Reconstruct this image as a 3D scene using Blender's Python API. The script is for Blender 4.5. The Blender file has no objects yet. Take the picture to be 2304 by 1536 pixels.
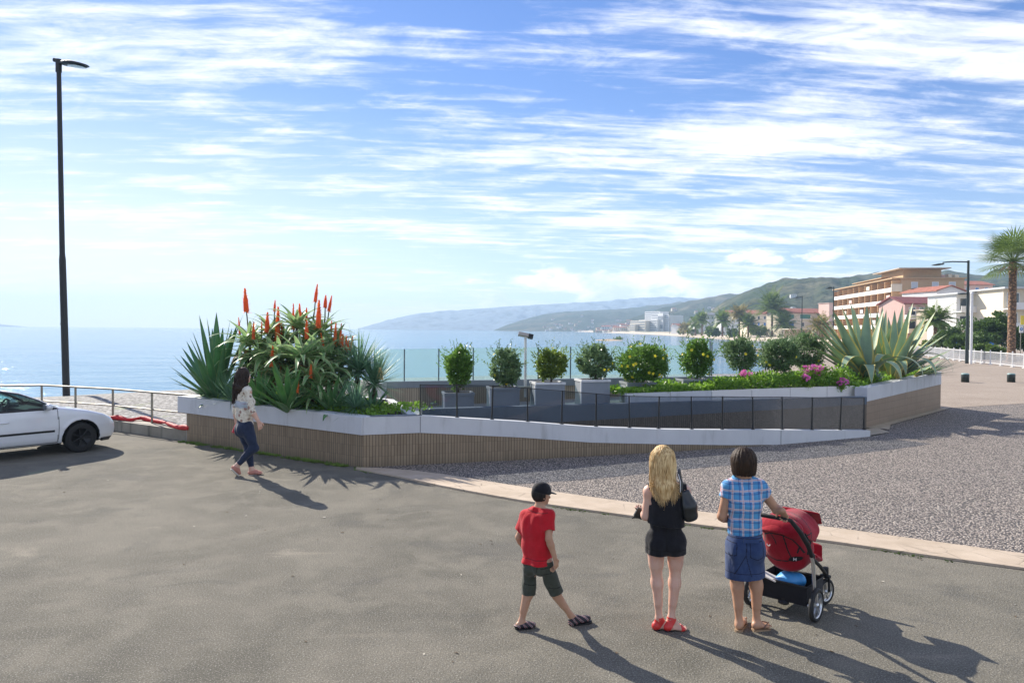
import bpy, math, random
import numpy as np
from mathutils import Vector, Matrix, noise

SC = bpy.context.scene
COL = SC.collection
rad = math.radians
RNG = random.Random(7)

# ------------------------------------------------------------------ camera
FPX, CX, CY = 1700.0, 1152.0, 768.0          # the photograph's pixels
H_CAM = 2.6
PITCH = math.atan(27.5 / FPX)
ROLL = 0.007
FWD = Vector((0, math.cos(PITCH), -math.sin(PITCH)))
UP0 = Vector((0, math.sin(PITCH), math.cos(PITCH)))
RIGHT = (Vector((1, 0, 0)) * math.cos(ROLL) + UP0 * math.sin(ROLL)).normalized()
UP = (UP0 * math.cos(ROLL) - Vector((1, 0, 0)) * math.sin(ROLL)).normalized()
EYE = Vector((0, 0, H_CAM))
cam_data = bpy.data.cameras.new('camera')
cam = bpy.data.objects.new('camera', cam_data)
COL.objects.link(cam)
m = Matrix((RIGHT, UP, -FWD)).transposed().to_4x4()
m.translation = EYE
cam.matrix_world = m
cam_data.sensor_width = 36.0
cam_data.lens = FPX / 2304.0 * 36.0
cam_data.clip_start = 0.1
cam_data.clip_end = 20000
SC.camera = cam


def ray(px, py):
    return FWD * FPX + RIGHT * (px - CX) - UP * (py - CY)


def G(px, py, z=0.0):
    """the point of the level z seen at a pixel of the photograph"""
    d = ray(px, py)
    return EYE + d * ((z - H_CAM) / d.z)


def D(px, py, y):
    """the point at depth y seen at a pixel of the photograph"""
    d = ray(px, py)
    return EYE + d * (y / d.y)


# ------------------------------------------------------------------ scene helpers
def tag(o, label=None, cat=None, group=None, kind=None):
    if label: o['label'] = label
    if cat: o['category'] = cat
    if group: o['group'] = group
    if kind: o['kind'] = kind
    return o


def empty(name, loc=(0, 0, 0), rz=0.0, label=None, cat=None, group=None):
    o = bpy.data.objects.new(name, None)
    COL.objects.link(o)
    o.location = loc
    o.rotation_euler = (0, 0, rz)
    o.empty_display_size = 0.2
    return tag(o, label, cat, group)


class MB:
    """collects faces, then links them as ONE mesh object"""
    def __init__(s):
        s.v, s.f, s.mi, s.uv, s.sm = [], [], [], [], []
        s.anyuv = False

    def face(s, pts, mi=0, uv=None, smooth=False):
        n = len(s.v)
        s.v.extend([tuple(p) for p in pts])
        s.f.append(tuple(range(n, n + len(pts))))
        s.mi.append(mi); s.sm.append(smooth)
        s.uv.append(uv)
        if uv: s.anyuv = True

    def grid(s, rows, mi=0, uvs=None, smooth=True, closed_u=False, closed_v=False):
        n = len(s.v)
        R, Cn = len(rows), len(rows[0])
        for r in rows: s.v.extend([tuple(p) for p in r])
        for i in range(R if closed_v else R - 1):
            i2 = (i + 1) % R
            for j in range(Cn if closed_u else Cn - 1):
                j2 = (j + 1) % Cn
                s.f.append((n + i * Cn + j, n + i * Cn + j2, n + i2 * Cn + j2, n + i2 * Cn + j))
                s.mi.append(mi); s.sm.append(smooth)
                if uvs:
                    s.uv.append((uvs[i][j], uvs[i][j2], uvs[i2][j2], uvs[i2][j])); s.anyuv = True
                else: s.uv.append(None)

    def box(s, c, size, rz=0.0, mi=0, R=None, taper=1.0):
        hx, hy, hz = size[0] / 2, size[1] / 2, size[2] / 2
        M = R if R is not None else Matrix.Rotation(rz, 3, 'Z')
        c = Vector(c)
        p = []
        for z in (-hz, hz):
            t = 1.0 if z < 0 else taper
            for x, y in ((-hx, -hy), (hx, -hy), (hx, hy), (-hx, hy)):
                p.append(c + M @ Vector((x * t, y * t, z)))
        n = len(s.v); s.v.extend([tuple(q) for q in p])
        for f in ((0, 3, 2, 1), (4, 5, 6, 7), (0, 1, 5, 4), (1, 2, 6, 5), (2, 3, 7, 6), (3, 0, 4, 7)):
            s.f.append(tuple(n + k for k in f)); s.mi.append(mi); s.sm.append(False); s.uv.append(None)

    def prism(s, poly, z0, z1, mi=0, mi_top=None):
        """poly: list of xy (counter-clockwise); z0/z1 numbers or lists"""
        n = len(poly)
        zb = z0 if isinstance(z0, (list, tuple)) else [z0] * n
        zt = z1 if isinstance(z1, (list, tuple)) else [z1] * n
        b = [(poly[i][0], poly[i][1], zb[i]) for i in range(n)]
        t = [(poly[i][0], poly[i][1], zt[i]) for i in range(n)]
        s.face(t, mi if mi_top is None else mi_top)
        s.face(b[::-1], mi)
        u = 0.0
        for i in range(n):
            j = (i + 1) % n
            L = math.hypot(b[j][0] - b[i][0], b[j][1] - b[i][1])
            s.face([b[i], b[j], t[j], t[i]], mi, ((u, zb[i]), (u + L, zb[j]), (u + L, zt[j]), (u, zt[i])))
            u += L

    def tube(s, pts, r, n=8, mi=0, caps=True, flat=1.0, upv=None, smooth=True):
        pts = [Vector(p) for p in pts]
        rs = r if isinstance(r, (list, tuple)) else [r] * len(pts)
        rows = []
        prev = None
        for i, p in enumerate(pts):
            t = (pts[min(i + 1, len(pts) - 1)] - pts[max(i - 1, 0)])
            if t.length < 1e-9: t = Vector((0, 0, 1))
            t.normalize()
            if prev is None:
                a = Vector(upv) if upv else (Vector((0, 0, 1)) if abs(t.z) < 0.9 else Vector((1, 0, 0)))
            else: a = prev
            a = (a - t * a.dot(t))
            if a.length < 1e-6: a = t.orthogonal()
            a.normalize(); prev = a
            b = t.cross(a)
            rows.append([p + (a * math.cos(k * 2 * math.pi / n) * flat + b * math.sin(k * 2 * math.pi / n)) * rs[i] for k in range(n)])
        s.grid(rows, mi, closed_u=True, smooth=smooth)
        if caps:
            s.face(rows[0][::-1], mi); s.face(rows[-1], mi)

    def lathe(s, prof, c=(0, 0, 0), n=24, mi=0, axis='Z', smooth=True, R=None):
        rows = []
        c = Vector(c)
        for r, z in prof:
            row = []
            for k in range(n):
                a = 2 * math.pi * k / n
                p = Vector((r * math.cos(a), r * math.sin(a), z))
                if axis == 'X': p = Vector((p.z, p.x, p.y))
                if axis == 'Y': p = Vector((p.y, p.z, p.x))
                if R is not None: p = R @ p
                row.append(c + p)
            rows.append(row)
        s.grid(rows, mi, closed_u=True, smooth=smooth)

    def blob(s, c, r, seg=8, mi=0, squash=(1, 1, 1)):
        rows = []
        for i in range(seg // 2 + 1):
            th = math.pi * i / (seg // 2)
            rr = max(math.sin(th), 0.02)
            rows.append([(c[0] + r * squash[0] * rr * math.cos(2 * math.pi * k / seg),
                          c[1] + r * squash[1] * rr * math.sin(2 * math.pi * k / seg),
                          c[2] - r * squash[2] * math.cos(th)) for k in range(seg)])
        s.grid(rows, mi, closed_u=True)

    def build(s, name, mats, parent=None, origin=None, local=False, smooth=None, weld=False):
        me = bpy.data.meshes.new(name)
        if parent is not None:
            off = Vector((0, 0, 0)) if local else full_loc(parent)
        else:
            off = Vector(origin) if origin is not None else Vector((0, 0, 0))
        vs = [(a - off.x, b - off.y, c - off.z) for a, b, c in s.v]
        me.from_pydata(vs, [], s.f)
        if s.anyuv:
            lay = me.uv_layers.new(name='uv')
            k = 0
            for f, u in zip(s.f, s.uv):
                for q in range(len(f)):
                    if u: lay.data[k].uv = u[q]
                    k += 1
        me.polygons.foreach_set('material_index', s.mi)
        me.polygons.foreach_set('use_smooth', [bool(x) for x in s.sm] if smooth is None else [smooth] * len(s.f))
        for mt in (mats if isinstance(mats, (list, tuple)) else [mats]): me.materials.append(mt)
        me.update()
        o = bpy.data.objects.new(name, me)
        COL.objects.link(o)
        if parent is not None: o.parent = parent
        else: o.location = off
        return o


def full_loc(o):
    L = Vector(o.location)
    while o.parent is not None:
        o = o.parent
        L = L + Vector(o.location)
    return L


def copy_tree(o, parent=None):
    c = o.copy(); COL.objects.link(c)
    if parent is not None: c.parent = parent
    for ch in list(o.children): copy_tree(ch, c)
    return c


# ------------------------------------------------------------------ materials
class NT:
    def __init__(s, tree): s.t = tree
    def n(s, typ, ins=None, **props):
        nd = s.t.nodes.new(typ)
        for k, v in props.items(): setattr(nd, k, v)
        for k, v in (ins or {}).items(): s.set(nd, k, v)
        return nd
    def set(s, nd, k, v):
        sock = nd.inputs[k]
        if hasattr(v, 'is_output') or isinstance(v, bpy.types.NodeSocket): s.t.links.new(v, sock)
        elif isinstance(v, bpy.types.Node): s.t.links.new(v.outputs[0], sock)
        else: sock.default_value = v
    def math(s, op, a, b=0.0, c=None, clamp=False):
        nd = s.t.nodes.new('ShaderNodeMath'); nd.operation = op; nd.use_clamp = clamp
        s.set(nd, 0, a); s.set(nd, 1, b)
        if c is not None: s.set(nd, 2, c)
        return nd.outputs[0]
    def vmath(s, op, a, b=(0, 0, 0)):
        nd = s.t.nodes.new('ShaderNodeVectorMath'); nd.operation = op
        s.set(nd, 0, a); s.set(nd, 1, b)
        return nd.outputs[0]
    def mix(s, fac, a, b, blend='MIX'):
        nd = s.t.nodes.new('ShaderNodeMix'); nd.data_type = 'RGBA'; nd.blend_type = blend
        s.set(nd, 'Factor', fac)
        s.set(nd, 6, a if not isinstance(a, tuple) else (a + (1,))[:4])
        s.set(nd, 7, b if not isinstance(b, tuple) else (b + (1,))[:4])
        return nd.outputs[2]
    def noise(s, vec, scale, detail=4.0, rough=0.55, dist=0.0, out='Fac'):
        nd = s.n('ShaderNodeTexNoise', {'Scale': scale, 'Detail': detail, 'Roughness': rough, 'Distortion': dist})
        if vec is not None: s.set(nd, 'Vector', vec)
        return nd.outputs[out]
    def ramp(s, fac, stops, interp='LINEAR'):
        nd = s.t.nodes.new('ShaderNodeValToRGB'); s.set(nd, 0, fac)
        cr = nd.color_ramp; cr.interpolation = interp
        while len(cr.elements) < len(stops): cr.elements.new(0.5)
        for e, (p, c) in zip(cr.elements, stops):
            e.position = p
            e.color = (c, c, c, 1) if isinstance(c, (int, float)) else (tuple(c) + (1,))[:4]
        return nd.outputs[0]
    def maprange(s, v, a, b, c=0.0, d=1.0, smooth=False):
        nd = s.t.nodes.new('ShaderNodeMapRange')
        if smooth: nd.interpolation_type = 'SMOOTHSTEP'
        s.set(nd, 0, v); s.set(nd, 1, a); s.set(nd, 2, b); s.set(nd, 3, c); s.set(nd, 4, d)
        return nd.outputs[0]


def new_mat(name):
    mt = bpy.data.materials.new(name)
    mt.use_nodes = True
    t = mt.node_tree
    b = t.nodes['Principled BSDF']
    return mt, NT(t), b


def obj_co(nt): return nt.n('ShaderNodeTexCoord').outputs['Object']


def paint(name, col, rough=0.5, metal=0.0, spec=0.5, var=0.12, vscale=6.0, bump=0.0, bscale=60.0, coat=0.0, sheen=0.0):
    """one-colour material with slight procedural unevenness"""
    mt, nt, b = new_mat(name)
    co = obj_co(nt)
    nz = nt.noise(co, vscale, 5.0, 0.6)
    dark = tuple(c * (1 - var) for c in col)
    lite = tuple(min(1, c * (1 + var)) for c in col)
    nt.set(b, 'Base Color', nt.mix(nt.maprange(nz, 0.3, 0.7), dark, lite))
    b.inputs['Roughness'].default_value = rough
    b.inputs['Metallic'].default_value = metal
    b.inputs['Specular IOR Level'].default_value = spec
    if coat: b.inputs['Coat Weight'].default_value = coat; b.inputs['Coat Roughness'].default_value = 0.05
    if sheen: b.inputs['Sheen Weight'].default_value = sheen
    if bump:
        bn = nt.n('ShaderNodeBump', {'Strength': bump, 'Distance': 0.01, 'Height': nt.noise(co, bscale, 6.0, 0.6)})
        nt.set(b, 'Normal', bn)
    return mt
# ------------------------------------------------------------------ light and sky
SUN_AZ, SUN_EL = 40.0, 31.0            # degrees left of straight ahead, above the horizon
SUNDIR = Vector((-math.sin(rad(SUN_AZ)) * math.cos(rad(SUN_EL)), math.cos(rad(SUN_AZ)) * math.cos(rad(SUN_EL)), math.sin(rad(SUN_EL))))
sd = bpy.data.lights.new('sun', 'SUN')
sd.energy = 4.6
sd.angle = rad(0.5)
sd.color = (1.0, 0.925, 0.81)
sun = bpy.data.objects.new('sun', sd); COL.objects.link(sun)
sun.rotation_euler = (-SUNDIR).to_track_quat('-Z', 'Y').to_euler()

W = bpy.data.worlds.new('World'); SC.world = W
W.use_nodes = True
wt = NT(W.node_tree)
bg = W.node_tree.nodes['Background']
sky = wt.n('ShaderNodeTexSky', sky_type='NISHITA', sun_disc=False)
sky.sun_elevation = rad(SUN_EL); sky.sun_rotation = rad(-SUN_AZ)
sky.altitude = 0; sky.air_density = 1.0; sky.dust_density = 0.1; sky.ozone_density = 2.0
gen = wt.n('ShaderNodeTexCoord').outputs['Generated']
sep = wt.n('ShaderNodeSeparateXYZ', {0: gen})
zc = wt.math('ADD', wt.math('MAXIMUM', sep.outputs[2], 0.0), 0.085)
u = wt.math('DIVIDE', sep.outputs[0], zc)
v = wt.math('DIVIDE', sep.outputs[1], zc)
pv = wt.n('ShaderNodeCombineXYZ', {0: wt.math('MULTIPLY_ADD', v, 0.16, wt.math('MULTIPLY', u, 0.62)), 1: wt.math('MULTIPLY_ADD', u, -0.10, wt.math('MULTIPLY', v, 1.15)), 2: 5.2}).outputs[0]
n_big = wt.noise(pv, 0.42, 3.0, 0.5)
n_mid = wt.noise(pv, 1.25, 12.0, 0.60, 0.35)
n_fine = wt.noise(pv, 4.6, 9.0, 0.66, 0.5)
n_fib = wt.noise(wt.n('ShaderNodeMapping', {'Vector': pv, 'Scale': (0.6, 2.6, 1.0), 'Rotation': (0, 0, -0.12)}).outputs[0], 3.2, 8.0, 0.62, 0.6)
dens = wt.math('ADD', wt.math('MULTIPLY', n_mid, 0.44), wt.math('ADD', wt.math('MULTIPLY', n_fine, 0.27), wt.math('MULTIPLY', n_fib, 0.29)))
# more cover towards the upper right, as on the day
veil = wt.math('MULTIPLY', wt.maprange(sep.outputs[0], -0.1, 0.45, 0.0, 1.0, True), wt.maprange(sep.outputs[2], 0.12, 0.3, 0.0, 1.0, True))
clear = wt.math('MULTIPLY', wt.maprange(sep.outputs[2], 0.07, 0.02, 0.0, 1.0, True), 0.05)
dens = wt.math('SUBTRACT', wt.math('ADD', wt.math('ADD', dens, wt.math('MULTIPLY', wt.math('SUBTRACT', n_big, 0.5), 0.34)), wt.math('MULTIPLY', veil, 0.062)), clear)
lowmore = wt.math('MULTIPLY', wt.maprange(sep.outputs[2], 0.34, 0.2, 0.0, 1.0, True), 0.022)
dens = wt.math('ADD', dens, lowmore)
cover = wt.maprange(dens, 0.474, 0.625, 0.0, 1.0, smooth=True)
# puffy clouds low over the hills
el = wt.math('ARCSINE', wt.math('MINIMUM', sep.outputs[2], 1.0))
az = wt.math('ARCTAN2', sep.outputs[0], sep.outputs[1])
pc = wt.n('ShaderNodeCombineXYZ', {0: wt.math('MULTIPLY', az, 0.8), 1: wt.math('MULTIPLY', el, 1.9), 2: 4.15}).outputs[0]
cum = wt.noise(pc, 13.0, 8.0, 0.58, 0.1)
band = wt.math('MULTIPLY', wt.maprange(el, 0.0, 0.025, 0.0, 1.0, True), wt.maprange(el, 0.055, 0.14, 1.0, 0.0, True))
side = wt.math('MULTIPLY', wt.maprange(az, -0.16, 0.07, 0.0, 1.0, True), wt.maprange(az, 0.34, 0.6, 1.0, 0.3, True))
cumc = wt.maprange(wt.math('ADD', cum, wt.math('MULTIPLY', wt.math('SUBTRACT', wt.math('MULTIPLY', band, side), 1.0), 0.28)), 0.43, 0.53, 0.0, 1.0, True)
cloud_shade = wt.noise(wt.vmath('ADD', pc, (0.012, -0.02, 0.3)), 17.0, 6.0, 0.6)
# the glare round the sun rolls off softly
glare = wt.n('ShaderNodeVectorMath', {0: sky.outputs[0], 1: wt.vmath('ADD', wt.vmath('MULTIPLY', sky.outputs[0], (0.088, 0.064, 0.045)), (1.0, 1.0, 1.0))}, operation='DIVIDE').outputs[0]
hs = wt.n('ShaderNodeHueSaturation', {'Hue': 0.518, 'Saturation': 1.30, 'Value': 1.18, 'Color': glare})
CL = 8.6
lowhaze = wt.maprange(el, 0.0, 0.32, 0.60, 0.0, True)
leftw = wt.maprange(az, 0.25, -0.55, 0.12, 1.0, True)
base_sky = wt.mix(wt.math('MULTIPLY', lowhaze, leftw), hs.outputs[0], (CL * 1.02, CL * 1.0, CL * 1.06))
cl_a = wt.mix(wt.maprange(n_fine, 0.35, 0.65), (CL * 0.80, CL * 0.845, CL * 0.96), (CL * 0.99, CL * 0.98, CL * 1.0))
skyc = wt.mix(wt.math('MULTIPLY', cover, 0.88), base_sky, cl_a)
cl_b = wt.mix(wt.maprange(cloud_shade, 0.38, 0.58), (CL * 0.70, CL * 0.79, CL * 0.96), (CL * 1.14, CL * 1.10, CL * 1.08))
skyc = wt.mix(wt.math('MULTIPLY', cumc, 0.95), skyc, cl_b)
wt.set(bg, 'Color', skyc)
bg.inputs['Strength'].default_value = 0.085

SC.view_settings.view_transform = 'Standard'
SC.view_settings.look = 'None'
SC.view_settings.gamma = 1.0
SC.view_settings.exposure = 0.96
SC.view_settings.use_curve_mapping = False
SC.cycles.use_denoising = True
SC.cycles.max_bounces = 8
SC.cycles.transparent_max_bounces = 24
SC.cycles.caustics_reflective = False
SC.cycles.caustics_refractive = False
SC.cycles.sample_clamp_indirect = 6.0

# ------------------------------------------------------------------ ground materials
def mat_asphalt():
    mt, nt, b = new_mat('asphalt'); co = obj_co(nt)
    big = nt.noise(co, 0.35, 6.0, 0.62, 0.6)
    mid = nt.noise(co, 1.6, 8.0, 0.65, 0.3)
    mp = nt.n('ShaderNodeMapping', {'Vector': co, 'Scale': (0.5, 1.0, 1.0), 'Rotation': (0, 0, 0.35)})
    streak = nt.noise(mp.outputs[0], 1.1, 7.0, 0.6, 0.8)
    sp = nt.noise(co, 75.0, 3.0, 0.7)
    sp2 = nt.noise(co, 32.0, 3.0, 0.65)
    base = nt.mix(nt.maprange(big, 0.36, 0.64), (0.118, 0.111, 0.088), (0.192, 0.176, 0.140))
    base = nt.mix(nt.maprange(mid, 0.42, 0.66, 0.0, 0.7, True), base, (0.225, 0.206, 0.163))
    base = nt.mix(nt.maprange(nt.noise(co, 0.8, 6.0, 0.66, 0.8), 0.54, 0.68, 0.0, 0.5, True), base, (0.098, 0.095, 0.082))
    base = nt.mix(nt.maprange(streak, 0.60, 0.74, 0.0, 0.55, True), base, (0.36, 0.32, 0.25))
    base = nt.mix(nt.maprange(streak, 0.42, 0.30, 0.0, 0.45, True), base, (0.10, 0.098, 0.088))
    base = nt.mix(nt.maprange(sp, 0.54, 0.72, 0.0, 0.9), base, (0.52, 0.49, 0.43))
    base = nt.mix(nt.maprange(sp, 0.46, 0.28, 0.0, 0.85), base, (0.055, 0.055, 0.055))
    base = nt.mix(nt.maprange(sp2, 0.6, 0.72, 0.0, 0.35), base, (0.36, 0.35, 0.32))
    nt.set(b, 'Base Color', base)
    b.inputs['Roughness'].default_value = 0.9
    b.inputs['Specular IOR Level'].default_value = 0.12
    nt.set(b, 'Normal', nt.n('ShaderNodeBump', {'Strength': 0.9, 'Distance': 0.014, 'Height': nt.math('ADD', sp, nt.math('MULTIPLY', sp2, 0.8))}))
    return mt


def mat_gravel(scale=33.0, far=False):
    mt, nt, b = new_mat('gravel' if not far else 'compacted_gravel'); co = obj_co(nt)
    jit = nt.noise(co, 14.0, 2.0, 0.5, out='Color')
    vv = nt.vmath('ADD', co, nt.vmath('SCALE', nt.vmath('SUBTRACT', jit, (0.5, 0.5, 0.5)), (1, 1, 1)))
    vv.node.inputs[1].links[0].from_node.inputs['Scale'].default_value = 0.03
    vo = nt.n('ShaderNodeTexVoronoi', {'Vector': vv, 'Scale': scale, 'Randomness': 1.0})
    cell = nt.n('ShaderNodeSeparateColor', {0: vo.outputs['Color']}).outputs[0]
    stone = nt.ramp(cell, [(0.0, (0.32, 0.275, 0.24)), (0.3, (0.47, 0.405, 0.35)), (0.55, (0.57, 0.49, 0.42)), (0.8, (0.65, 0.565, 0.485)), (1.0, (0.76, 0.68, 0.595))])
    pat = nt.noise(co, 0.5, 5.0, 0.6)
    stone = nt.mix(nt.maprange(pat, 0.35, 0.65, 0.0, 0.5), stone, (0.66, 0.56, 0.475))
    dst = vo.outputs['Distance']
    col = nt.mix(nt.maprange(dst, 0.32, 0.58, 0.0, 0.92, True), stone, (0.05, 0.047, 0.047))
    if far:
        col = nt.mix(0.72, col, nt.mix(nt.maprange(nt.noise(co, 0.4, 7.0, 0.6), 0.3, 0.7), (0.31, 0.245, 0.185), (0.40, 0.325, 0.255)))
    nt.set(b, 'Base Color', col)
    b.inputs['Roughness'].default_value = 0.85
    b.inputs['Specular IOR Level'].default_value = 0.25
    h = nt.maprange(dst, 0.0, 0.6, 1.0, 0.0)
    nt.set(b, 'Normal', nt.n('ShaderNodeBump', {'Strength': 1.0 if not far else 0.4, 'Distance': 0.03, 'Height': h}))
    return mt


def mat_kerb():
    mt, nt, b = new_mat('kerb_stone'); co = obj_co(nt)
    vo = nt.n('ShaderNodeTexVoronoi', {'Vector': co, 'Scale': 2.6, 'Randomness': 0.9}, feature='DISTANCE_TO_EDGE')
    wob = nt.noise(co, 9.0, 4.0, 0.6)
    crack = nt.maprange(nt.math('ADD', vo.outputs['Distance'], nt.math('MULTIPLY', nt.math('SUBTRACT', wob, 0.5), 0.06)), 0.004, 0.02, 1.0, 0.0)
    crack = nt.math('MULTIPLY', crack, nt.maprange(nt.noise(co, 1.1, 3.0), 0.45, 0.6))
    nz = nt.noise(co, 2.0, 8.0, 0.65)
    fine = nt.noise(co, 60.0, 4.0, 0.6)
    base = nt.mix(nt.maprange(nz, 0.3, 0.7), (0.40, 0.315, 0.225), (0.54, 0.44, 0.335))
    base = nt.mix(nt.maprange(fine, 0.4, 0.25, 0.0, 0.5), base, (0.25, 0.2, 0.16))
    base = nt.mix(nt.math('MULTIPLY', crack, 0.75), base, (0.19, 0.15, 0.11))
    nt.set(b, 'Base Color', base)
    b.inputs['Roughness'].default_value = 0.85
    nt.set(b, 'Normal', nt.n('ShaderNodeBump', {'Strength': 0.4, 'Distance': 0.01, 'Height': nt.math('SUBTRACT', fine, crack)}))
    return mt


def mat_concrete(name, a, bcol, stain=(0.12, 0.11, 0.09), st=0.4):
    mt, nt, b = new_mat(name); co = obj_co(nt)
    nz = nt.noise(co, 1.5, 8.0, 0.65)
    mp = nt.n('ShaderNodeMapping', {'Vector': co, 'Scale': (3.0, 3.0, 0.5)})
    sr = nt.noise(mp.outputs[0], 1.4, 6.0, 0.6)
    base = nt.mix(nt.maprange(nz, 0.3, 0.7), a, bcol)
    base = nt.mix(nt.maprange(sr, 0.52, 0.75, 0.0, st, True), base, stain)
    nt.set(b, 'Base Color', base)
    b.inputs['Roughness'].default_value = 0.8
    nt.set(b, 'Normal', nt.n('ShaderNodeBump', {'Strength': 0.25, 'Distance': 0.01, 'Height': nt.noise(co, 40.0, 6.0, 0.65)}))
    return mt


def mat_tile(name='brown_tile', a=(0.235, 0.170, 0.105), c=(0.305, 0.228, 0.145), w=0.058, hrow=0.2, groove=.8, course=.28):
    """narrow upright tiles: deep upright joints, faint courses"""
    mt, nt, b = new_mat(name)
    uv = nt.n('ShaderNodeTexCoord').outputs['UV']
    sp = nt.n('ShaderNodeSeparateXYZ', {0: uv})
    cu, cv = nt.math('DIVIDE', sp.outputs[0], w), nt.math('DIVIDE', sp.outputs[1], hrow)
    fu = nt.math('ABSOLUTE', nt.math('SUBTRACT', nt.math('FRACT', cu), .5)); fv = nt.math('ABSOLUTE', nt.math('SUBTRACT', nt.math('FRACT', cv), .5))
    gu = nt.maprange(fu, .5 - .0075 / w, .5 - .004 / w, 0, 1); gv = nt.maprange(fv, .5 - .006 / hrow, .5 - .003 / hrow, 0, 1)
    cellv = nt.n('ShaderNodeCombineXYZ', {0: nt.math('FLOOR', cu), 1: nt.math('FLOOR', cv), 2: 0.0}).outputs[0]
    wn = nt.n('ShaderNodeTexWhiteNoise', {'Vector': cellv}, noise_dimensions='2D').outputs[0]
    nz = nt.noise(uv, 2.2, 7.0, 0.65)
    col = nt.mix(wn, a, c)
    col = nt.mix(nt.maprange(nz, 0.35, 0.75, 0.0, 0.35), col, tuple(min(1, x * 1.25) for x in c))
    st_ = nt.noise(nt.n('ShaderNodeMapping', {'Vector': uv, 'Scale': (5.0, 0.6, 1)}).outputs[0], 1.6, 6.0, 0.65)
    col = nt.mix(nt.maprange(st_, 0.5, 0.75, 0.0, 0.45), col, tuple(x * .5 for x in a))
    foot = nt.math('MULTIPLY', nt.maprange(sp.outputs[1], .16, .0), nt.noise(uv, 9, 5, .7))
    col = nt.mix(nt.math('MULTIPLY', foot, .7), col, (0.10, 0.085, 0.06))
    dark = tuple(x * .2 for x in a)
    col = nt.mix(nt.math('MULTIPLY', gu, groove), col, dark); col = nt.mix(nt.math('MULTIPLY', gv, course), col, dark)
    nt.set(b, 'Base Color', col)
    b.inputs['Roughness'].default_value = 0.5
    nt.set(b, 'Normal', nt.n('ShaderNodeBump', {'Strength': 0.5, 'Distance': 0.004, 'Height': nt.math('SUBTRACT', 1.0, gu)}))
    return mt


M_ASPH, M_GRAV, M_PROM, M_KERB = mat_asphalt(), mat_gravel(), mat_gravel(26.0, True), mat_kerb()
M_BAND = mat_concrete('white_render', (0.56, 0.57, 0.59), (0.64, 0.65, 0.665), (0.33, 0.33, 0.32), 0.5)
M_CREAM = mat_concrete('cream_panel', (0.76, 0.72, 0.68), (0.82, 0.79, 0.75), (0.6, 0.56, 0.5), 0.2)
M_SLATE = mat_concrete('grey_render', (0.22, 0.245, 0.275), (0.27, 0.295, 0.33), (0.16, 0.17, 0.19), 0.3)
M_CAPDK = mat_concrete('dark_coping', (0.14, 0.16, 0.17), (0.19, 0.21, 0.22))
M_TILE = mat_tile()
M_TILE_S = mat_tile('pale_brown_tile', (0.36, 0.285, 0.205), (0.45, 0.365, 0.27), 0.058, 0.6)
M_TILE_H = mat_tile('brown_course_tile', (0.245, 0.172, 0.114), (0.28, 0.20, 0.134), 0.9, 0.2, .25, .55)
M_OLDCON = mat_concrete('old_concrete', (0.20, 0.18, 0.14), (0.33, 0.30, 0.24), (0.05, 0.05, 0.035), 0.75)
M_SOIL = paint('soil', (0.035, 0.026, 0.018), 0.95, var=0.4, vscale=25, bump=0.8, bscale=30)

# ------------------------------------------------------------------ the ground sheets
def sheet(name, pts, mt, z=None, label=None):
    mb = MB()
    mb.face([(p[0], p[1], p[2] if len(p) > 2 and z is None else z) for p in pts])
    o = mb.build(name, mt)
    o['kind'] = 'structure'
    return o


def xy(p): return (p[0], p[1])
A = G(420, 993); B = G(817, 1052)
RC = G(1949, 964); RR = G(2116, 920)           # right planter: near corner, far corner
LOWC = G(94, 930, 0.25)                         # where the railing turns
kerb_lo = [(800, 1056), (830, 1062), (900, 1075), (1000, 1097), (1150, 1125), (1250, 1140), (1430, 1165), (1620, 1190), (1850, 1218), (2100, 1255), (2304, 1282)]
kerb_hi = [(803, 1053.5), (850, 1055), (930, 1061), (1000, 1070), (1250, 1110), (1430, 1135), (1620, 1160), (1850, 1187), (2100, 1222), (2304, 1250)]
klo = [xy(G(*p)) for p in kerb_lo]
khi = [xy(G(*p)) for p in kerb_hi]
dk = Vector(klo[-1]) - Vector(klo[-3]); dk.normalize()
klo.append(tuple(Vector(klo[-1]) + dk * 40)); khi.append(tuple(Vector(khi[-1]) + dk * 40))
sheet('asphalt_ground', [(-70, -40), (90, -40), (90, 26), (30, 34), (RR.x, RR.y + 1), (RC.x, RC.y + .6), (B.x + 4, B.y + 2), (B.x, B.y + .5), (A.x, A.y + .3), (-8.9, 19.4), (-14.4, 22.6), (-40, 17.5), (-70, 14)], M_ASPH, 0.0)
mb = MB()
n = 40
def resample(pl, n):
    pl = [Vector((p[0], p[1], 0)) for p in pl]
    L = [0]
    for a, b_ in zip(pl, pl[1:]): L.append(L[-1] + (b_ - a).length)
    out = []
    for k in range(n + 1):
        s = L[-1] * k / n
        i = max(j for j in range(len(L)) if L[j] <= s + 1e-9)
        i = min(i, len(pl) - 2)
        t = (s - L[i]) / max(L[i + 1] - L[i], 1e-9)
        out.append(pl[i].lerp(pl[i + 1], t))
    return out
r0, r1 = resample(klo, 90), resample(khi, 90)
kz = 0.03
for i in range(90):
    a, b_, c, d_ = r0[i], r0[i + 1], r1[i + 1], r1[i]
    up = lambda p, z: (p.x, p.y, z)
    mb.face([up(a, kz), up(b_, kz), up(c, kz), up(d_, kz)])
    mb.face([up(a, 0.002), up(b_, 0.002), up(b_, kz), up(a, kz)])
kerb = mb.build('kerb_strip', M_KERB); kerb['kind'] = 'structure'

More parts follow.
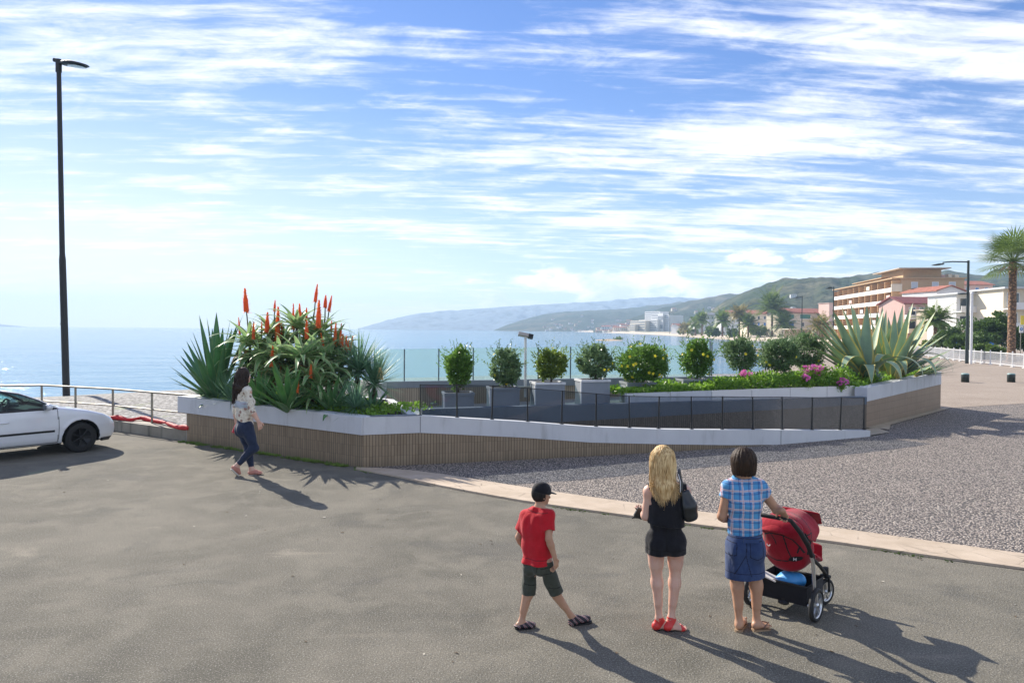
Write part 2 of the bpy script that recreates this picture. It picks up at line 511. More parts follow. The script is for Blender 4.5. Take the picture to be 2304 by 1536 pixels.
base_px = [(817, 1052), (945, 1045.5), (1170, 1035), (1330, 1026.5), (1500, 1017), (1640, 1008), (1756, 1000), (1860, 991), (1957, 982)]
wallbase = [G(*p) for p in base_px]
grav = [xy(p) for p in wallbase] + [xy(G(1985, 978)), xy(RC + Vector((0.3, .5, 0))), xy(RR + Vector((-.1, .3, 0))), (RR.x + 4, RR.y + 2.5), (40, 29), (60, 20), khi[-1]] + khi[-2:0:-1] + [xy(G(812, 1053))]
sheet('gravel_ground', grav, M_GRAV, 0.006)
sheet('promenade_ground', [(RR.x - 1.2, RR.y - .5), (RR.x + 4.4, RR.y + 2.2), (40, 28.6), (60, 19.6), (110, 19), (150, 112), (34, 112), (26, 70), (15, 44)], M_PROM, 0.012)

# ------------------------------------------------------------------ beach, far shore and sea
SEA_Z = -0.9
SHORE_PX = [(153, 890), (400, 878), (900, 851), (1300, 847), (1620, 845), (1720, 835), (1770, 815), (1786, 795), (1780, 778), (1750, 770), (1720, 767), (1640, 764.5), (1560, 758.5), (1500, 754.5), (1430, 751), (1370, 748.8), (1330, 747.2), (1290, 745.8)]
LAND = [(-900, -300), (-140, -80), (-60, 8), (-38, 25)] + [tuple(G(px, py, SEA_Z))[:2] for px, py in SHORE_PX] + [(260, 1750), (3000, 1900), (3000, -300)]
LP = np.array(LAND, float)


def land_sd(X, Y):
    """signed distance to the waterline, positive on land"""
    d = np.full(X.shape, 1e9)
    inside = np.zeros(X.shape, bool)
    for i in range(len(LP)):
        a, b_ = LP[i], LP[(i + 1) % len(LP)]
        ex, ey = b_ - a
        t = np.clip(((X - a[0]) * ex + (Y - a[1]) * ey) / (ex * ex + ey * ey), 0, 1)
        d = np.minimum(d, np.hypot(X - a[0] - t * ex, Y - a[1] - t * ey))
        cond = ((a[1] > Y) != (b_[1] > Y))
        with np.errstate(divide='ignore', invalid='ignore'):
            xi = a[0] + (Y - a[1]) * ex / (ey if ey != 0 else 1e-9)
        inside ^= cond & (X < xi)
    return np.where(inside, d, -d)


def land_z(X, Y, wob=None):
    s = land_sd(X, Y)
    if wob is not None: s = s + wob
    cap = np.interp(Y, [0, 20, 95, 125, 200, 300, 400, 1700], [-0.12, -0.12, -0.12, -0.05, 0.15, 0.4, 0.8, 2.0])
    return np.clip(SEA_Z + s * 0.075, -4, cap)


def lz(x, y): return float(land_z(np.array([x], float), np.array([y], float))[0])


xs = np.unique(np.concatenate([np.arange(-60, 60, 1.5), np.linspace(60, 200, 70), np.linspace(200, 1400, 60), np.linspace(-400, -60, 20)]))
ys = np.unique(np.concatenate([np.arange(12, 110, 1.5), np.linspace(110, 400, 80), np.linspace(400, 1750, 80)]))
X, Y = np.meshgrid(xs, ys)
wob = np.array([[noise.noise(Vector((x * 0.12, y * 0.12, 0.3))) * 1.2 + noise.noise(Vector((x * 0.5, y * 0.5, 4.3))) * 0.35 for x in xs] for y in ys])
Z = land_z(X, Y, wob * np.clip(Y / 60, 0.5, 4))
mb = MB()
mb.grid([[(X[i, j], Y[i, j], Z[i, j]) for j in range(len(xs))] for i in range(len(ys))])
mt, nt, b = new_mat('beach_pebbles'); co = obj_co(nt)
vo = nt.n('ShaderNodeTexVoronoi', {'Vector': co, 'Scale': 9.0})
cell = nt.n('ShaderNodeSeparateColor', {0: vo.outputs['Color']}).outputs[0]
peb = nt.ramp(cell, [(0, (0.16, 0.15, 0.145)), (0.5, (0.34, 0.325, 0.30)), (1, (0.62, 0.60, 0.56))])
peb = nt.mix(nt.maprange(vo.outputs['Distance'], 0.35, 0.65, 0, .8), peb, (0.06, 0.055, 0.05))
veg = nt.noise(co, 0.8, 6.0, 0.65)
peb = nt.mix(nt.maprange(veg, 0.56, 0.68, 0, 0.75, True), peb, (0.16, 0.2, 0.07))
sepb = nt.n('ShaderNodeSeparateXYZ', {0: co})
sand = nt.mix(nt.noise(co, 0.12, 6.0, 0.6), (0.56, 0.45, 0.33), (0.70, 0.60, 0.47))
col = nt.mix(nt.maprange(sepb.outputs[1], 90, 180, 0.0, 1.0), peb, sand)
wet = nt.maprange(sepb.outputs[2], SEA_Z - 0.1, SEA_Z + 0.16, 0.75, 0.0)
col = nt.mix(wet, col, (0.10, 0.085, 0.065))
col = nt.mix(nt.math('MULTIPLY', nt.maprange(sepb.outputs[2], 0.3, 0.7), nt.maprange(nt.noise(co, 0.03, 6.0, 0.65), 0.42, 0.55)), col, (0.13, 0.15, 0.07))
nt.set(b, 'Base Color', col); b.inputs['Roughness'].default_value = 0.9
nt.set(b, 'Normal', nt.n('ShaderNodeBump', {'Strength': 0.8, 'Distance': 0.05, 'Height': nt.maprange(vo.outputs['Distance'], 0, .6, 1, 0)}))
beach = mb.build('beach', mt); beach['kind'] = 'structure'

mt, nt, b = new_mat('sea_water'); co = obj_co(nt)
mp = nt.n('ShaderNodeMapping', {'Vector': co, 'Scale': (0.55, 1.3, 1.0), 'Rotation': (0, 0, -0.45)})
w1 = nt.noise(mp.outputs[0], 0.09, 5.0, 0.6, 0.5)
w2 = nt.noise(mp.outputs[0], 0.7, 6.0, 0.62, 0.8)
w3 = nt.noise(mp.outputs[0], 0.012, 5.0, 0.6, 0.6)
hgt = nt.math('ADD', nt.math('MULTIPLY', w1, 1.6), nt.math('MULTIPLY', w2, 0.45))
nt.set(b, 'Base Color', nt.mix(nt.maprange(w3, 0.35, 0.65), (0.02, 0.15, 0.27), (0.035, 0.21, 0.34)))
b.inputs['Roughness'].default_value = 0.07
b.inputs['IOR'].default_value = 1.33
b.inputs['Specular IOR Level'].default_value = 0.5
nt.set(b, 'Normal', nt.n('ShaderNodeBump', {'Strength': 0.31, 'Distance': 1.0, 'Height': hgt}))
sheet('sea', [(-3100, -300), (3100, -300), (3100, 3050), (-3100, 3050)], mt, SEA_Z)

# ------------------------------------------------------------------ hills
def mat_hill(name, cols, sc):
    mt, nt, b = new_mat(name); co = obj_co(nt)
    n1 = nt.noise(co, sc, 9.0, 0.66, 0.4)
    n2 = nt.noise(co, sc * 6, 6.0, 0.7)
    c = nt.ramp(n1, [(0.30, cols[0]), (0.47, cols[1]), (0.58, cols[2]), (0.70, cols[3])])
    c = nt.mix(nt.maprange(n2, 0.52, 0.36, 0, .75), c, tuple(x * 0.45 for x in cols[0]))
    nt.set(b, 'Base Color', c); b.inputs['Roughness'].default_value = 1.0
    b.inputs['Specular IOR Level'].default_value = 0.05
    nt.set(b, 'Normal', nt.n('ShaderNodeBump', {'Strength': 1.0, 'Distance': 0.06 / sc, 'Height': n2}))
    return mt


HILLS = {}
def hill(name, sil, dist, depth, mt, ncol=170, nrow=26, seed=0.0, rough=0.22):
    """a real ridge: sil = crest seen from the square (pixel columns), dist metres away, depth metres of slope in front of it"""
    px = np.array([p[0] for p in sil], float); py = np.array([p[1] for p in sil], float)
    cols = np.linspace(px[0], px[-1], ncol)
    rows = [[] for _ in range(nrow)]
    crest = []
    for i, c in enumerate(cols):
        y0 = np.interp(c, px, py)
        P = D(c, y0, dist)
        zc = max(P.z, -1.6)
        zc += noise.noise(Vector((c * 0.05, seed, 1))) * (dist / FPX) * 2.2 * min(1, (zc + 2) / 20)
        hx = P.x / P.y
        for j in range(nrow):
            t = j / (nrow - 1)                     # 0 front foot .. 1 behind the crest
            if t <= 0.8:
                s = t / 0.8
                yy = dist - depth * (1 - s)
                prof = s ** 0.85
            else:
                s = (t - 0.8) / 0.2
                yy = dist + depth * 0.7 * s
                prof = 1 - s
            xx = hx * dist + (hx * (yy - dist)) * 1.0
            q = Vector((xx / depth * 3.2, yy / depth * 3.2, seed))
            rel = noise.fractal(q, 0.9, 2.1, 5) * rough
            rid = 1 - abs(noise.noise(q * 1.7))
            amp = math.sin(min(1, t / 0.8) * math.pi) if t < 0.8 else 0
            z = -1.9 + (zc + 1.9) * min(1.0, max(0.0, prof + amp * (rel + (rid - 0.75) * rough)))
            rows[j].append((xx, yy, z))
    mb = MB(); mb.grid(rows)
    o = mb.build(name, mt); o['kind'] = 'structure'
    HILLS[name] = rows
    return o


hm1 = mat_hill('near_hillside', [(0.030, 0.055, 0.030), (0.060, 0.085, 0.045), (0.12, 0.12, 0.07), (0.26, 0.235, 0.15)], 0.018)
hm2 = mat_hill('headland_scrub', [(0.030, 0.050, 0.034), (0.055, 0.075, 0.045), (0.11, 0.105, 0.07), (0.24, 0.215, 0.16)], 0.010)
hm3 = mat_hill('far_mountain', [(0.27, 0.335, 0.41), (0.29, 0.355, 0.43), (0.31, 0.37, 0.44), (0.32, 0.38, 0.45)], 0.006)  # pale blue haze put into the mountain colour, besides the haze volume
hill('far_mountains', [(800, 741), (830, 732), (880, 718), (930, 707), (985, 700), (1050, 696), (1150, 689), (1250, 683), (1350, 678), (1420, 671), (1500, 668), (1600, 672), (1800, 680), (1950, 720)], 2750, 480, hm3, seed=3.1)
hill('headland_hills', [(1108, 744), (1130, 735), (1150, 728), (1180, 718), (1230, 706), (1280, 700), (1340, 697), (1400, 694), (1480, 686), (1560, 676), (1700, 668), (1900, 700)], 2000, 480, hm2, seed=8.4)
hill('middle_hills', [(1335, 742), (1370, 731), (1400, 723), (1450, 706), (1500, 690), (1560, 676), (1600, 667), (1640, 661), (1665, 661), (1700, 667), (1800, 680), (1900, 700)], 1350, 420, hm2, seed=5.7)
hill('near_hill', [(1560, 738), (1590, 706), (1620, 684), (1650, 667), (1690, 651), (1725, 638), (1760, 631), (1800, 628), (1850, 624), (1890, 625), (1940, 618), (1985, 611), (2040, 615), (2090, 616), (2130, 607), (2175, 615), (2210, 620), (2304, 612), (2420, 606), (2560, 630)], 760, 330, hm1, ncol=220, seed=1.9)
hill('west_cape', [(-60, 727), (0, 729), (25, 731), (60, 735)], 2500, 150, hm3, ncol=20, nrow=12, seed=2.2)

# the air between: one even, pale volume round everything
hz = bpy.data.materials.new('haze_air'); hz.use_nodes = True
ht = hz.node_tree
for nd in list(ht.nodes): ht.nodes.remove(nd)
out = ht.nodes.new('ShaderNodeOutputMaterial')
pvn = ht.nodes.new('ShaderNodeVolumePrincipled')
pvn.inputs['Color'].default_value = (0.54, 0.76, 1.0, 1)
pvn.inputs['Density'].default_value = 0.00036
pvn.inputs['Anisotropy'].default_value = 0.1
ht.links.new(pvn.outputs[0], out.inputs['Volume'])
mb = MB(); mb.box((0, 1300, 58.0), (6400, 3600, 124.0))
hazeo = mb.build('haze', hz); hazeo['kind'] = 'stuff'
# ------------------------------------------------------------------ materials for built things
M_BLACK = paint('black_metal', (0.006, 0.0065, 0.0075), 0.5)
M_DKGREEN = paint('dark_green_metal', (0.010, 0.022, 0.02), 0.4)
M_GALV = paint('galvanised_steel', (0.25, 0.235, 0.19), 0.5, metal=0.35, var=0.25, vscale=18)
M_WHITEMET = paint('white_metal', (0.72, 0.72, 0.71), 0.45, var=0.08)
M_REDCLOTH = paint('red_cloth', (0.52, 0.016, 0.02), 0.7, var=0.35, vscale=7, bump=0.5, bscale=22)
M_GRASS = paint('grass_blade', (0.13, 0.2, 0.03), 0.8, var=0.5, vscale=3)


def glass_mat(name, tint, gloss=0.08, milk=0.0, milkcol=(0.5, 0.6, 0.65)):
    mt = bpy.data.materials.new(name); mt.use_nodes = True
    t = mt.node_tree
    for nd in list(t.nodes): t.nodes.remove(nd)
    nt = NT(t)
    tr = nt.n('ShaderNodeBsdfTransparent', {'Color': tint + (1,)})
    gl = nt.n('ShaderNodeBsdfGlossy', {'Color': (1, 1, 1, 1), 'Roughness': 0.02})
    fr = nt.n('ShaderNodeFresnel', {'IOR': 1.45})
    m1 = nt.n('ShaderNodeMixShader', {0: nt.math('MULTIPLY', fr.outputs[0], gloss * 10), 1: tr, 2: gl})
    last = m1
    if milk:
        df = nt.n('ShaderNodeBsdfTranslucent', {'Color': milkcol + (1,)})
        last = nt.n('ShaderNodeMixShader', {0: milk, 1: m1, 2: df})
    out = nt.n('ShaderNodeOutputMaterial', {0: last})
    return mt


M_SEAGLASS = glass_mat('barrier_glass', (0.68, 0.79, 0.81), 0.06, 0.20, (0.42, 0.54, 0.56))
M_RAMPGLASS = glass_mat('ramp_glass', (0.68, 0.72, 0.76), 0.06)


def offs(pl, d):
    """offset an xy polyline sideways (left of its direction) by d"""
    out = []
    for i, p in enumerate(pl):
        a = pl[max(i - 1, 0)]; c = pl[min(i + 1, len(pl) - 1)]
        t = Vector((c[0] - a[0], c[1] - a[1])).normalized()
        out.append((p[0] - t.y * d, p[1] + t.x * d))
    return out


def wall_run(pl, zb, zm, zt, th, mats, parent, names=('tiled_base', 'rendered_band'), proud=0.008, sub=None):
    """a wall along the xy polyline pl: tile from zb to zm, rendered band from zm to zt, thickness th to the left of its direction"""
    n = len(pl)
    f1, back = pl, offs(pl, th)
    f2 = offs(pl, -proud)
    us = [0.0]
    for a, c in zip(pl, pl[1:]): us.append(us[-1] + math.hypot(c[0] - a[0], c[1] - a[1]))
    mb = MB()
    for i in range(n - 1):
        j = i + 1
        if zm[i] - zb[i] > 0.004 or zm[j] - zb[j] > 0.004:
            mb.face([(*f1[i], zb[i]), (*f1[j], zb[j]), (*f1[j], zm[j]), (*f1[i], zm[i])], 0, ((us[i], zb[i]), (us[j], zb[j]), (us[j], zm[j]), (us[i], zm[i])))
            mb.face([(*back[j], zb[j]), (*back[i], zb[i]), (*back[i], zm[i]), (*back[j], zm[j])], 0, ((us[j], zb[j]), (us[i], zb[i]), (us[i], zm[i]), (us[j], zm[j])))
    for i, s in ((0, 1), (n - 1, -1)):
        if zm[i] - zb[i] < .004: continue
        q = [(*f1[i], zb[i]), (*f1[i], zm[i]), (*back[i], zm[i]), (*back[i], zb[i])]
        mb.face(q if s > 0 else q[::-1], 0, ((0, zb[i]), (0, zm[i]), (th, zm[i]), (th, zb[i])))
    if mb.f: mb.build(names[0], mats[0], parent)
    mb = MB()
    b2 = offs(pl, th + proud)
    for i in range(n - 1):
        j = i + 1
        mb.face([(*f2[i], zm[i]), (*f2[j], zm[j]), (*f2[j], zt[j]), (*f2[i], zt[i])])
        mb.face([(*b2[j], zm[j]), (*b2[i], zm[i]), (*b2[i], zt[i]), (*b2[j], zt[j])])
        mb.face([(*f2[i], zt[i]), (*f2[j], zt[j]), (*b2[j], zt[j]), (*b2[i], zt[i])])
        mb.face([(*b2[i], zm[i]), (*b2[j], zm[j]), (*f2[j], zm[j]), (*f2[i], zm[i])])
    for i, s in ((0, 1), (n - 1, -1)):
        q = [(*f2[i], zm[i]), (*f2[i], zt[i]), (*b2[i], zt[i]), (*b2[i], zm[i])]
        mb.face(q if s > 0 else q[::-1])
    return mb.build(names[1], mats[1], parent)


def zat(px, py, p): return D(px, py, p[1]).z

# ------------------------------------------------------------------ left planter
lp = empty('planter', A, label='white topped brown tiled planter on the left, full of aloes and agaves', cat='planter')
nAB = Vector((B.y - A.y, -(B.x - A.x))).normalized()       # towards the camera
e0 = (A.x - 0.28 * (B - A).normalized().x, A.y - 0.28 * (B - A).normalized().y)
zA, zB = zat(407, 892, A), zat(817, 938, B)
zmA, zmB = zat(420, 928, A), zat(817, 978, B)
P4 = Vector((-2.75, 17.6)); P5 = Vector((A.x + 1.05, A.y + 2.9))
C1 = wallbase[1]
wall_run([xy(A), xy(B)], [0, 0], [zmA, zmB], [zA, zB], 0.22, [M_TILE, M_BAND], lp, ('tiled_base', 'rendered_band'), 0.045)
mb = MB()                                                      # coping on the front
cA, cB = Vector(xy(A)), Vector(xy(B))
# overhang of the band past the low wall on the left
mb.prism([(e0[0] + nAB.x * .045, e0[1] + nAB.y * .045), (A.x + nAB.x * .045, A.y + nAB.y * .045), (A.x - nAB.x * .26, A.y - nAB.y * .26), (e0[0] - nAB.x * .26, e0[1] - nAB.y * .26)], zmA, zA)
mb.build('band_overhang', M_BAND, lp)
wall_run([xy(C1), (P4.x, P4.y), (P5.x, P5.y), xy(A)][0:4], [0, 0, 0, 0], [.02, .02, .02, .02], [zB - .03, zB, zA, zA - .02], 0.16, [M_BAND, M_BAND], lp, ('back_base', 'side_wall'), 0.004)
mb = MB()
soilpoly = [xy(A - Vector((nAB.x, nAB.y, 0)) * .2), xy(B - Vector((nAB.x, nAB.y, 0)) * .25), (C1.x - .15, C1.y + .2), (P4.x, P4.y), (P5.x, P5.y)]
mb.face([(p[0], p[1], 0.86) for p in soilpoly])
mb.build('soil', M_SOIL, lp)

# ------------------------------------------------------------------ the ramp
ramp = empty('access_ramp', B, label='switchback ramp with white edge band and brown tile, behind the gravel', cat='ramp')
rows = [(817, 978, 938), (945, 973, 935), (1170, 983.5, 948), (1330, 995, 960), (1500, 999, 966), (1640, 1000.7, 967), (1756, 999.9, 967), (1860, 991, 968), (1957, 982, 968)]
plw = [xy(p) for p in wallbase]
zm = [max(0.0, zat(r[0], r[1], p)) for r, p in zip(rows, wallbase)]
zt = [zat(r[0], r[2], p) for r, p in zip(rows, wallbase)]
zm[-1] = zm[-2] = 0.0
wall_run(plw, [0.0] * 9, zm, zt, 0.2, [M_TILE, M_BAND], ramp, ('tiled_base', 'white_band'), 0.012)
mb = MB()                                                      # dark coping over the short end of the planter
t01 = (wallbase[1] - wallbase[0]).normalized(); n01 = Vector((-t01.y, t01.x, 0))
a0, a1 = wallbase[0] + t01 * 0.14, wallbase[1] - t01 * 0.02
mb.face([(*xy(a0 + n01 * .0), zt[0] - .002 + .008), (*xy(a1), zt[1] + .006), (*xy(a1 + n01 * .24), zt[1] + .006), (*xy(a0 + n01 * .24), zt[0] + .006)])
mb.build('coping', M_CAPDK, ramp)
M_JOINT = paint('joint_gap', (0.2, 0.2, 0.21), 0.9)
for px, i in ((945, 1), (1756, 6)):                            # joint lines in the band
    p = wallbase[i]
    t = (wallbase[i + 1] - p).normalized()
    mb = MB(); mb.box((p.x - t.y * -.0135, p.y - t.x * .0135, (zm[i] + zt[i]) / 2), (0.012, 0.006, (zt[i] - zm[i]) * .96), math.atan2(t.y, t.x))
    mb.build('joint', M_JOINT, ramp)

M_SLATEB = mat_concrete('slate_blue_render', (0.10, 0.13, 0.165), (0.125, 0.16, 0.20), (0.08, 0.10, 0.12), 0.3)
S0 = D(950, 920, 16.1); S1 = D(1950, 892, RC.y - 0.12)
sw = [xy(S0), xy(S1)]
wall_run(sw, [0, 0], [0.44, 0.665], [0.885, 0.865], 0.2, [mat_tile('shaded_brown_tile', (0.115, 0.09, 0.066), (0.15, 0.12, 0.09), .058, .2), M_SLATEB], ramp, ('inner_tiled_wall', 'inner_band'), 0.008)  # inner wall tile is a darker copy, its shade put into the colour
fw = offs(plw, 0.2)
mb = MB()                                                      # first flight, landing, second flight
def lerp2(a, c, t): return (a[0] + (c[0] - a[0]) * t, a[1] + (c[1] - a[1]) * t)
fz = [0.62, 0.62, 0.5, 0.4, 0.3, 0.2, 0.14, 0.08, 0.022]
for i in range(1, 8):
    t0 = (fw[i][0] - sw[0][0]) / (sw[1][0] - sw[0][0]); t1 = (fw[i + 1][0] - sw[0][0]) / (sw[1][0] - sw[0][0])
    a, c = lerp2(sw[0], sw[1], t0), lerp2(sw[0], sw[1], min(t1, 1))
    mb.face([(*fw[i], fz[i]), (*fw[i + 1], fz[i + 1]), (*c, fz[i + 1]), (*a, fz[i])])
mb.face([(*fw[0], .62), (*fw[1], .62), (*sw[0], .62), (-2.2, 19.3, .62), (-3.6, 19, .62)])
PD = Vector((1, 0.36)).normalized()
PP0 = Vector((-4.2, 18.57))
def par(s): return PP0 + PD * s
pe = [xy(par(2.2)), xy(par(13.2))]
mb.face([(*sw[0], .622), (*sw[1], .85), (*pe[1], .85), (*pe[0], .622)])
mb.build('ramp_floor', mat_concrete('ramp_paving', (0.40, 0.38, 0.35), (0.5, 0.48, 0.45)), ramp)

# ------------------------------------------------------------------ tiled parapet with its glass
pw = empty('parapet_wall', (PP0.x, PP0.y, 0), label='pale brown tiled parapet with grey coping below the sea side glass', cat='wall')
sEnd = 12.2
pts = [xy(par(0.9)), xy(par(sEnd))]
wall_run(pts, [0.2, 0.5], [1.10, 1.05], [1.26, 1.25], 0.28, [M_TILE_S, M_SLATE], pw, ('tiled_face', 'coping_band'), 0.02)
mb = MB()
e = par(1.0); nP = Vector((PD.y, -PD.x))
mb.prism([xy(e + nP * .24 - PD * .05), xy(e + nP * .03 + PD * .12), xy(e + PD * .02), xy(e - PD * .32)], 0.3, 1.24)
mb.build('end_pier', M_BAND, pw)

gb = empty('glass_barrier', (*xy(par(0)), 1.25), label='long clear glass barrier along the sea, above the tiled parapet', cat='glass barrier')
s_list = []
for px in (845, 912, 990, 1068, 1141, 1215, 1288, 1358, 1430, 1500, 1603):
    # where the sight line crosses the parapet line
    d = ray(px, 850)
    k = d.x / d.y
    s_ = (PP0.x - k * PP0.y) / (k * PD.y - PD.x)
    s_list.append(s_)
mid = Vector((-PD.y, PD.x)) * 0.14
for i in range(len(s_list) - 1):
    a, c = par(s_list[i] + .012) + mid, par(s_list[i + 1] - .012) + mid
    za, zc_ = 2.06 + 0.011 * s_list[i], 2.06 + 0.011 * s_list[i + 1]
    mb = MB()
    nn = Vector((-PD.y, PD.x)) * 0.012
    mb.prism([xy(a), xy(c), xy(c + nn), xy(a + nn)], 1.262, [za, zc_, zc_, za])
    mb.build('glass_panel', M_SEAGLASS, gb)
for i, s_ in enumerate(s_list[1:]):
    p = par(s_) + mid
    mb = MB()
    zt_ = 2.06 + .011 * s_
    if i == len(s_list) - 2: zt_ += 0.12
    mb.box((p.x, p.y, (1.255 + zt_) / 2), (0.028, 0.03, zt_ - 1.255), math.atan2(PD.y, PD.x))
    if i == len(s_list) - 2: mb.box((p.x + .06, p.y + .02, (1.255 + zt_ - .1) / 2), (0.03, 0.03, zt_ - .1 - 1.255), math.atan2(PD.y, PD.x))
    mb.build('joint_post', paint('grey_post', (0.10, 0.13, 0.15), 0.4) if i == 0 else bpy.data.materials['grey_post'], gb)

# ------------------------------------------------------------------ fence of black posts and glass on the ramp's edge
rf = empty('ramp_railing', (*xy(wallbase[1]), zt[1]), label='thin black post railing with glass along the white ramp edge', cat='railing')
wl = [Vector(p) for p in offs(plw, 0.1)]
def on_wall(px):
    best = None
    for i in range(8):
        a, c = wl[i], wl[i + 1]
        d = ray(px, 960); k = d.x / d.y
        den = (c.x - a.x) - k * (c.y - a.y)
        t = (k * a.y - a.x) / den
        if -0.001 <= t <= 1.001: return a.lerp(c, t), zt[i] * (1 - t) + zt[i + 1] * t
    return wl[-1], zt[-1]
posts = [(945, 864), (1028, 872), (1107, 866), (1187, 872), (1264, 878), (1341, 884.5), (1416, 890), (1482, 891), (1556, 891), (1625, 891), (1694, 892), (1760, 892), (1827, 893), (1891, 893), (1944, 894)]
tops = []
for px, py in posts:
    if px == 1028: py = 865
    p, z0 = on_wall(px)
    zt_ = D(px, py, p.y).z
    tops.append((p, zt_, z0))
    mb = MB()
    lean = RNG.uniform(-.012, .025)
    mb.tube([(p.x - lean * .3, p.y, z0 - .005), (p.x + lean, p.y + .01, zt_)], 0.017 if px != 945 else 0.012, 6)
    mb.box((p.x - lean * .3, p.y, z0 + .006), (0.07, 0.05, 0.012), 0.35)
    mb.build('post', M_BLACK, rf)
mb = MB()
mb.tube([(p.x, p.y, z - .01) for p, z, _ in tops], 0.008, 6)
mb.build('top_rail', M_BLACK, rf)
for (p, z, b0), (q, z2, b1) in zip(tops, tops[1:]):
    mb = MB()
    d = Vector((q.x - p.x, q.y - p.y)); d.normalize(); nn = Vector((-d.y, d.x)) * .008
    a, c = p + d * .02, q - d * .02
    mb.prism([xy(a), xy(c), xy(c + nn), xy(a + nn)], [b0 + .02, b1 + .02, b1 + .02, b0 + .02], [z - .02, z2 - .02, z2 - .02, z - .02])
    mb.build('glass_panel', M_RAMPGLASS, rf)

# ------------------------------------------------------------------ planter boxes behind the ramp
box_spec = [(1000, 1068, 884, 17.55), (1103, 1171, 872, 18.0), (1204, 1273, 860, 18.4), (1307, 1375, 854, 18.8), (1410, 1478, 860, 19.25), (1535, 1605, 853, 20.0)]
BOXC = []
blabels = ['lowest and leftmost grey planter box, at the foot of the inner ramp wall', 'second grey planter box from the left, beside the white floodlight pole',
           'third grey planter box, just right of the white floodlight pole', 'fourth grey planter box, left of the wide yellow flowering shrub',
           'grey planter box under the wide shrub covered in yellow flowers', 'grey planter box under the cone shaped glossy shrub']
for k, (x0, x1, yt, yy) in enumerate(box_spec):
    p0, p1 = D(x0, yt, yy), D(x1, yt, yy)
    wd = (p1.x - p0.x) / math.cos(0.2)
    ztop = (p0.z + p1.z) / 2
    rz = 0.2
    dirx = Vector((math.cos(rz), math.sin(rz), 0)); diry = Vector((-math.sin(rz), math.cos(rz), 0))
    c = (p0 + p1) / 2 + diry * 0.3
    zb = 0.60 + 0.02 * (x0 - 1000) / 100
    o = empty('planter_box', (c.x, c.y, zb), label=blabels[k], cat='planter box', group='grey planter boxes along the ramp')
    mb = MB()
    mb.box((c.x, c.y, (zb + ztop - .05) / 2), (wd - .03, .58, ztop - .05 - zb), rz)
    mb.build('body', M_SLATE, o)
    mb = MB()
    for sx, sy, lx, ly in ((0, -.3, wd, .05), (0, .3, wd, .05), (-wd / 2 + .025, 0, .05, .55), (wd / 2 - .025, 0, .05, .55)):
        q = c + dirx * sx + diry * sy
        mb.box((q.x, q.y, ztop - .0275), (lx, ly, .055), rz)
    mb.build('rim', M_BAND if k in (2, 3) else M_SLATE, o)
    mb = MB(); mb.box((c.x, c.y, ztop - .035), (wd - .1, .5, .02), rz); mb.build('soil', M_SOIL, o)
    # pale strip: sunlight on the box's left side put into the colour
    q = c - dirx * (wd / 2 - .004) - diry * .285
    mb = MB(); mb.box((q.x, q.y, (zb + ztop - .06) / 2), (.03, .04, ztop - .06 - zb), rz); mb.build('sunlit_edge', M_BAND, o)
    BOXC.append((c, ztop))

# ------------------------------------------------------------------ planting bed and right planter
bed = empty('planting_bed', (*xy(RC), 0), label='raised bed on the right with cream panels, brown tile side and big variegated agaves', cat='planter')
L0 = D(1410, 885, 18.35); L1 = D(1941, 867, RC.y + .5)
zR0, zR1 = zat(1951, 872, RC), zat(2116, 836, RR)
zmR0, zmR1 = zat(1949, 903, RC), zat(2116, 864, RR)
wall_run([xy(RC), xy(RR)], [0, 0], [zmR0, zmR1], [zR0, zR1], 0.3, [M_TILE_H, M_BAND], bed, ('tiled_base', 'white_band'), 0.012)
nR = Vector((RR.y - RC.y, -(RR.x - RC.x))).normalized(); tR = Vector((RR.x - RC.x, RR.y - RC.y)).normalized()
mb = MB()
mb.face([(*xy(Vector(xy(RC)) + nR * .0), .028), (*xy(Vector(xy(RC)) + nR * .55 + tR * .1), .028), (*xy(Vector(xy(RC)) + nR * .25 + tR * 1.2), .028), (*xy(Vector(xy(RR)) + nR * .22 + tR * .3), .028), (*xy(Vector(xy(RR)) + tR * .1), .028)])
mb.face([(*xy(G(1949, 966)), .024), (*xy(G(1957, 981)), .024), (*xy(G(2002, 974)), .024), (*xy(G(1975, 964)), .024)])
mb.build('footing', mat_concrete('tan_footing', (0.36, 0.30, 0.21), (0.45, 0.38, 0.28)), bed)
zl0, zl1 = L0.z, L1.z
npan = 6
for i in range(npan):
    a, c = L0.lerp(L1, i / npan), L0.lerp(L1, (i + 1) / npan)
    dd = (c - a); dd.z = 0; dd.normalize(); nn = Vector((-dd.y, dd.x, 0)) * .12
    a2, c2 = a + dd * .008, c - dd * .008
    mb = MB()
    mb.prism([xy(a2), xy(c2), xy(c2 + nn), xy(a2 + nn)], 0.83, [a.z, c.z, c.z, a.z])
    mb.build('cream_panel', M_CREAM if i > 1 else M_BAND, bed)  # right panels paler than the left two: sunlight put into their colour
BEDPOLY = [xy(L0), xy(L1), (RC.x + .1, RC.y + .3), (RR.x - .3, RR.y + .1), (RR.x - .9, RR.y + 2.6), xy(par(15.5)), xy(par(11.2)), (L0.x + .1, L0.y + .5)]
mb = MB(); mb.face([(p[0], p[1], 1.02) for p in BEDPOLY]); mb.build('soil', M_SOIL, bed)
mb = MB()
wall_run([(RR.x - .05, RR.y + .05), (RR.x - .9, RR.y + 2.9), xy(par(15.5)), xy(par(12.4))], [0] * 4, [.02] * 4, [zR1 - .004, 1.24, 1.2, 1.2], .15, [M_BAND, M_BAND], bed, ('back_base', 'back_wall'), .003)

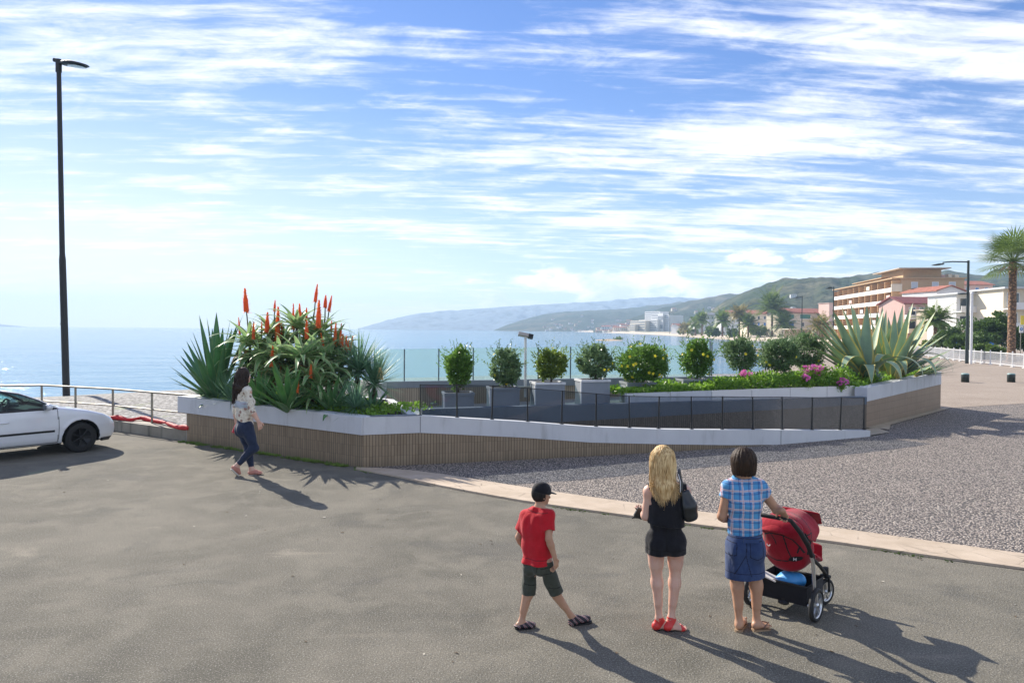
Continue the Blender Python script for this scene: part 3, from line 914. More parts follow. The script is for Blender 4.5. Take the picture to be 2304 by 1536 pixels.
# ------------------------------------------------------------------ floodlight by the parapet
p = D(1182, 866, 18.95)
fl = empty('floodlight', p, label='grey box floodlight tilted on a thin white pole behind the ramp', cat='floodlight')
ztop = D(1181, 757, 18.95).z
mb = MB(); mb.tube([(p.x, p.y, p.z - .3), (p.x - .005, p.y, ztop)], 0.032, 10); mb.build('pole', M_WHITEMET, fl)
mb = MB(); mb.box((p.x, p.y, p.z - .06), (0.36, 0.2, 0.05)); mb.build('base_plate', M_GALV, fl)
R = Matrix.Rotation(0.2, 3, 'Y') @ Matrix.Rotation(-0.25, 3, 'X')
mb = MB(); mb.box((p.x - .01, p.y, ztop + .035), (0.36, 0.2, 0.075), R=R); mb.build('housing', paint('taupe_metal', (0.42, 0.38, 0.35), .4), fl)
mb = MB(); mb.box(Vector((p.x - .01, p.y, ztop + .03)) + R @ Vector((.14, -.0, 0.0)), (0.12, 0.212, 0.088), R=R); mb.build('cowl', M_BLACK, fl)
mb = MB(); mb.box((p.x, p.y, ztop - .02), (0.05, 0.06, 0.06)); mb.build('bracket', M_WHITEMET, fl)

# ------------------------------------------------------------------ low sea wall, rail and red cloth on the left
w1 = [xy(G(94, 958)), xy(G(254, 968)), xy(G(420, 992.5))]
corner = Vector(w1[0])
w0 = [(-34, 18.2), (corner.x - .4, corner.y - .05)]
low = empty('low_wall', (*w1[1], 0), label='low stained concrete wall under the metal railing at the car park edge', cat='wall')
mb = MB()
pl = [(-40, 15.5), (corner.x - .5, corner.y - .15)] + w1[1:]
bk = offs(pl, 0.5)
for i in range(len(pl) - 1):
    a, c = pl[i], pl[i + 1]; a2, c2 = bk[i], bk[i + 1]
    mb.face([(*a, 0), (*c, 0), (*c, .25), (*a, .25)])
    mb.face([(*a, .25), (*c, .25), (*c2, .25), (*a2, .25)])
    mb.face([(*c2, -.5), (*a2, -.5), (*a2, .25), (*c2, .25)])
mb.build('wall_face', M_OLDCON, low)

rail = empty('metal_railing', (*w1[1], .25), label='weathered tubular metal railing on the low wall beside the beach', cat='railing')
def rp(px, py): return G(px, py, .25)
rpx = [(-150, 935), (94, 929), (170, 934.5), (254, 941), (342, 951.5)]
rt = [D(94, 858, rp(94, 929).y).z]
prev_top = []
for px, py in rpx:
    q = rp(px, py)
    topz = 1.0
    prev_top.append((q.x, q.y, topz))
    mb = MB(); mb.tube([(q.x, q.y, .24), (q.x, q.y, topz - .01)], 0.028, 8); mb.build('post', M_GALV, rail)
endp = Vector(xy(A)) + Vector((.35, .35))
prev_top.append((endp.x, endp.y, .985))
mb = MB(); mb.tube(prev_top, 0.024, 8); mb.build('top_rail', M_GALV, rail)
mb = MB(); mb.tube([(x, y, z - .42) for x, y, z in prev_top], 0.018, 8); mb.build('middle_rail', M_GALV, rail)

mb = MB()
rc = []
for k in range(46):
    t = k / 45
    px = -60 + (425 + 60) * t
    py = np.interp(px, [-60, 100, 240, 258, 290, 320, 345, 375, 400, 425], [916, 913, 940, 939.5, 943.5, 941, 945, 953, 960, 964])
    z = .3 if px > 90 else .3
    q = G(px, py, z)
    q.y += .02
    q.z = .30 + .015 * math.sin(k * 1.3)
    rc.append(q)
mb.tube(rc, [0.05 + .012 * math.sin(k * .9) + .008 * math.sin(k * 2.3 + 1) for k in range(46)], 10, flat=1.0)
o = mb.build('rolled_cloth', M_REDCLOTH, origin=(rc[30].x, rc[30].y, .25))
tag(o, 'long rolled red cloth lying on the low wall behind the metal railing', 'cloth')

# ------------------------------------------------------------------ lamps
def lamp_head(mb, mb2, base, d, L, wd):
    """a flat oval street lantern from base along d"""
    d = Vector(d).normalized(); side = Vector((0, 0, 1)).cross(d).normalized(); up = d.cross(side)
    rows = []
    prof = [(0, .25, .5), (.1, .6, .9), (.35, 1, 1.1), (.5, 1, 1.05), (.75, .85, .7), (.93, .5, .4), (1, .12, .15)]
    for t, w_, h_ in prof:
        c = Vector(base) + d * (t * L)
        row = []
        for k in range(12):
            a = 2 * math.pi * k / 12
            sx, sz = math.cos(a) * wd * w_ / 2, math.sin(a) * wd * .2 * h_
            if sz < 0: sz *= .45
            row.append(c + side * sx + up * sz)
        rows.append(row)
    mb.grid(rows, closed_u=True); mb.face(rows[0][::-1]); mb.face(rows[-1])
    rows = []
    for t in (.3, .45, .6, .75, .9):
        c = Vector(base) + d * (t * L) - up * (wd * .092)
        w_ = wd * .38 * math.sin((t - .25) / .7 * math.pi) ** .6
        rows.append([c + side * w_ * s - up * (.02 * (1 - s * s)) for s in (-1, -.5, 0, .5, 1)])
    mb2.grid(rows)


M_LENS = paint('lamp_lens', (0.62, 0.66, 0.66), 0.2)
yl = 34.0; ls = yl / 19.05                    # the mast stands out on the beach
top = D(132, 140, yl + .1)
lb = D(149.5, 900, yl); lb.z = -.6
lamp = empty('street_lamp', lb, label='tall black street lamp leaning slightly, behind the white car', cat='street lamp')
mb = MB()
mid_ = D(140.5, 585, yl + .05); mid2 = D(140, 570, yl + .05)
mb.tube([lb, lb.lerp(mid_, .5), mid_], [.085 * ls, .083 * ls, .078 * ls], 14)
mb.tube([mid_, mid2], [.078 * ls, .064 * ls], 14)
mb.tube([mid2, top], [.064 * ls, .054 * ls], 14)
mb.build('pole', M_BLACK, lamp)
mb = MB(); q = D(144, 729, yl + .05); mb.tube([q + Vector((0, 0, .03)), q - Vector((0, 0, .03))], .088 * ls, 12); mb.build('collar', M_BLACK, lamp)
mb = MB(); mb.tube([D(132, 163, yl + .1), D(132, 134, yl + .1)], .072 * ls, 12)
q = D(121, 135, yl + .1)
mb.tube([q, q + Vector((.40, 0, -.10))], .05 * ls, 10); mb.build('bracket', M_BLACK, lamp)
mb, mb2 = MB(), MB()
q = D(138, 144, yl + .1)
lamp_head(mb, mb2, q, (.97, -.30, -.16), .86 * ls, .44 * ls)
mb.build('lantern', M_BLACK, lamp)
mb2.build('lens', M_LENS, lamp)


def arm_lamp(px, py_top, Y, px_head, py_head, label, second=None, group='dark lamps along the promenade', mt=None, r=.085):
    t = D(px, py_top, Y)
    g = Vector((t.x, Y, max(lz(t.x, Y), 0) if Y > 100 else 0))
    o = empty('arm_street_lamp', g, label=label, cat='street lamp', group=group)
    mt = mt or M_DKGREEN
    mb = MB(); mb.tube([g, g.lerp(t, .35), t], [r * 1.15, r, r * .75], 10); mb.build('pole', mt, o)
    hd = D(px_head, py_head, Y)
    mb = MB()
    n0 = t - Vector((0, 0, .25)) if False else t - Vector((0, 0, .12))
    L = n0.x - hd.x
    mb.tube([n0, n0 + Vector((-L * .45, 0, .02)), n0 + Vector((-L * .7, 0, -.06 * L / 3)), hd + Vector((.9, 0, .08))], [.055, .05, .05, .05], 8)
    mb.build('arm', mt, o)
    m1, m2 = MB(), MB(); lamp_head(m1, m2, hd + Vector((1.0, 0, .1)), (-1, 0, -.1), 1.05, .5)
    m1.build('lantern', mt, o); m2.build('lens', M_LENS, o)
    if second:
        hd = D(second[0], second[1], Y); s0 = D(px, second[2], Y)
        mb = MB(); mb.tube([s0, hd + Vector((.8, 0, .05))], .05, 8); mb.build('arm', mt, o)
        m1, m2 = MB(), MB(); lamp_head(m1, m2, hd + Vector((.85, 0, .05)), (-1, 0, -.08), .9, .45)
        m1.build('lantern', mt, o); m2.build('lens', M_LENS, o)
    return o


arm_lamp(2179, 586, 63, 2097, 597, 'dark green lamp post with long arm, beside the white pole and fence', second=(2152, 662, 658), r=.12)
arm_lamp(1876, 645, 112, 1857, 650, 'thin dark lamp post rising in front of the balconied apartment block', r=.10)
arm_lamp(1805, 666, 150, 1786, 671, 'thin dark lamp post before the red roofed house with green windows', r=.10)
arm_lamp(1507, 702, 540, 1514, 706, 'tiny distant lamp post in front of the white hotel', r=.12)
q = D(2187, 661, 62)
o = empty('white_pole', (q.x, 62, 0), label='plain white pole standing right of the dark green lamp post', cat='pole')
mb = MB(); mb.tube([(q.x, 62, 0), (q.x, 62, q.z)], .105, 10); mb.build('shaft', M_WHITEMET, o)
mb = MB(); mb.blob((q.x, 62, q.z + .02), .13, 8); mb.build('cap', M_WHITEMET, o)

# ------------------------------------------------------------------ bollards
for px, lab in ((2171.5, 'short dark green bollard with pale cap, the one nearer the agave bed'), (2275, 'short dark green bollard with pale cap, nearest the right edge')):
    g = G(px, 860)
    o = empty('bollard', g, label=lab, cat='bollard', group='bollards on the promenade')
    mb = MB(); mb.lathe([(.0, .0), (.19, 0), (.19, .40), (.185, .42), (0.0, .42)], g, 20); mb.build('body', M_DKGREEN, o)
    mb = MB(); mb.lathe([(.187, .42), (.19, .445), (.15, .475), (.0, .485)], g, 20); mb.build('cap', paint('pale_green_cap', (0.25, 0.38, 0.36), .5), o)

# ------------------------------------------------------------------ white fence on the promenade
fence_px = [(2420, 840), (2362, 834.5), (2304, 829), (2278, 826), (2252, 823), (2228, 820.5), (2208, 818.5), (2192, 816.5), (2176, 814.7), (2160, 812.7), (2146, 811), (2132, 809), (2118, 807), (2104, 805), (2090, 803), (2078, 801.5)]
fp = [G(*p) for p in fence_px]
fe = empty('promenade_fence', fp[5], label='white metal bar fence along the far side of the promenade', cat='fence')
fp = fp + [fp[-1] + (fp[-1] - fp[-3]) * k for k in (1, 2, 3)]
for i, p in enumerate(fp):
    mb = MB(); mb.tube([p, p + Vector((0, 0, 1.12))], .045, 8); mb.blob(p + Vector((0, 0, 1.14)), .065, 6)
    mb.box((p.x, p.y, .04), (.2, .2, .08), .3)
    mb.build('post', M_WHITEMET, fe)
for a, c in zip(fp, fp[1:]):
    d = c - a; L = d.length; d.normalize()
    mb = MB()
    mb.tube([a + Vector((0, 0, 1.02)), c + Vector((0, 0, 1.02))], .03, 6)
    mb.tube([a + Vector((0, 0, .14)), c + Vector((0, 0, .14))], .025, 6)
    nb = int(L / .12)
    for k in range(1, nb):
        q = a + d * (L * k / nb)
        mb.tube([q + Vector((0, 0, .14)), q + Vector((0, 0, 1.02))], .015, 4, caps=False)
    mb.build('bar_panel', M_WHITEMET, fe)

# ------------------------------------------------------------------ weeds at the foot of the planter and along the kerb
mb = MB()
rg = random.Random(3)
def tuft(x, y, z, h, n):
    for _ in range(n):
        a = rg.uniform(0, 6.28); r = rg.uniform(0, .07); l = h * rg.uniform(.5, 1.2)
        bx, by = x + math.cos(a) * r, y + math.sin(a) * r
        dx, dy = math.cos(a + rg.uniform(-1, 1)) * l * .9, math.sin(a + rg.uniform(-1, 1)) * l * .9
        w = .012
        mb.face([(bx - w, by, z), (bx + w, by, z), (bx + dx, by + dy, z + l * rg.uniform(.3, 1))])
for k in range(230):
    t = rg.random()
    if noise.noise(Vector((t * 14, 2, 0))) < -0.1 and rg.random() < .85: continue
    p = A.lerp(B, t) + Vector((nAB.x, nAB.y, 0)) * rg.uniform(.02, .16)
    tuft(p.x, p.y, 0.0, .055, 14)
for k in range(420):
    t = rg.random() ** 1.3
    if noise.noise(Vector((t * 30, 7, 0))) < 0.12: continue
    i = int(t * 58); p = r0[i].lerp(r0[i + 1], rg.random())
    tuft(p.x + rg.uniform(-.02, .02), p.y - rg.uniform(0.0, .07), 0, .022, 8)
o = mb.build('grass_weeds', M_GRASS); o['kind'] = 'stuff'; tag(o, 'green weeds growing along the planter foot and kerb line', 'weeds')

# ------------------------------------------------------------------ specks of litter on the asphalt
mb = MB()
for k in range(170):
    x, y = rg.uniform(-9, 7), rg.uniform(4.2, 15)
    if y > 13 and x > -4: continue
    a = rg.uniform(0, 6.28); l = rg.uniform(.008, .03); w_ = l * rg.uniform(.3, .7)
    d = Vector((math.cos(a), math.sin(a), 0)); n_ = Vector((-d.y, d.x, 0)); c_ = Vector((x, y, .004))
    mb.face([c_ - d * l, c_ - n_ * w_ + Vector((0, 0, .006)), c_ + d * l, c_ + n_ * w_ + Vector((0, 0, .004))], rg.choice([0, 0, 1]))
o = mb.build('dry_leaf_litter', [paint('dead_leaf', (.10, .065, .035), .9, var=.4), paint('pale_scrap', (.5, .46, .38), .9)]); o['kind'] = 'stuff'; tag(o, 'tiny dry leaves and pale scraps scattered over the asphalt', 'litter')
# ------------------------------------------------------------------ leaf materials
def leaf_mat(name, c0, c1, margin=None, mw=0.12, tip=None, trans=0.3, rough=0.45, vs=5.0, gloss=0.4, base=None, stripe=0.0):
    mt = bpy.data.materials.new(name); mt.use_nodes = True
    nt = NT(mt.node_tree); b = mt.node_tree.nodes['Principled BSDF']
    tc = nt.n('ShaderNodeTexCoord')
    nz = nt.noise(tc.outputs['Object'], vs, 5.0, 0.65)
    col = nt.mix(nt.maprange(nz, 0.32, 0.68), c0, c1)
    sp = nt.n('ShaderNodeSeparateXYZ', {0: tc.outputs['UV']})
    if stripe:
        st = nt.noise(nt.n('ShaderNodeCombineXYZ', {0: nt.math('MULTIPLY', sp.outputs[0], 14.0), 1: nt.math('MULTIPLY', sp.outputs[1], .7), 2: 0.0}).outputs[0], 1.0, 3.0, .5)
        col = nt.mix(nt.maprange(st, .45, .65, 0, stripe), col, tuple(min(1, c * 2.1) for c in c1))
    if base is not None:
        col = nt.mix(nt.maprange(sp.outputs[1], 0.22, 0.0, 0, .85), col, base)
    if margin is not None:
        e = nt.math('ABSOLUTE', nt.math('SUBTRACT', sp.outputs[0], 0.5))
        col = nt.mix(nt.maprange(e, 0.5 - mw, 0.5 - mw * 0.55), col, margin)
    if tip is not None:
        col = nt.mix(nt.maprange(sp.outputs[1], 0.94, 1.0), col, tip)
    nt.set(b, 'Base Color', col); b.inputs['Roughness'].default_value = rough
    b.inputs['Specular IOR Level'].default_value = gloss
    if trans:
        tl = nt.n('ShaderNodeBsdfTranslucent', {'Color': nt.mix(0.5, col, tuple(min(1, c * 1.6) for c in c1))})
        mx = nt.n('ShaderNodeMixShader', {0: trans, 1: b, 2: tl})
        out = mt.node_tree.nodes['Material Output']
        mt.node_tree.links.new(mx.outputs[0], out.inputs[0])
    return mt


L_AGAVE = leaf_mat('agave_leaf', (0.055, 0.165, 0.065), (0.11, 0.25, 0.10), (0.26, 0.32, 0.13), 0.05, tip=(0.05, 0.03, 0.02), trans=.22, stripe=.25)
L_ALOE = leaf_mat('aloe_leaf', (0.11, 0.24, 0.09), (0.25, 0.39, 0.16), (0.56, 0.56, 0.32), 0.16, trans=.32, stripe=.5, vs=3)
L_YUCCA = leaf_mat('yucca_leaf', (0.10, 0.21, 0.12), (0.19, 0.33, 0.19), None, trans=.28)
L_GREEN = leaf_mat('small_agave_leaf', (0.07, 0.20, 0.06), (0.14, 0.30, 0.10), (0.27, 0.36, 0.14), 0.07, trans=.28, stripe=.2)
L_VARIEG = leaf_mat('variegated_agave_leaf', (0.25, 0.37, 0.25), (0.38, 0.50, 0.34), (0.74, 0.60, 0.20), 0.13, tip=(0.12, 0.06, 0.03), trans=.28, rough=.5, base=(0.55, 0.42, 0.12), vs=2)
L_SILVER = leaf_mat('silver_leaf', (0.28, 0.40, 0.33), (0.42, 0.54, 0.45), None, trans=.15)
L_DARK = leaf_mat('dark_fan_leaf', (0.018, 0.055, 0.03), (0.04, 0.10, 0.055), None, trans=.15)
L_BUSH = [leaf_mat('glossy_shrub_leaf', (0.045, 0.125, 0.018), (0.15, 0.27, 0.045), None, trans=.35, rough=.32, vs=14),
          leaf_mat('grey_green_shrub_leaf', (0.06, 0.13, 0.045), (0.19, 0.28, 0.13), None, trans=.3, rough=.35, vs=14),
          leaf_mat('olive_shrub_leaf', (0.06, 0.12, 0.018), (0.20, 0.27, 0.045), None, trans=.35, rough=.4, vs=14)]
L_COVER = leaf_mat('ground_cover_leaf', (0.09, 0.21, 0.02), (0.24, 0.40, 0.045), None, trans=.35, rough=.4, vs=8)
L_FLOWER_Y = leaf_mat('yellow_petal', (0.75, 0.60, 0.02), (0.85, 0.72, 0.05), None, trans=.3)
L_FLOWER_P = leaf_mat('pink_petal', (0.72, 0.10, 0.42), (0.80, 0.25, 0.55), None, trans=.3)
L_RED = leaf_mat('aloe_flower', (0.84, 0.11, 0.02), (0.95, 0.27, 0.06), None, trans=.4, vs=12)
M_STEM = paint('plant_stem', (0.10, 0.13, 0.06), 0.7)
M_TRUNK = paint('bark', (0.10, 0.075, 0.05), 0.9, var=.35, vscale=18, bump=.6)
M_STEMD = paint('aloe_stem', (0.09, 0.085, 0.05), .9, var=.4, vscale=14)
M_DRY = leaf_mat('dry_leaf', (0.28, 0.13, 0.05), (0.42, 0.24, 0.10), None, trans=.2)
M_PALE_SPIKE = leaf_mat('cream_flower', (0.62, 0.42, 0.16), (0.72, 0.58, 0.3), None, trans=.2)


def blade(mb, base, az, el, L, w, droop=0.0, nseg=8, prof='agave', fold=0.35, mi=0, twist=0.0, droop_pow=1.5, thick=0.0, sway=0.0):
    """a leaf: starts at base, heading az / elevation el (radians), bending down by droop over its length"""
    p = Vector(base)
    rows, uvs = [], []
    for i in range(nseg + 1):
        t = i / nseg
        e = el - droop * (t ** droop_pow)
        a = az + sway * t
        d = Vector((math.cos(a) * math.cos(e), math.sin(a) * math.cos(e), math.sin(e)))
        side = Vector((-math.sin(a), math.cos(a), 0))
        nrm = d.cross(side)
        if nrm.z < 0 and abs(e) < 1.5: nrm = -nrm
        nrm = side.cross(d) * -1
        nrm = Vector((-math.cos(a) * math.sin(e), -math.sin(a) * math.sin(e), math.cos(e)))
        tw = twist * t
        s2 = side * math.cos(tw) + nrm * math.sin(tw)
        n2 = nrm * math.cos(tw) - side * math.sin(tw)
        if prof == 'agave': ww = w * (0.52 + 1.55 * t - 2.07 * t * t) if t < 1 else 0.0
        elif prof == 'agave2': ww = w * min(1, (0.62 + 1.3 * t)) * min(1, ((1 - t) / 0.62)) ** 0.85
        elif prof == 'aloe': ww = w * (1 - t) ** 0.75
        elif prof == 'strap': ww = w * (1 - t ** 3)
        else: ww = w * min(1, 4 * t + .3) * (1 - t) ** .6
        ww = max(ww, 0.0012)
        f = fold * (1 - 0.6 * t)
        row = []
        for sx in (-0.5, -0.25, 0, 0.25, 0.5):
            row.append(p + s2 * (sx * ww) + n2 * (abs(sx) * 2 * f * ww * .5))
        rows.append(row); uvs.append([(q, t) for q in (0, .25, .5, .75, 1)])
        p = p + d * (L / nseg)
    mb.grid(rows, mi, uvs)
    if thick:                                     # a fleshy back
        r2 = []
        for i, row in enumerate(rows):
            t = i / nseg
            c = row[2]
            dn = (rows[min(i + 1, nseg)][2] - rows[max(i - 1, 0)][2]).normalized()
            sd_ = (row[4] - row[0])
            sd_ = sd_.normalized() if sd_.length > 1e-6 else Vector((1, 0, 0))
            nb = dn.cross(sd_)
            th = thick * (1 - t) * w
            r2.append([row[0], row[1] + nb * th * .8, row[2] + nb * th, row[3] + nb * th * .8, row[4]])
        mb.grid([r[::-1] for r in r2], mi, [[(1 - q, i / nseg) for q in (0, .25, .5, .75, 1)] for i in range(nseg + 1)])
    return rows[-1][2]


def facing(px, py, y):
    return D(px, py, y)


# ------------------------------------------------------------------ left planter: big agave
SOIL_Z = 0.88
def soil_pt(px, y, z=SOIL_Z):
    p = D(px, 900, y); return Vector((p.x, y, z))


rg = random.Random(11)
c = soil_pt(487, 17.3)
c.z = 0.86
ag = empty('agave', c, label='big dark green agave with tall stiff sword leaves, leftmost in the planter', cat='agave')
mb = MB()
# leaf tips read off the photograph: (px, py, how far the leaf leans towards the viewer)
for px, py, dy, w in [(398, 800, -.2, .22), (414, 782, .5, .22), (433, 757, -.1, .23), (472, 714, -.1, .25), (512, 716, .1, .25), (530, 726, -.3, .24), (383, 846, -.3, .2), (425, 820, -.7, .22), (445, 800, -.8, .22), (386, 822, -.5, 0.24), (425, 768, .3, 0.26), (440, 745, -.3, 0.24), (453, 708, .2, 0.24), (487, 702, .4, 0.28), (491, 735, -.35, 0.24), (500, 735, .5, 0.24), (541, 706, .1, 0.28), (567, 712, .35, 0.28), (392, 862, -.7, 0.23), (400, 838, .2, 0.23), (466, 770, -.65, 0.23), (478, 738, .75, 0.24), (519, 738, .7, 0.24), (555, 745, -.2, 0.24), (410, 800, .75, 0.23), (455, 890, -.95, 0.17), (520, 880, -.95, 0.17), (430, 885, -.9, 0.18), (560, 800, -.4, 0.21), (548, 840, -.85, 0.20), (505, 770, -.75, 0.21), (440, 850, -1.0, 0.18)]:
    tip = D(px, py, c.y + dy)
    v = tip - c
    az = math.atan2(v.y, v.x); el = math.atan2(v.z, math.hypot(v.x, v.y))
    dr = rg.uniform(.02, .16) if py < 860 else .5
    blade(mb, c + Vector((math.cos(az), math.sin(az), 0)) * .07, az, el + dr * .42, v.length * 1.0, w, dr, 9, 'agave', .55, thick=.16, droop_pow=1.2)
for k in range(9):
    a = rg.uniform(math.pi, 2 * math.pi); blade(mb, c, a, rg.uniform(.0, .5), rg.uniform(.45, .8), .13, .6, 6, 'agave', .5, thick=.1)
mb.build('leaves', L_AGAVE, ag)

# ------------------------------------------------------------------ the branching aloe
ab = empty('aloe_bush', soil_pt(690, 16.3), label='large branching aloe in the left planter with striped arching leaves and red flower spikes', cat='aloe')


def rosette(mb, c, n, L, w, tilt=None, rg=rg, el0=.25, el1=1.3, droop=(1.2, 2.3)):
    for k in range(n):
        az = k * 2.39996 + rg.uniform(-.2, .2)
        f = k / n
        el = el0 + (el1 - el0) * f
        blade(mb, Vector(c) + Vector((math.cos(az), math.sin(az), 0)) * .02, az, el, L * rg.uniform(.8, 1.12) * (1 - .25 * f), w * rg.uniform(.85, 1.15), rg.uniform(*droop) * (1 - .45 * f), 8, 'aloe', .45, twist=rg.uniform(-.3, .3), droop_pow=1.1)


heads = [(562, 778, 16.9, .95, 30), (612, 756, 17.2, .85, 26), (668, 740, 17.0, 1.0, 30), (718, 756, 16.8, .9, 28), (630, 808, 16.3, .9, 30), (676, 812, 15.9, 1.05, 34), (728, 808, 16.2, .9, 28), (752, 785, 16.7, .85, 24), (598, 812, 16.6, .85, 26), (770, 822, 16.4, .8, 22), (694, 776, 17.2, .9, 24), (575, 835, 17.2, .8, 20), (706, 850, 15.6, .75, 20), (636, 776, 17.4, .8, 20), (745, 840, 16.0, .8, 22), (650, 850, 16.2, .8, 22), (610, 848, 16.4, .75, 20), (690, 838, 16.6, .8, 20), (780, 850, 16.3, .7, 20), (660, 868, 15.8, .75, 20), (720, 872, 15.6, .7, 20), (595, 868, 16.6, .7, 18), (765, 868, 15.9, .65, 18), (630, 835, 17.0, .8, 20), (715, 830, 17.0, .8, 20), (560, 812, 17.2, .8, 20), (765, 800, 17.0, .75, 20), (588, 790, 17.4, .9, 22), (650, 775, 17.4, .9, 22), (700, 800, 17.2, .9, 22), (740, 815, 17.2, .8, 20), (655, 830, 16.6, .85, 22), (605, 835, 16.9, .8, 20), (700, 868, 16.2, .7, 18), (560, 845, 17.3, .75, 18), (745, 862, 16.4, .7, 18), (635, 862, 16.6, .7, 18)]
for k, (px, py, y, L, n) in enumerate(heads):
    h = D(px, py, y)
    mb = MB()
    rosette(mb, h, int(n * .85), L * 1.1, .185)
    ro = mb.build('leaf_rosette', L_ALOE, ab)
    mb = MB()
    foot = Vector((h.x * .97 + ab.location.x * .03 + rg.uniform(-.1, .1), h.y + rg.uniform(-.1, .15), .84))
    mb.tube([foot, foot.lerp(h, .5) + Vector((rg.uniform(-.06, .06), 0, 0)), h], [.045, .035, .03], 6)
    mb.build('stem', M_STEMD, ro)
    mb = MB()
    for q in range(7):                              # withered leaves under the head
        az = rg.uniform(0, 6.28); blade(mb, h - Vector((0, 0, .08)), az, -.3, L * .6, .05, 1.0, 5, 'aloe', .3)
    mb.build('withered_leaves', M_DRY, ro)


def spike(parent, px0, py0, px1, py1, y, hpx, wpx, foot=None):
    """flower spike: tip at (px0,py0), its lower end hpx below; stem to (px1,py1)"""
    sc = y / FPX; wpx = wpx * 1.6
    tip = D(px0, py0, y); low = D(px0 + (px1 - px0) * hpx / max(py1 - py0, 1), py0 + hpx, y)
    ax = (tip - low); L = ax.length; ax.normalize()
    e1 = ax.orthogonal().normalized(); e2 = ax.cross(e1)
    mb = MB()
    mb.tube([low, low.lerp(tip, .5), tip], [wpx * sc * .22, wpx * sc * .2, .004], 7)
    n = 90
    for k in range(n):
        t = k / n
        a = k * 2.4
        rr = wpx * sc * .5 * (1 - t) ** .8 * (1.0 if t > .12 else .85) * rg.uniform(.65, 1.2)
        c0 = low + ax * (L * t)
        o = (e1 * math.cos(a) + e2 * math.sin(a))
        ln = L * .17 * (1 - t * .7) * rg.uniform(.6, 1.3)
        # buds point up near the tip, florets hang at the bottom
        dz = (-.55 + 1.9 * t)
        c1 = c0 + o * rr + ax * (ln * dz)
        wv = ax.cross(o) * (wpx * sc * .085)
        mb.face([c0 - wv * .6, c0 + wv * .6, c1 + wv, c1 - wv], smooth=True)
    o_ = mb.build('flower_spike', L_RED, parent)
    mb = MB()
    end = D(px1, py1, y + .05)
    mb.tube([low + ax * (L * .1), low.lerp(end, .5) + Vector((.01, 0, 0)), end], [.013, .016, .018], 6)
    mb.build('flower_stalk', M_STEM, o_)


for s_ in [(551, 651, 559, 765, 16.8, 50, 17), (619, 676, 615, 740, 17.2, 24, 8), (626, 694, 624, 770, 16.9, 72, 17), (602, 704, 600, 775, 16.8, 44, 15), (660, 686, 660, 745, 16.9, 55, 10), (674, 685, 675, 740, 17.0, 38, 13), (690, 693, 688, 740, 17.2, 22, 9), (714, 641, 704, 720, 16.9, 38, 11), (718, 678, 716, 745, 16.6, 60, 17), (733, 665, 729, 735, 16.9, 27, 12), (746, 667, 733, 737, 16.9, 33, 10), (690, 722, 690, 770, 16.3, 40, 13), (571, 726, 570, 780, 16.6, 38, 11), (614, 778, 611, 830, 16.0, 46, 13), (700, 816, 699, 850, 15.4, 34, 10), (671, 849, 669, 890, 15.1, 34, 9), (756, 727, 752, 790, 16.5, 48, 11), (768, 730, 764, 790, 16.5, 45, 8), (746, 722, 744, 780, 16.9, 22, 7), (589, 722, 588, 765, 17.0, 28, 5), (634, 726, 634, 770, 17.0, 26, 5), (772, 752, 768, 800, 16.4, 30, 9), (780, 757, 776, 800, 16.5, 30, 9), (785, 765, 779, 800, 16.4, 26, 8), (794, 757, 785, 800, 16.5, 30, 7), (537, 715, 541, 770, 17.2, 38, 7), (722, 750, 731, 800, 16.4, 40, 9)]:
    spike(ab, *s_)

# ------------------------------------------------------------------ lower plants in front of the aloe
def fan(mb, c, n, L, w, el=(.1, 1.4), half=None, droop=.15, prof='x', rg=rg, azr=(0, 6.283), fold=.25):
    for k in range(n):
        az = rg.uniform(*azr); e = rg.uniform(*el)
        blade(mb, Vector(c) + Vector((math.cos(az), math.sin(az), 0)) * .02, az, e, L * rg.uniform(.75, 1.1), w, droop * rg.uniform(.3, 1.5), 5, prof, fold)


def plant(name, px, y, z, label, cat, fn, mt, part='leaves', group=None):
    c = soil_pt(px, y, z)
    o = empty(name, c, label=label, cat=cat, group=group)
    mb = MB(); fn(mb, c)
    mb.build(part, mt, o)
    return o


def ros_small(n, L, w, el=(.25, 1.35), dr=.25):
    def f(mb, c):
        for k in range(n):
            az = k * 2.39996; e = el[0] + (el[1] - el[0]) * (k / n) + rg.uniform(-.1, .1)
            blade(mb, c + Vector((math.cos(az), math.sin(az), 0)) * .03, az, e, L * rg.uniform(.75, 1.1), w, dr * rg.uniform(.4, 1.5), 7, 'agave', .5, thick=.1)
    return f


plant('yucca', 520, 16.3, .90, 'blue green yucca ball of thin spiky leaves, behind the walking woman', 'yucca', lambda mb, c: fan(mb, c + Vector((0, 0, .12)), 150, .74, .018, el=(-.25, 1.5)), L_YUCCA)
plant('small_agave', 585, 15.9, .88, 'upright green agave rosette just right of the walking woman', 'agave', ros_small(24, 1.10, .17), L_GREEN)
plant('small_agave', 648, 15.2, .88, 'broad leaved green agave rosette in the middle of the planter front', 'agave', ros_small(24, 1.15, .17), L_GREEN)
plant('small_agave', 745, 15.2, .88, 'dull green spreading agave rosette near the right front of the planter', 'agave', ros_small(32, 1.02, .13, (.05, 1.25), .5), L_GREEN)
plant('small_aloe', 705, 15.3, .95, 'arching aloe rosette between the two front agaves in the left planter', 'aloe', lambda mb, c: rosette(mb, c + Vector((0, 0, .2)), 24, .75, .11), L_ALOE)
plant('yucca', 800, 14.75, .92, 'blue green spiky yucca ball at the right front corner of the planter', 'yucca', lambda mb, c: fan(mb, c + Vector((0, 0, .13)), 230, .64, .022, el=(-.3, 1.5)), L_YUCCA)
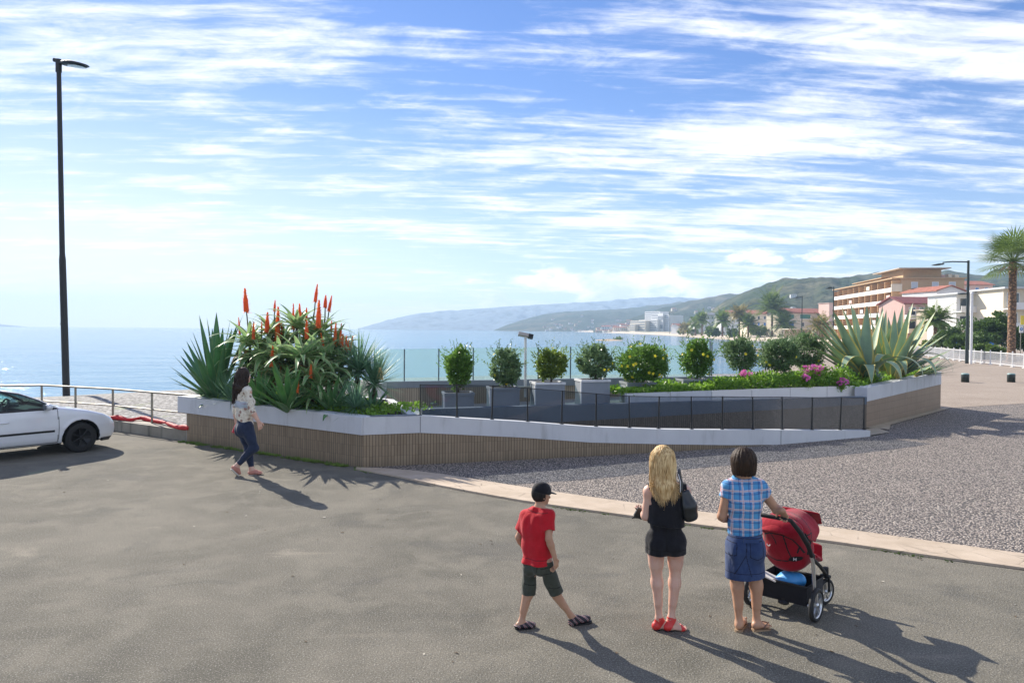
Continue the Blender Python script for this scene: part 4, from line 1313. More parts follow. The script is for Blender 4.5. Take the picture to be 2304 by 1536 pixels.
yt = plant('fan_palm', 802, 16.2, .95, 'tallest spiky fan palm at the right end of the left planter', 'palm', lambda mb, c: fan(mb, c + Vector((0.05, 0, .72)), 230, .95, .032, el=(-.5, 1.4)), L_YUCCA)
mb = MB(); c = soil_pt(800, 16.6, .86); mb.tube([c, c + Vector((0.05, 0, .82))], [.07, .05], 7); mb.build('trunk', M_TRUNK, yt)
yt = plant('fan_palm', 842, 16.2, .95, 'lower fan palm with a cream flower spike, overhanging the planter end', 'palm', lambda mb, c: fan(mb, c + Vector((0, 0, .45)), 260, .86, .032, el=(-.6, 1.4)), L_YUCCA)
mb = MB(); c = soil_pt(842, 16.2, .86); mb.tube([c, c + Vector((0, 0, .45))], [.06, .05], 7); mb.build('trunk', M_TRUNK, yt)
mb = MB()
c = D(855, 845, 16.0)
for k in range(60):
    t = rg.random(); a = rg.uniform(0, 6.28); r = .055 * (1 - .6 * t)
    q = c + Vector((math.cos(a) * r, math.sin(a) * r, -.08 + .24 * t)); mb.blob(q, .022, 4)
mb.build('cream_flower_spike', M_PALE_SPIKE, yt)
plant('small_agave', 838, 15.6, .86, 'low dark green rosette under the overhanging fan palm', 'agave', ros_small(32, .62, .09, (-.2, 1.2), .4), L_AGAVE)


def leaf_quad(mb, p, d, n, L, w, mi=0):
    s = d.cross(n).normalized() * (w / 2)
    a, m, t = p, p + d * (L * .5), p + d * L
    mb.face([a, m + s, t, m - s], mi)


def leafy(mb, pts, size, rg, mi=0, up=.35, jit=1.0):
    for p, out_ in pts:
        d = Vector((rg.gauss(0, 1), rg.gauss(0, 1), rg.gauss(0, 1)))
        d = (d.normalized() * jit + out_ * 1.0 + Vector((0, 0, up))).normalized()
        n = Vector((rg.gauss(0, 1), rg.gauss(0, 1), rg.gauss(0, 1) + .8)).normalized()
        L = size * rg.uniform(.7, 1.3)
        leaf_quad(mb, p, d, n, L, L * .62, mi)


mb = MB()
pts = []
for k in range(5200):
    t = rg.random(); s_ = rg.random() ** 1.5
    base = Vector((A.x, A.y, 0)).lerp(Vector((B.x, B.y, 0)), t)
    p = base - Vector((nAB.x, nAB.y, 0)) * (.28 + s_ * 1.9)
    hgt = .10 + .10 * max(0, noise.noise(Vector((p.x * 1.3, p.y * 1.3, 0))) + .35)
    p.z = SOIL_Z + rg.random() * hgt
    pts.append((p, Vector((0, -.3, .5))))
leafy(mb, pts, .07, rg)
o = mb.build('ground_cover', L_COVER, origin=soil_pt(650, 15.5)); o['kind'] = 'stuff'; tag(o, 'low bright green foliage carpeting the left planter', 'ground cover')

# ------------------------------------------------------------------ shrubs with yellow flowers
def shrub(px, ptop, pbot, wpx, y, label, mi, seed, nleaf=4300, yellow=6, shape='oval', zfoot=None, dens_out=.78, size=.07):
    r = random.Random(seed)
    top, bot = D(px, ptop, y), D(px, pbot, y)
    rx = wpx / 2 * y / FPX * 1.06; rz = (top.z - bot.z) / 2
    c = (top + bot) / 2
    foot = Vector((c.x, y, zfoot if zfoot is not None else bot.z - .1))
    o = empty('flowering_shrub', foot, label=label, cat='shrub', group='leafy shrubs behind the ramp')
    pts, fl = [], []
    clumps = []
    for k in range(46):
        v = Vector((r.gauss(0, 1), r.gauss(0, 1), r.gauss(0, 1))).normalized()
        clumps.append((v * r.uniform(.45, .98), r.uniform(.2, .36)))
    for k in range(nleaf):
        if r.random() < .72:
            cv, cr = r.choice(clumps)
            v = cv + Vector((r.gauss(0, 1), r.gauss(0, 1), r.gauss(0, 1))) * cr * .45
        else:
            v = Vector((r.gauss(0, 1), r.gauss(0, 1), r.gauss(0, 1))).normalized() * r.uniform(.5, 1.0)
        vn = v.normalized(); lim = .90 + .38 * noise.noise(vn * 1.6 + Vector((seed * 3.1, 0, 0))) + .22 * noise.noise(vn * 4 + Vector((0, seed, 0)))
        if v.length > lim: v = vn * lim * r.uniform(.86, 1.05)
        s = 1.0
        if shape == 'cone': s = 1.12 - .34 * (v.z + 1) / 1.3 if v.z > -.5 else 1.0
        if shape == 'vase': s = .72 + .34 * (v.z + 1) / 1.6
        p = c + Vector((v.x * rx * s, v.y * rx * s, v.z * rz))
        if p.z < foot.z + .06: continue
        pts.append((p, v.normalized()))
    mb = MB(); leafy(mb, pts, size, r)
    for k in range(46):                                    # shoots standing out of the outline
        v = Vector((r.gauss(0, 1), r.gauss(0, 1), abs(r.gauss(.4, .8)))).normalized()
        p0 = c + Vector((v.x * rx, v.y * rx, v.z * rz)) * .98
        dd = (v + Vector((0, 0, .6))).normalized()
        for q in range(6):
            leaf_quad(mb, p0 + dd * (.022 * q * (1 + (k % 3) * .5)), (dd + Vector((r.gauss(0, .6), r.gauss(0, .6), r.gauss(0, .6)))).normalized(), v.orthogonal().normalized(), size * .9, size * .4)
    mb.build('foliage', L_BUSH[mi], o)
    mb = MB()
    mb.tube([foot - Vector((0, 0, .06)), foot + Vector((.01, 0, .1)), c - Vector((0, 0, rz * .3))], [.028, .025, .018], 7)
    for k in range(6):
        v = Vector((r.gauss(0, 1), r.gauss(0, 1), r.uniform(.1, 1))).normalized()
        b0 = foot.lerp(c, r.uniform(.3, .8)); mb.tube([b0, b0.lerp(c + Vector((v.x * rx, v.y * rx, v.z * rz)) * 1, .5) , c + Vector((v.x * rx * .7, v.y * rx * .7, v.z * rz * .7))], [.014, .01, .006], 5)
    mb.build('trunk', M_TRUNK, o)
    for k in range(yellow):
        v = Vector((r.uniform(-1, 1), -abs(r.gauss(.7, .5)), r.uniform(-.85, .85)))
        v = v.normalized()
        p = c + Vector((v.x * rx, v.y * rx, v.z * rz)) * 1.0
        mb = MB()
        for q in range(5):
            a = q * 1.2566
            e1 = v.orthogonal().normalized(); e2 = v.cross(e1)
            d = (e1 * math.cos(a) + e2 * math.sin(a) + v * .35).normalized()
            leaf_quad(mb, p, d, v, .048, .046)
        mb.build('yellow_flower', L_FLOWER_Y, o)
    return o


bz = [b_[1] - .03 for b_ in BOXC]
shrub(1031, 782, 880, 66, 17.9, 'narrow glossy shrub growing in the lowest, leftmost grey box', 0, 1, yellow=0, shape='vase', zfoot=bz[0])
shrub(1138, 781, 868, 70, 18.35, 'loose grey green shrub left of the white floodlight pole', 1, 2, yellow=3, zfoot=bz[1])
shrub(1240, 781, 858, 72, 18.75, 'round olive green shrub right of the white floodlight pole', 2, 3, yellow=2, zfoot=bz[2])
shrub(1340, 774, 854, 77, 19.15, 'round grey green shrub in the fourth grey box, beside the wide yellow flowering shrub', 1, 4, yellow=3, zfoot=bz[3])
shrub(1447, 767, 866, 112, 19.4, 'widest shrub, covered in yellow flowers', 0, 5, nleaf=7200, yellow=20, zfoot=1.06)
shrub(1569, 760, 856, 84, 20.3, 'cone shaped glossy yellow green shrub with bright leaves', 0, 6, nleaf=5200, yellow=6, shape='cone', zfoot=bz[5])
shrub(1664, 757, 838, 76, 21.2, 'grey green shrub right of the cone shaped shrub, with few flowers', 1, 7, yellow=2, zfoot=1.05)
shrub(1748, 757, 842, 88, 21.8, 'wide dark shrub behind the pink geraniums', 1, 8, nleaf=5600, yellow=9, zfoot=1.05)
shrub(1812, 745, 836, 96, 23.2, 'darkest shrub, half hidden behind the variegated agaves', 1, 9, nleaf=6000, yellow=1, zfoot=1.05)

# ------------------------------------------------------------------ ground cover hedge and geraniums in the bed
mb = MB(); pts = []
r = random.Random(21)
LL0, LL1 = Vector((L0.x, L0.y, 0)), Vector((L1.x, L1.y, 0))
nL = Vector((-(L1.y - L0.y), L1.x - L0.x, 0)).normalized()
R0, R1 = Vector((RC.x, RC.y, 0)), Vector((RR.x, RR.y, 0)); nRR = Vector((-nR.x, -nR.y, 0))
for k in range(13000):
    if k % 3:
        t = r.random(); p = LL0.lerp(LL1, t) + nL * (.06 + r.random() ** 1.4 * 1.6)
        h = (.08 + .36 * t) * (1 + .7 * noise.noise(Vector((p.x * 1.6, p.y * 1.6, 0))))
        z0 = L0.z + (L1.z - L0.z) * t - .05
    else:
        t = r.random(); p = R0.lerp(R1, t) + nRR * (.3 + r.random() ** 1.4 * 1.2)
        h = .17 * (1 + .8 * noise.noise(Vector((p.x * 1.6, p.y * 1.6, 3))))
        z0 = zR0 + (zR1 - zR0) * t - .07
    p.z = z0 + r.random() ** .7 * max(h, .02)
    pts.append((p, Vector((0, -.3, .5))))
leafy(mb, pts, .095, r, up=.05)
o = mb.build('hedge_cover', [L_COVER], origin=(L1.x, L1.y, 1.0)); o['kind'] = 'stuff'; tag(o, 'bright green leafy ground cover along the cream panels', 'ground cover')


def geranium(px, py, y, n, spread, label, part='pink_blossom'):
    c = D(px, py + 30, y); c.z = max(c.z, 1.1)
    o = empty('geranium', c, label=label, cat='geranium', group='pink geraniums in the raised bed')
    mb = MB()
    pp = []
    cc = D(px, py, y)
    for k in range(420):
        v = Vector((r.gauss(0, 1), r.gauss(0, .7), r.gauss(0, .7))); pp.append((cc + Vector((v.x * spread * .6, v.y * spread * .5, -.12 + v.z * .10)), Vector((0, -.5, .5))))
    leafy(mb, pp, .06, r)
    mb.build('leaves', L_COVER, o)
    for k in range(n):
        q = cc + Vector((r.uniform(-1, 1) * spread, r.uniform(-.25, .0), r.uniform(-.9, 1) * spread * .6))
        mb = MB()
        for s_ in range(16):
            v = Vector((r.gauss(0, 1), r.gauss(0, 1) - .5, r.gauss(0, 1) + .4)).normalized()
            leaf_quad(mb, q + v * .03, (v + Vector((r.gauss(0, .5), r.gauss(0, .5), r.gauss(0, .5)))).normalized(), v.orthogonal(), .068, .066)
        mb.build(part, L_FLOWER_P, o)


geranium(1678, 838, 20.2, 4, .16, 'small pale pink geranium tuft under the grey green shrub')
geranium(1825, 828, 20.5, 9, .27, 'largest pink geranium clump in front of the agaves')
geranium(1815, 852, 20.2, 3, .12, 'low magenta geranium blossoms just above the cream panels')
geranium(1890, 858, 20.5, 3, .1, 'single small magenta geranium nearest the planter corner')

# ------------------------------------------------------------------ big variegated agaves
def big_agave(px, y, z, tips, label, recurved=(), seed=1):
    r = random.Random(seed)
    c = soil_pt(px, y, z)
    o = empty('variegated_agave', c, label=label, cat='agave', group='variegated agaves in the raised bed')
    mb = MB()
    for (tx, ty, dy, w) in tips:
        tip = D(tx, ty, y + dy); v = tip - c
        az = math.atan2(v.y, v.x); el = math.atan2(v.z, math.hypot(v.x, v.y)); dr = r.uniform(.05, .3)
        blade(mb, c + Vector((math.cos(az), math.sin(az), 0)) * .1, az, el + dr * .4, v.length * 1.02, w, dr, 10, 'agave2', .5, thick=.10, droop_pow=1.3, twist=r.uniform(-.25, .25))
    for (az, el, L, w, dr) in recurved:
        blade(mb, c + Vector((math.cos(az), math.sin(az), 0)) * .1, az, el, L, w, dr, 18, 'agave2', .22, thick=.06, droop_pow=1.55)
    mb.build('leaves', L_VARIEG, o)
    return o


big_agave(1945, 22.3, 1.10, [(1812, 742, -.1, .34), (1800, 772, .3, .30), (1846, 755, -.9, .42), (1838, 700, .1, .36), (1900, 692, -.2, .42), (1826, 718, -.3, 0.39), (1860, 705, .3, 0.39), (1880, 700, -.4, 0.53), (1868, 698, .6, 0.35), (1925, 690, .3, 0.35), (1950, 688, .2, 0.46), (1917, 683, .8, 0.35), (1985, 696, .5, 0.32), (1830, 780, -.8, 0.39), (1828, 740, .8, 0.35), (1855, 730, .9, 0.35)],
          'largest variegated agave, nearest the pink geraniums, with tall yellow edged leaves', [(-.75, 1.15, 2.2, .46, 3.0), (-1.3, 1.1, 1.9, .44, 2.9), (3.9, 1.15, 2.2, .44, 2.95), (4.4, 1.0, 1.8, .42, 2.8), (3.3, .8, 1.5, .36, 1.0), (4.6, .9, 1.2, .34, 1.6), (2.6, .9, 1.5, .36, .6)], 4)
big_agave(2010, 23.0, 1.16, [(2112, 742, .1, .34), (2132, 788, .3, .30), (2098, 702, .2, .38), (2126, 752, .5, .34), (2060, 730, -.8, .42), (2013, 700, .5, 0.35), (2030, 688, .8, 0.35), (2050, 683, .4, 0.39), (2072, 705, -.2, 0.46), (2078, 712, .5, 0.39), (2077, 720, .9, 0.35), (2000, 715, .8, 0.35), (2040, 700, -.5, 0.39), (1990, 740, .4, 0.35), (2110, 770, -.2, 0.35)],
          'second variegated agave, right of the largest, its leaves arching over the planter', [(-.6, 1.18, 2.2, .46, 3.0), (-1.15, 1.12, 1.9, .44, 2.9), (3.9, 1.2, 2.0, .42, 2.9), (4.5, 1.1, 1.6, .4, 2.7), (.2, .7, 1.5, .36, .7), (6.1, .55, 1.3, .4, .5)], 9)
big_agave(1980, 24.0, 1.16, [(1962, 690, .2, .36), (1975, 702, -.3, .34), (1992, 700, .3, .36), (1944, 702, .4, .32), (2010, 712, .2, .36), (2028, 722, -.2, .34), (1935, 730, -.3, .34), (1968, 735, -.6, .36), (2000, 735, -.6, .34), (1985, 690, .7, .32)],
          'third variegated agave, standing behind and between the two larger ones', [(-.4, 1.2, 1.7, .4, 2.7), (3.5, 1.2, 1.6, .4, 2.6)], 14)
plant('silver_agave', 1900, 21.6, 1.16, 'small silvery agave tuft below the largest variegated agave', 'agave', lambda mb, c: fan(mb, c, 70, .42, .03, el=(.2, 1.5)), L_SILVER)
plant('silver_agave', 1972, 21.9, 1.18, 'small blue silver agave tuft between the two variegated agaves', 'agave', lambda mb, c: fan(mb, c, 60, .36, .035, el=(.4, 1.5)), L_SILVER)
plant('dark_rosette', 1905, 21.1, 1.14, 'blackish green succulent rosette at the front of the raised bed', 'succulent', ros_small(30, .26, .09, (-.1, 1.3), .3), L_DARK)
plant('fan_palm', 2085, 24.4, 1.22, 'dark low fan palm overhanging the right end of the raised bed', 'palm', lambda mb, c: (fan(mb, c, 34, 1.15, .05, el=(.0, .75), azr=(-.9, .6), droop=.25), fan(mb, c, 14, .9, .05, el=(.1, .8), azr=(3.6, 5.4))), L_DARK)
plant('broad_agave', 2060, 23.6, 1.2, 'broad leaved agave lying low at the right end of the raised bed', 'agave', lambda mb, c: [blade(mb, c, a, e, L, w, .4, 8, 'agave2', .5, thick=.1) for a, e, L, w in ((-.3, .45, 1.0, .3), (-.8, .3, .9, .26), (.2, .6, 1.2, .26), (-1.4, .5, .8, .24))], L_VARIEG)
# ------------------------------------------------------------------ the town along the bay
def wallmat(name, c, st=0.25):
    return mat_concrete(name, tuple(x * .9 for x in c), c, tuple(x * .6 for x in c), st)


W_OCHRE = wallmat('ochre_plaster', (0.53, 0.36, 0.20)); W_ORANGE = wallmat('orange_plaster', (0.68, 0.41, 0.20)); W_CREAM = wallmat('cream_plaster', (0.74, 0.65, 0.50))
W_WHITE = wallmat('white_plaster', (0.78, 0.77, 0.74), .15); W_PINK = wallmat('pink_plaster', (0.56, 0.37, 0.32)); W_TAN = wallmat('tan_plaster', (0.50, 0.42, 0.33))
W_GREYW = wallmat('pale_grey_plaster', (0.56, 0.57, 0.57)); W_ROSE = wallmat('rose_plaster', (0.66, 0.47, 0.41))
R_RED = paint('red_roof_tile', (0.30, 0.10, 0.065), .85, var=.35, vscale=1.5); R_DKRED = paint('dark_red_roof', (0.20, 0.05, 0.05), .8, var=.3, vscale=1.5)
R_BRICK = paint('brick_red_roof', (0.36, 0.13, 0.085), .85, var=.3, vscale=1.2); R_GREY = paint('grey_roof', (0.2, 0.21, 0.23), .8)
M_PANE = paint('window_glass', (0.035, 0.05, 0.06), .12, spec=.8); M_SHUT = paint('pale_shutter', (0.52, 0.56, 0.60), .6)
M_GREENSHUT = paint('green_shutter', (0.03, 0.20, 0.15), .6); M_BLUEP = paint('blue_panel', (0.04, 0.18, 0.48), .5)
M_WFRAME = paint('white_frame', (0.72, 0.72, 0.70), .5)


def quad_house(name, label, P, u, lu, v, lv, z0, z1, mt, cat='building', group=None):
    """a block: near corner P, along u (unit xy) for lu, along v for lv"""
    o = empty(name, (P[0], P[1], z0), label=label, cat=cat, group=group)
    o['u'] = list(u); o['v'] = list(v)
    P = Vector((P[0], P[1])); u = Vector(u); v = Vector(v)
    poly = [P, P + u * lu, P + u * lu + v * lv, P + v * lv]
    if u.x * v.y - u.y * v.x < 0: poly = poly[::-1]
    mb = MB(); mb.prism([tuple(p) for p in poly], z0 - 1.5, z1)
    mb.build('wall', mt, o)
    return o


def window(o, P, d, s, w, z, h, nrm, pane=None, frame=None, name='window', depth=.06):
    """a window at distance s along d from P, standing 5 cm proud with its pane set back"""
    pane = pane or M_PANE; frame = frame or M_WFRAME
    P = Vector(P); d = Vector(d); nrm = Vector(nrm)
    a = math.atan2(d.y, d.x)
    c = P + d * (s + w / 2) + nrm * .02
    mb = MB()
    t = min(.12, w * .1)
    for cc, ww, zz, hh in ((0, w, z + h - t / 2, t), (0, w, z + t / 2, t), (-w / 2 + t / 2, t, z + h / 2, h - 2 * t), (w / 2 - t / 2, t, z + h / 2, h - 2 * t)):
        q = c + d * cc
        mb.box((q.x, q.y, zz), (ww, depth * 2, hh), a)
    f = mb.build(name, frame, o)
    mb = MB(); q = c - nrm * .01
    mb.box((q.x, q.y, z + h / 2), (w - 2 * t, depth, h - 2 * t), a)
    mb.build('pane', pane, f)


def gable(mb, P, u, lu, v, lv, z, rise, over=.5, along='u', th=.2):
    P = Vector(P); u = Vector(u); v = Vector(v)
    if along == 'v': u, v, lu, lv = v, u, lv, lu
    a = P - u * over - v * over; L = lu + 2 * over; Wd = lv + 2 * over
    for s0, s1, z0, z1 in ((0, .5, z, z + rise), (.5, 1, z + rise, z)):
        p = [a + v * (Wd * s0), a + u * L + v * (Wd * s0), a + u * L + v * (Wd * s1), a + v * (Wd * s1)]
        zz = [z0, z0, z1, z1]
        mb.face([(q.x, q.y, k + th) for q, k in zip(p, zz)]); mb.face([(q.x, q.y, k) for q, k in zip(p, zz)][::-1])
        for i in range(4):
            j = (i + 1) % 4
            mb.face([(p[i].x, p[i].y, zz[i]), (p[j].x, p[j].y, zz[j]), (p[j].x, p[j].y, zz[j] + th), (p[i].x, p[i].y, zz[i] + th)])


def gable_end(mb, P, v, lv, z, rise):
    P = Vector(P); v = Vector(v); b_ = P + v * lv; m_ = P + v * (lv / 2)
    mb.face([(P.x, P.y, z), (b_.x, b_.y, z), (m_.x, m_.y, z + rise)])


# --- the ochre apartment block with long balconies
K = Vector((92.4, 180.0)); K2 = Vector((100.9, 233.0))
u1 = (K2 - K).normalized(); L1f = (K2 - K).length
v1 = Vector((u1.y, -u1.x))                       # away from the sea
n1 = -v1
Z0, FH, NF = 0.4, 2.95, 5
ZT = Z0 + FH * NF + .1
apt = quad_house('apartment_block', 'long ochre apartment block with white balcony bands and a penthouse on its flat roof', K, u1, L1f, v1, 14.0, Z0, ZT, W_OCHRE)
NB = 10; BW = L1f / NB
mb = MB(); q = K + u1 * (L1f / 2) + n1 * .03
mb.box((q.x, q.y, (Z0 + ZT) / 2), (L1f - .02, .06, ZT - Z0 - .1), math.atan2(u1.y, u1.x)); mb.build('front_wall', W_ORANGE, apt)
for f in range(1, NF):
    z = Z0 + f * FH
    mb = MB(); q = K + u1 * (L1f / 2 + .4) + n1 * .95
    mb.box((q.x, q.y, z), (L1f - .5, 1.8, .18), math.atan2(u1.y, u1.x))
    sl = mb.build('balcony', W_OCHRE, apt)
    q = K + u1 * (L1f / 2 + .4) + n1 * 1.83
    mb = MB(); mb.box((q.x, q.y, z + .48), (L1f - .5, .12, 1.0), math.atan2(u1.y, u1.x)); mb.build('parapet', W_WHITE, sl)
for k in range(NB + 1):
    q = K + u1 * (k * BW + (.3 if k == 0 else -.2 if k == NB else 0)) + n1 * .98
    mb = MB(); mb.box((q.x, q.y, (Z0 + ZT) / 2 - .2), (.22, 1.9, ZT - Z0 - .5), math.atan2(u1.y, u1.x)); mb.build('dividing_fin', W_ORANGE, apt)
r = random.Random(5)
for f in range(NF):
    for k in range(NB):
        if r.random() < .12: continue
        window(apt, K + n1 * .07, u1, k * BW + BW * r.uniform(.2, .35), BW * .42, Z0 + f * FH + .15, 2.2, n1, pane=r.choice([M_PANE, M_PANE, M_SHUT, W_CREAM]), name='balcony_door')
for f, k in ((1, 2), (2, 1), (2, 4), (3, 0), (3, 6), (4, 3), (2, 7)):
    q = K + u1 * (k * BW + BW * .5) + n1 * 1.93
    mb = MB(); mb.box((q.x, q.y, Z0 + f * FH + 1.7), (BW * .5, .05, 1.0), math.atan2(u1.y, u1.x)); mb.build('awning', r.choice([W_CREAM, W_ROSE, W_GREYW]), apt)
mb = MB(); q = K + u1 * (L1f / 2) + v1 * 6.2
mb.box((q.x, q.y, ZT + .12), (L1f + .8, 16.6, .25), math.atan2(u1.y, u1.x)); mb.build('roof_slab', W_OCHRE, apt)
for s in (2.3, 6.9, 10.6):
    window(apt, K, v1, s, 1.5, Z0 + 4 * FH + .8, 1.5, -u1, pane=M_SHUT)
for s in (2.3,):
    window(apt, K, v1, s, 1.5, Z0 + 3 * FH + .3, 1.5, -u1, pane=M_SHUT)
for z, s in ((4 * FH, 0), (3 * FH, .6)):           # cream balcony ends round the corner
    q = K + n1 * (.95 - s) - u1 * .15
    mb = MB(); mb.box((q.x, q.y, Z0 + z + .9), (.3, 2.4, 1.8), math.atan2(u1.y, u1.x)); mb.build('corner_balcony', W_CREAM, apt)
pq = K + u1 * 1.5 + v1 * 1.0
mb = MB(); pl_ = [pq, pq + u1 * 16, pq + u1 * 16 + v1 * 8.5, pq + v1 * 8.5]
mb.prism([tuple(p) for p in pl_][::-1], ZT + .25, ZT + 2.3); pent = mb.build('penthouse', W_OCHRE, apt)
mb = MB(); q = pq + u1 * 7.5 + v1 * 4.0
mb.box((q.x, q.y, ZT + 2.45), (20, 11.5, .22), math.atan2(u1.y, u1.x)); mb.build('overhanging_roof', W_TAN, pent)
mb = MB(); q = K + u1 * 24 + v1 * 1.5
mb.box((q.x, q.y, ZT + 1.0), (26, 5, .18), math.atan2(u1.y, u1.x), R=Matrix.Rotation(math.atan2(u1.y, u1.x), 3, 'Z')); mb.build('terrace_canopy', W_OCHRE, apt)
for k in range(5):
    q = K + u1 * (12.5 + k * 5.5) + n1 * .2
    mb = MB(); mb.box((q.x, q.y, ZT + .6), (.15, .15, .8)); mb.build('canopy_post', W_OCHRE, apt)
for k in range(3):
    q = K + v1 * (9.8 + k * 1.5) + u1 * 2
    mb = MB(); mb.box((q.x, q.y, ZT + .6), (1.1, 1.0, .8 + .3 * (k % 2)), .2); mb.build('chimney', W_CREAM if k else W_PINK, apt)


def px_block(name, label, x0, x1, ytop, Y, depth, mt, rz=0.0, z0=None, cat='building'):
    p0, p1 = D(x0, ytop, Y), D(x1, ytop, Y)
    u = Vector((math.cos(rz), math.sin(rz))); v = Vector((-math.sin(rz), math.cos(rz)))
    lu = (p1.x - p0.x) / math.cos(rz)
    z0 = max(lz(p0.x, Y), -.2) if z0 is None else z0
    o = quad_house(name, label, (p0.x, Y), u, lu, v, depth, z0, p0.z, mt, cat)
    return o, Vector((p0.x, Y)), u, lu, v, p0.z, z0


# --- pink house with the dark red roof
o, P, u, lu, v, zt_, z0 = px_block('pink_house', 'low salmon pink house with dark red roof in front of the apartment block', 2036, 2136, 684, 150, 9, W_PINK, .08)
mb = MB(); gable(mb, P, u, lu, v, 9, zt_, 1.5, .5, 'u'); mb.build('roof', R_DKRED, o)
mb = MB(); gable_end(mb, P + u * lu, v, 9, zt_, 1.5); gable_end(mb, P, v, 9, zt_, 1.5); mb.build('gable', W_PINK, o)
for s in (.8, 3.0, 5.2): window(o, P, u, s, 1.5, zt_ - 2.3, 1.7, -v)
mb = MB(); q = P + u * 3.2 - v * .7; mb.box((q.x, q.y, zt_ - 2.6), (6.4, 1.4, .9), .08); mb.build('balcony', W_WHITE, o)
mb = MB(); q = P + u * 3.2 - v * .7; mb.box((q.x, q.y, zt_ - 5.3), (6.4, 1.4, .9), .08); mb.build('balcony', W_CREAM, o)
for s in (.8, 3.0, 5.2): window(o, P, u, s, 1.5, zt_ - 5.0, 1.7, -v)
# --- tan low block with dark windows
o, P, u, lu, v, zt_, z0 = px_block('tan_house', 'tan flat roofed block with one dark gridded window, right of the short palm', 2112, 2166, 697, 140, 7, W_TAN, .05)
mb = MB(); q = P + u * (lu / 2) + v * 3.4; mb.box((q.x, q.y, zt_ + .1), (lu + .8, 8, .25), .05); mb.build('roof_slab', W_TAN, o)
window(o, P, u, 2.5, 1.7, zt_ - 2.4, 1.7, -v)
for k in range(3): window(o, P, u, lu - 1.8, 1.4, zt_ - 2.2 - k * .01, 1.5, -v) if k == 0 else None
# --- white gabled house
o, P, u, lu, v, zt_, z0 = px_block('gabled_house', 'white gabled house with orange tiled roof edge between the apartment block and the lamp', 2108, 2176, 655, 165, 12, W_WHITE, .12)
mb = MB(); gable(mb, P, u, lu, v, 12, zt_, 1.2, .4, 'v'); mb.build('roof', R_BRICK, o)
mb = MB(); gable_end(mb, P, u, lu, zt_, 1.2); mb.build('gable', W_WHITE, o)
window(o, P, u, lu - 1.6, .9, zt_ - 3.2, 1.6, -v); window(o, P, u, 3.2, 1.0, zt_ - 6, 1.4, -v)
# --- white modern houses
def modern(label, x0, x1, yt, Y, floors, rz=-.05, mt=None, seed=0):
    o, P, u, lu, v, zt_, z0 = px_block('modern_house', label, x0, x1, yt, Y, 10, mt or W_WHITE, rz)
    r = random.Random(seed)
    fh = (zt_ - z0) / floors
    mb = MB(); q = P + u * (lu / 2) + v * 4.4; mb.box((q.x, q.y, zt_ + .14), (lu + 1.2, 11.8, .28), rz); mb.build('roof_slab', W_GREYW, o)
    for f in range(floors):
        zf = z0 + f * fh
        if f:
            mb = MB(); q = P + u * (lu / 2) - v * .8; mb.box((q.x, q.y, zf), (lu, 1.7, .2), rz); bl = mb.build('balcony', W_WHITE, o)
            mb = MB(); q = P + u * (lu * .3) - v * 1.6; mb.box((q.x, q.y, zf + .55), (lu * .6, .12, .9), rz); mb.build('parapet', W_WHITE, bl)
            mb = MB()
            for k in range(14):
                q = P + u * (lu * (.62 + .37 * k / 13)) - v * 1.6; mb.box((q.x, q.y, zf + .5), (.04, .04, .85), rz)
            q = P + u * (lu * .805) - v * 1.6; mb.box((q.x, q.y, zf + .95), (lu * .37, .05, .05), rz)
            mb.build('rail', M_GALV, bl)
        s = .5
        while s < lu - 1.4:
            w_ = r.uniform(.9, 2.0)
            window(o, P, u, s, min(w_, lu - s - .3), zf + .25, fh - .85, -v, frame=M_WFRAME)
            s += w_ + r.uniform(.5, 1.4)
    return o
modern('white two storey villa with curved looking balconies behind the dark lamp post', 2152, 2262, 662, 132, 3, seed=2)
modern('white villa with dark roof canopy at the right edge, behind the big palm trunk', 2258, 2350, 650, 122, 3, -.1, W_CREAM, seed=5)
o, P, u, lu, v, zt_, z0 = px_block('brick_house', 'brick red roofed house rising behind the white villas', 2166, 2236, 641, 236, 12, W_ROSE, .05)
mb = MB(); gable(mb, P, u, lu, v, 12, zt_, 1.5, .5, 'u'); mb.build('roof', R_BRICK, o)
for s in (1, 4, 7): window(o, P, u, s, 1.3, zt_ - 2, 1.3, -v, pane=M_BLUEP)

# --- houses left of the apartment block
o, P, u, lu, v, zt_, z0 = px_block('red_roof_house', 'long cream house with red roof and green windows, behind the thin lamp post', 1772, 1868, 704, 290, 14, W_CREAM, .25)
mb = MB(); gable(mb, P, u, lu, v, 14, zt_, 1.9, .8, 'u'); mb.build('roof', R_RED, o)
mb = MB(); gable_end(mb, P, v, 14, zt_, 1.9); gable_end(mb, P + u * lu, v, 14, zt_, 1.9); mb.build('gable', W_WHITE, o)
window(o, P, u, .5, 2.4, zt_ - 2.2, 1.7, -v, pane=M_GREENSHUT); window(o, P, u, 5.4, 4.8, zt_ - 2.2, 1.8, -v, pane=M_GREENSHUT)
window(o, P, u, .5, 2.4, zt_ - 5.2, 1.8, -v, pane=M_BLUEP); window(o, P, u, 6.0, 1.4, zt_ - 5.2, 1.7, -v)
mb = MB(); q = P + u * 1.6 - v * .6; mb.box((q.x, q.y, zt_ - 3.2), (3.4, 1.2, .7), .25); mb.build('balcony', W_WHITE, o)
o, P, u, lu, v, zt_, z0 = px_block('cream_house', 'cream house with low red roof left of the tallest pair of palms', 1688, 1765, 706, 335, 12, W_CREAM, .1)
mb = MB(); gable(mb, P, u, lu, v, 12, zt_, 1.7, .7, 'u'); mb.build('roof', R_BRICK, o)
mb = MB(); gable_end(mb, P, v, 12, zt_, 1.7); gable_end(mb, P + u * lu, v, 12, zt_, 1.7); mb.build('gable', W_CREAM, o)
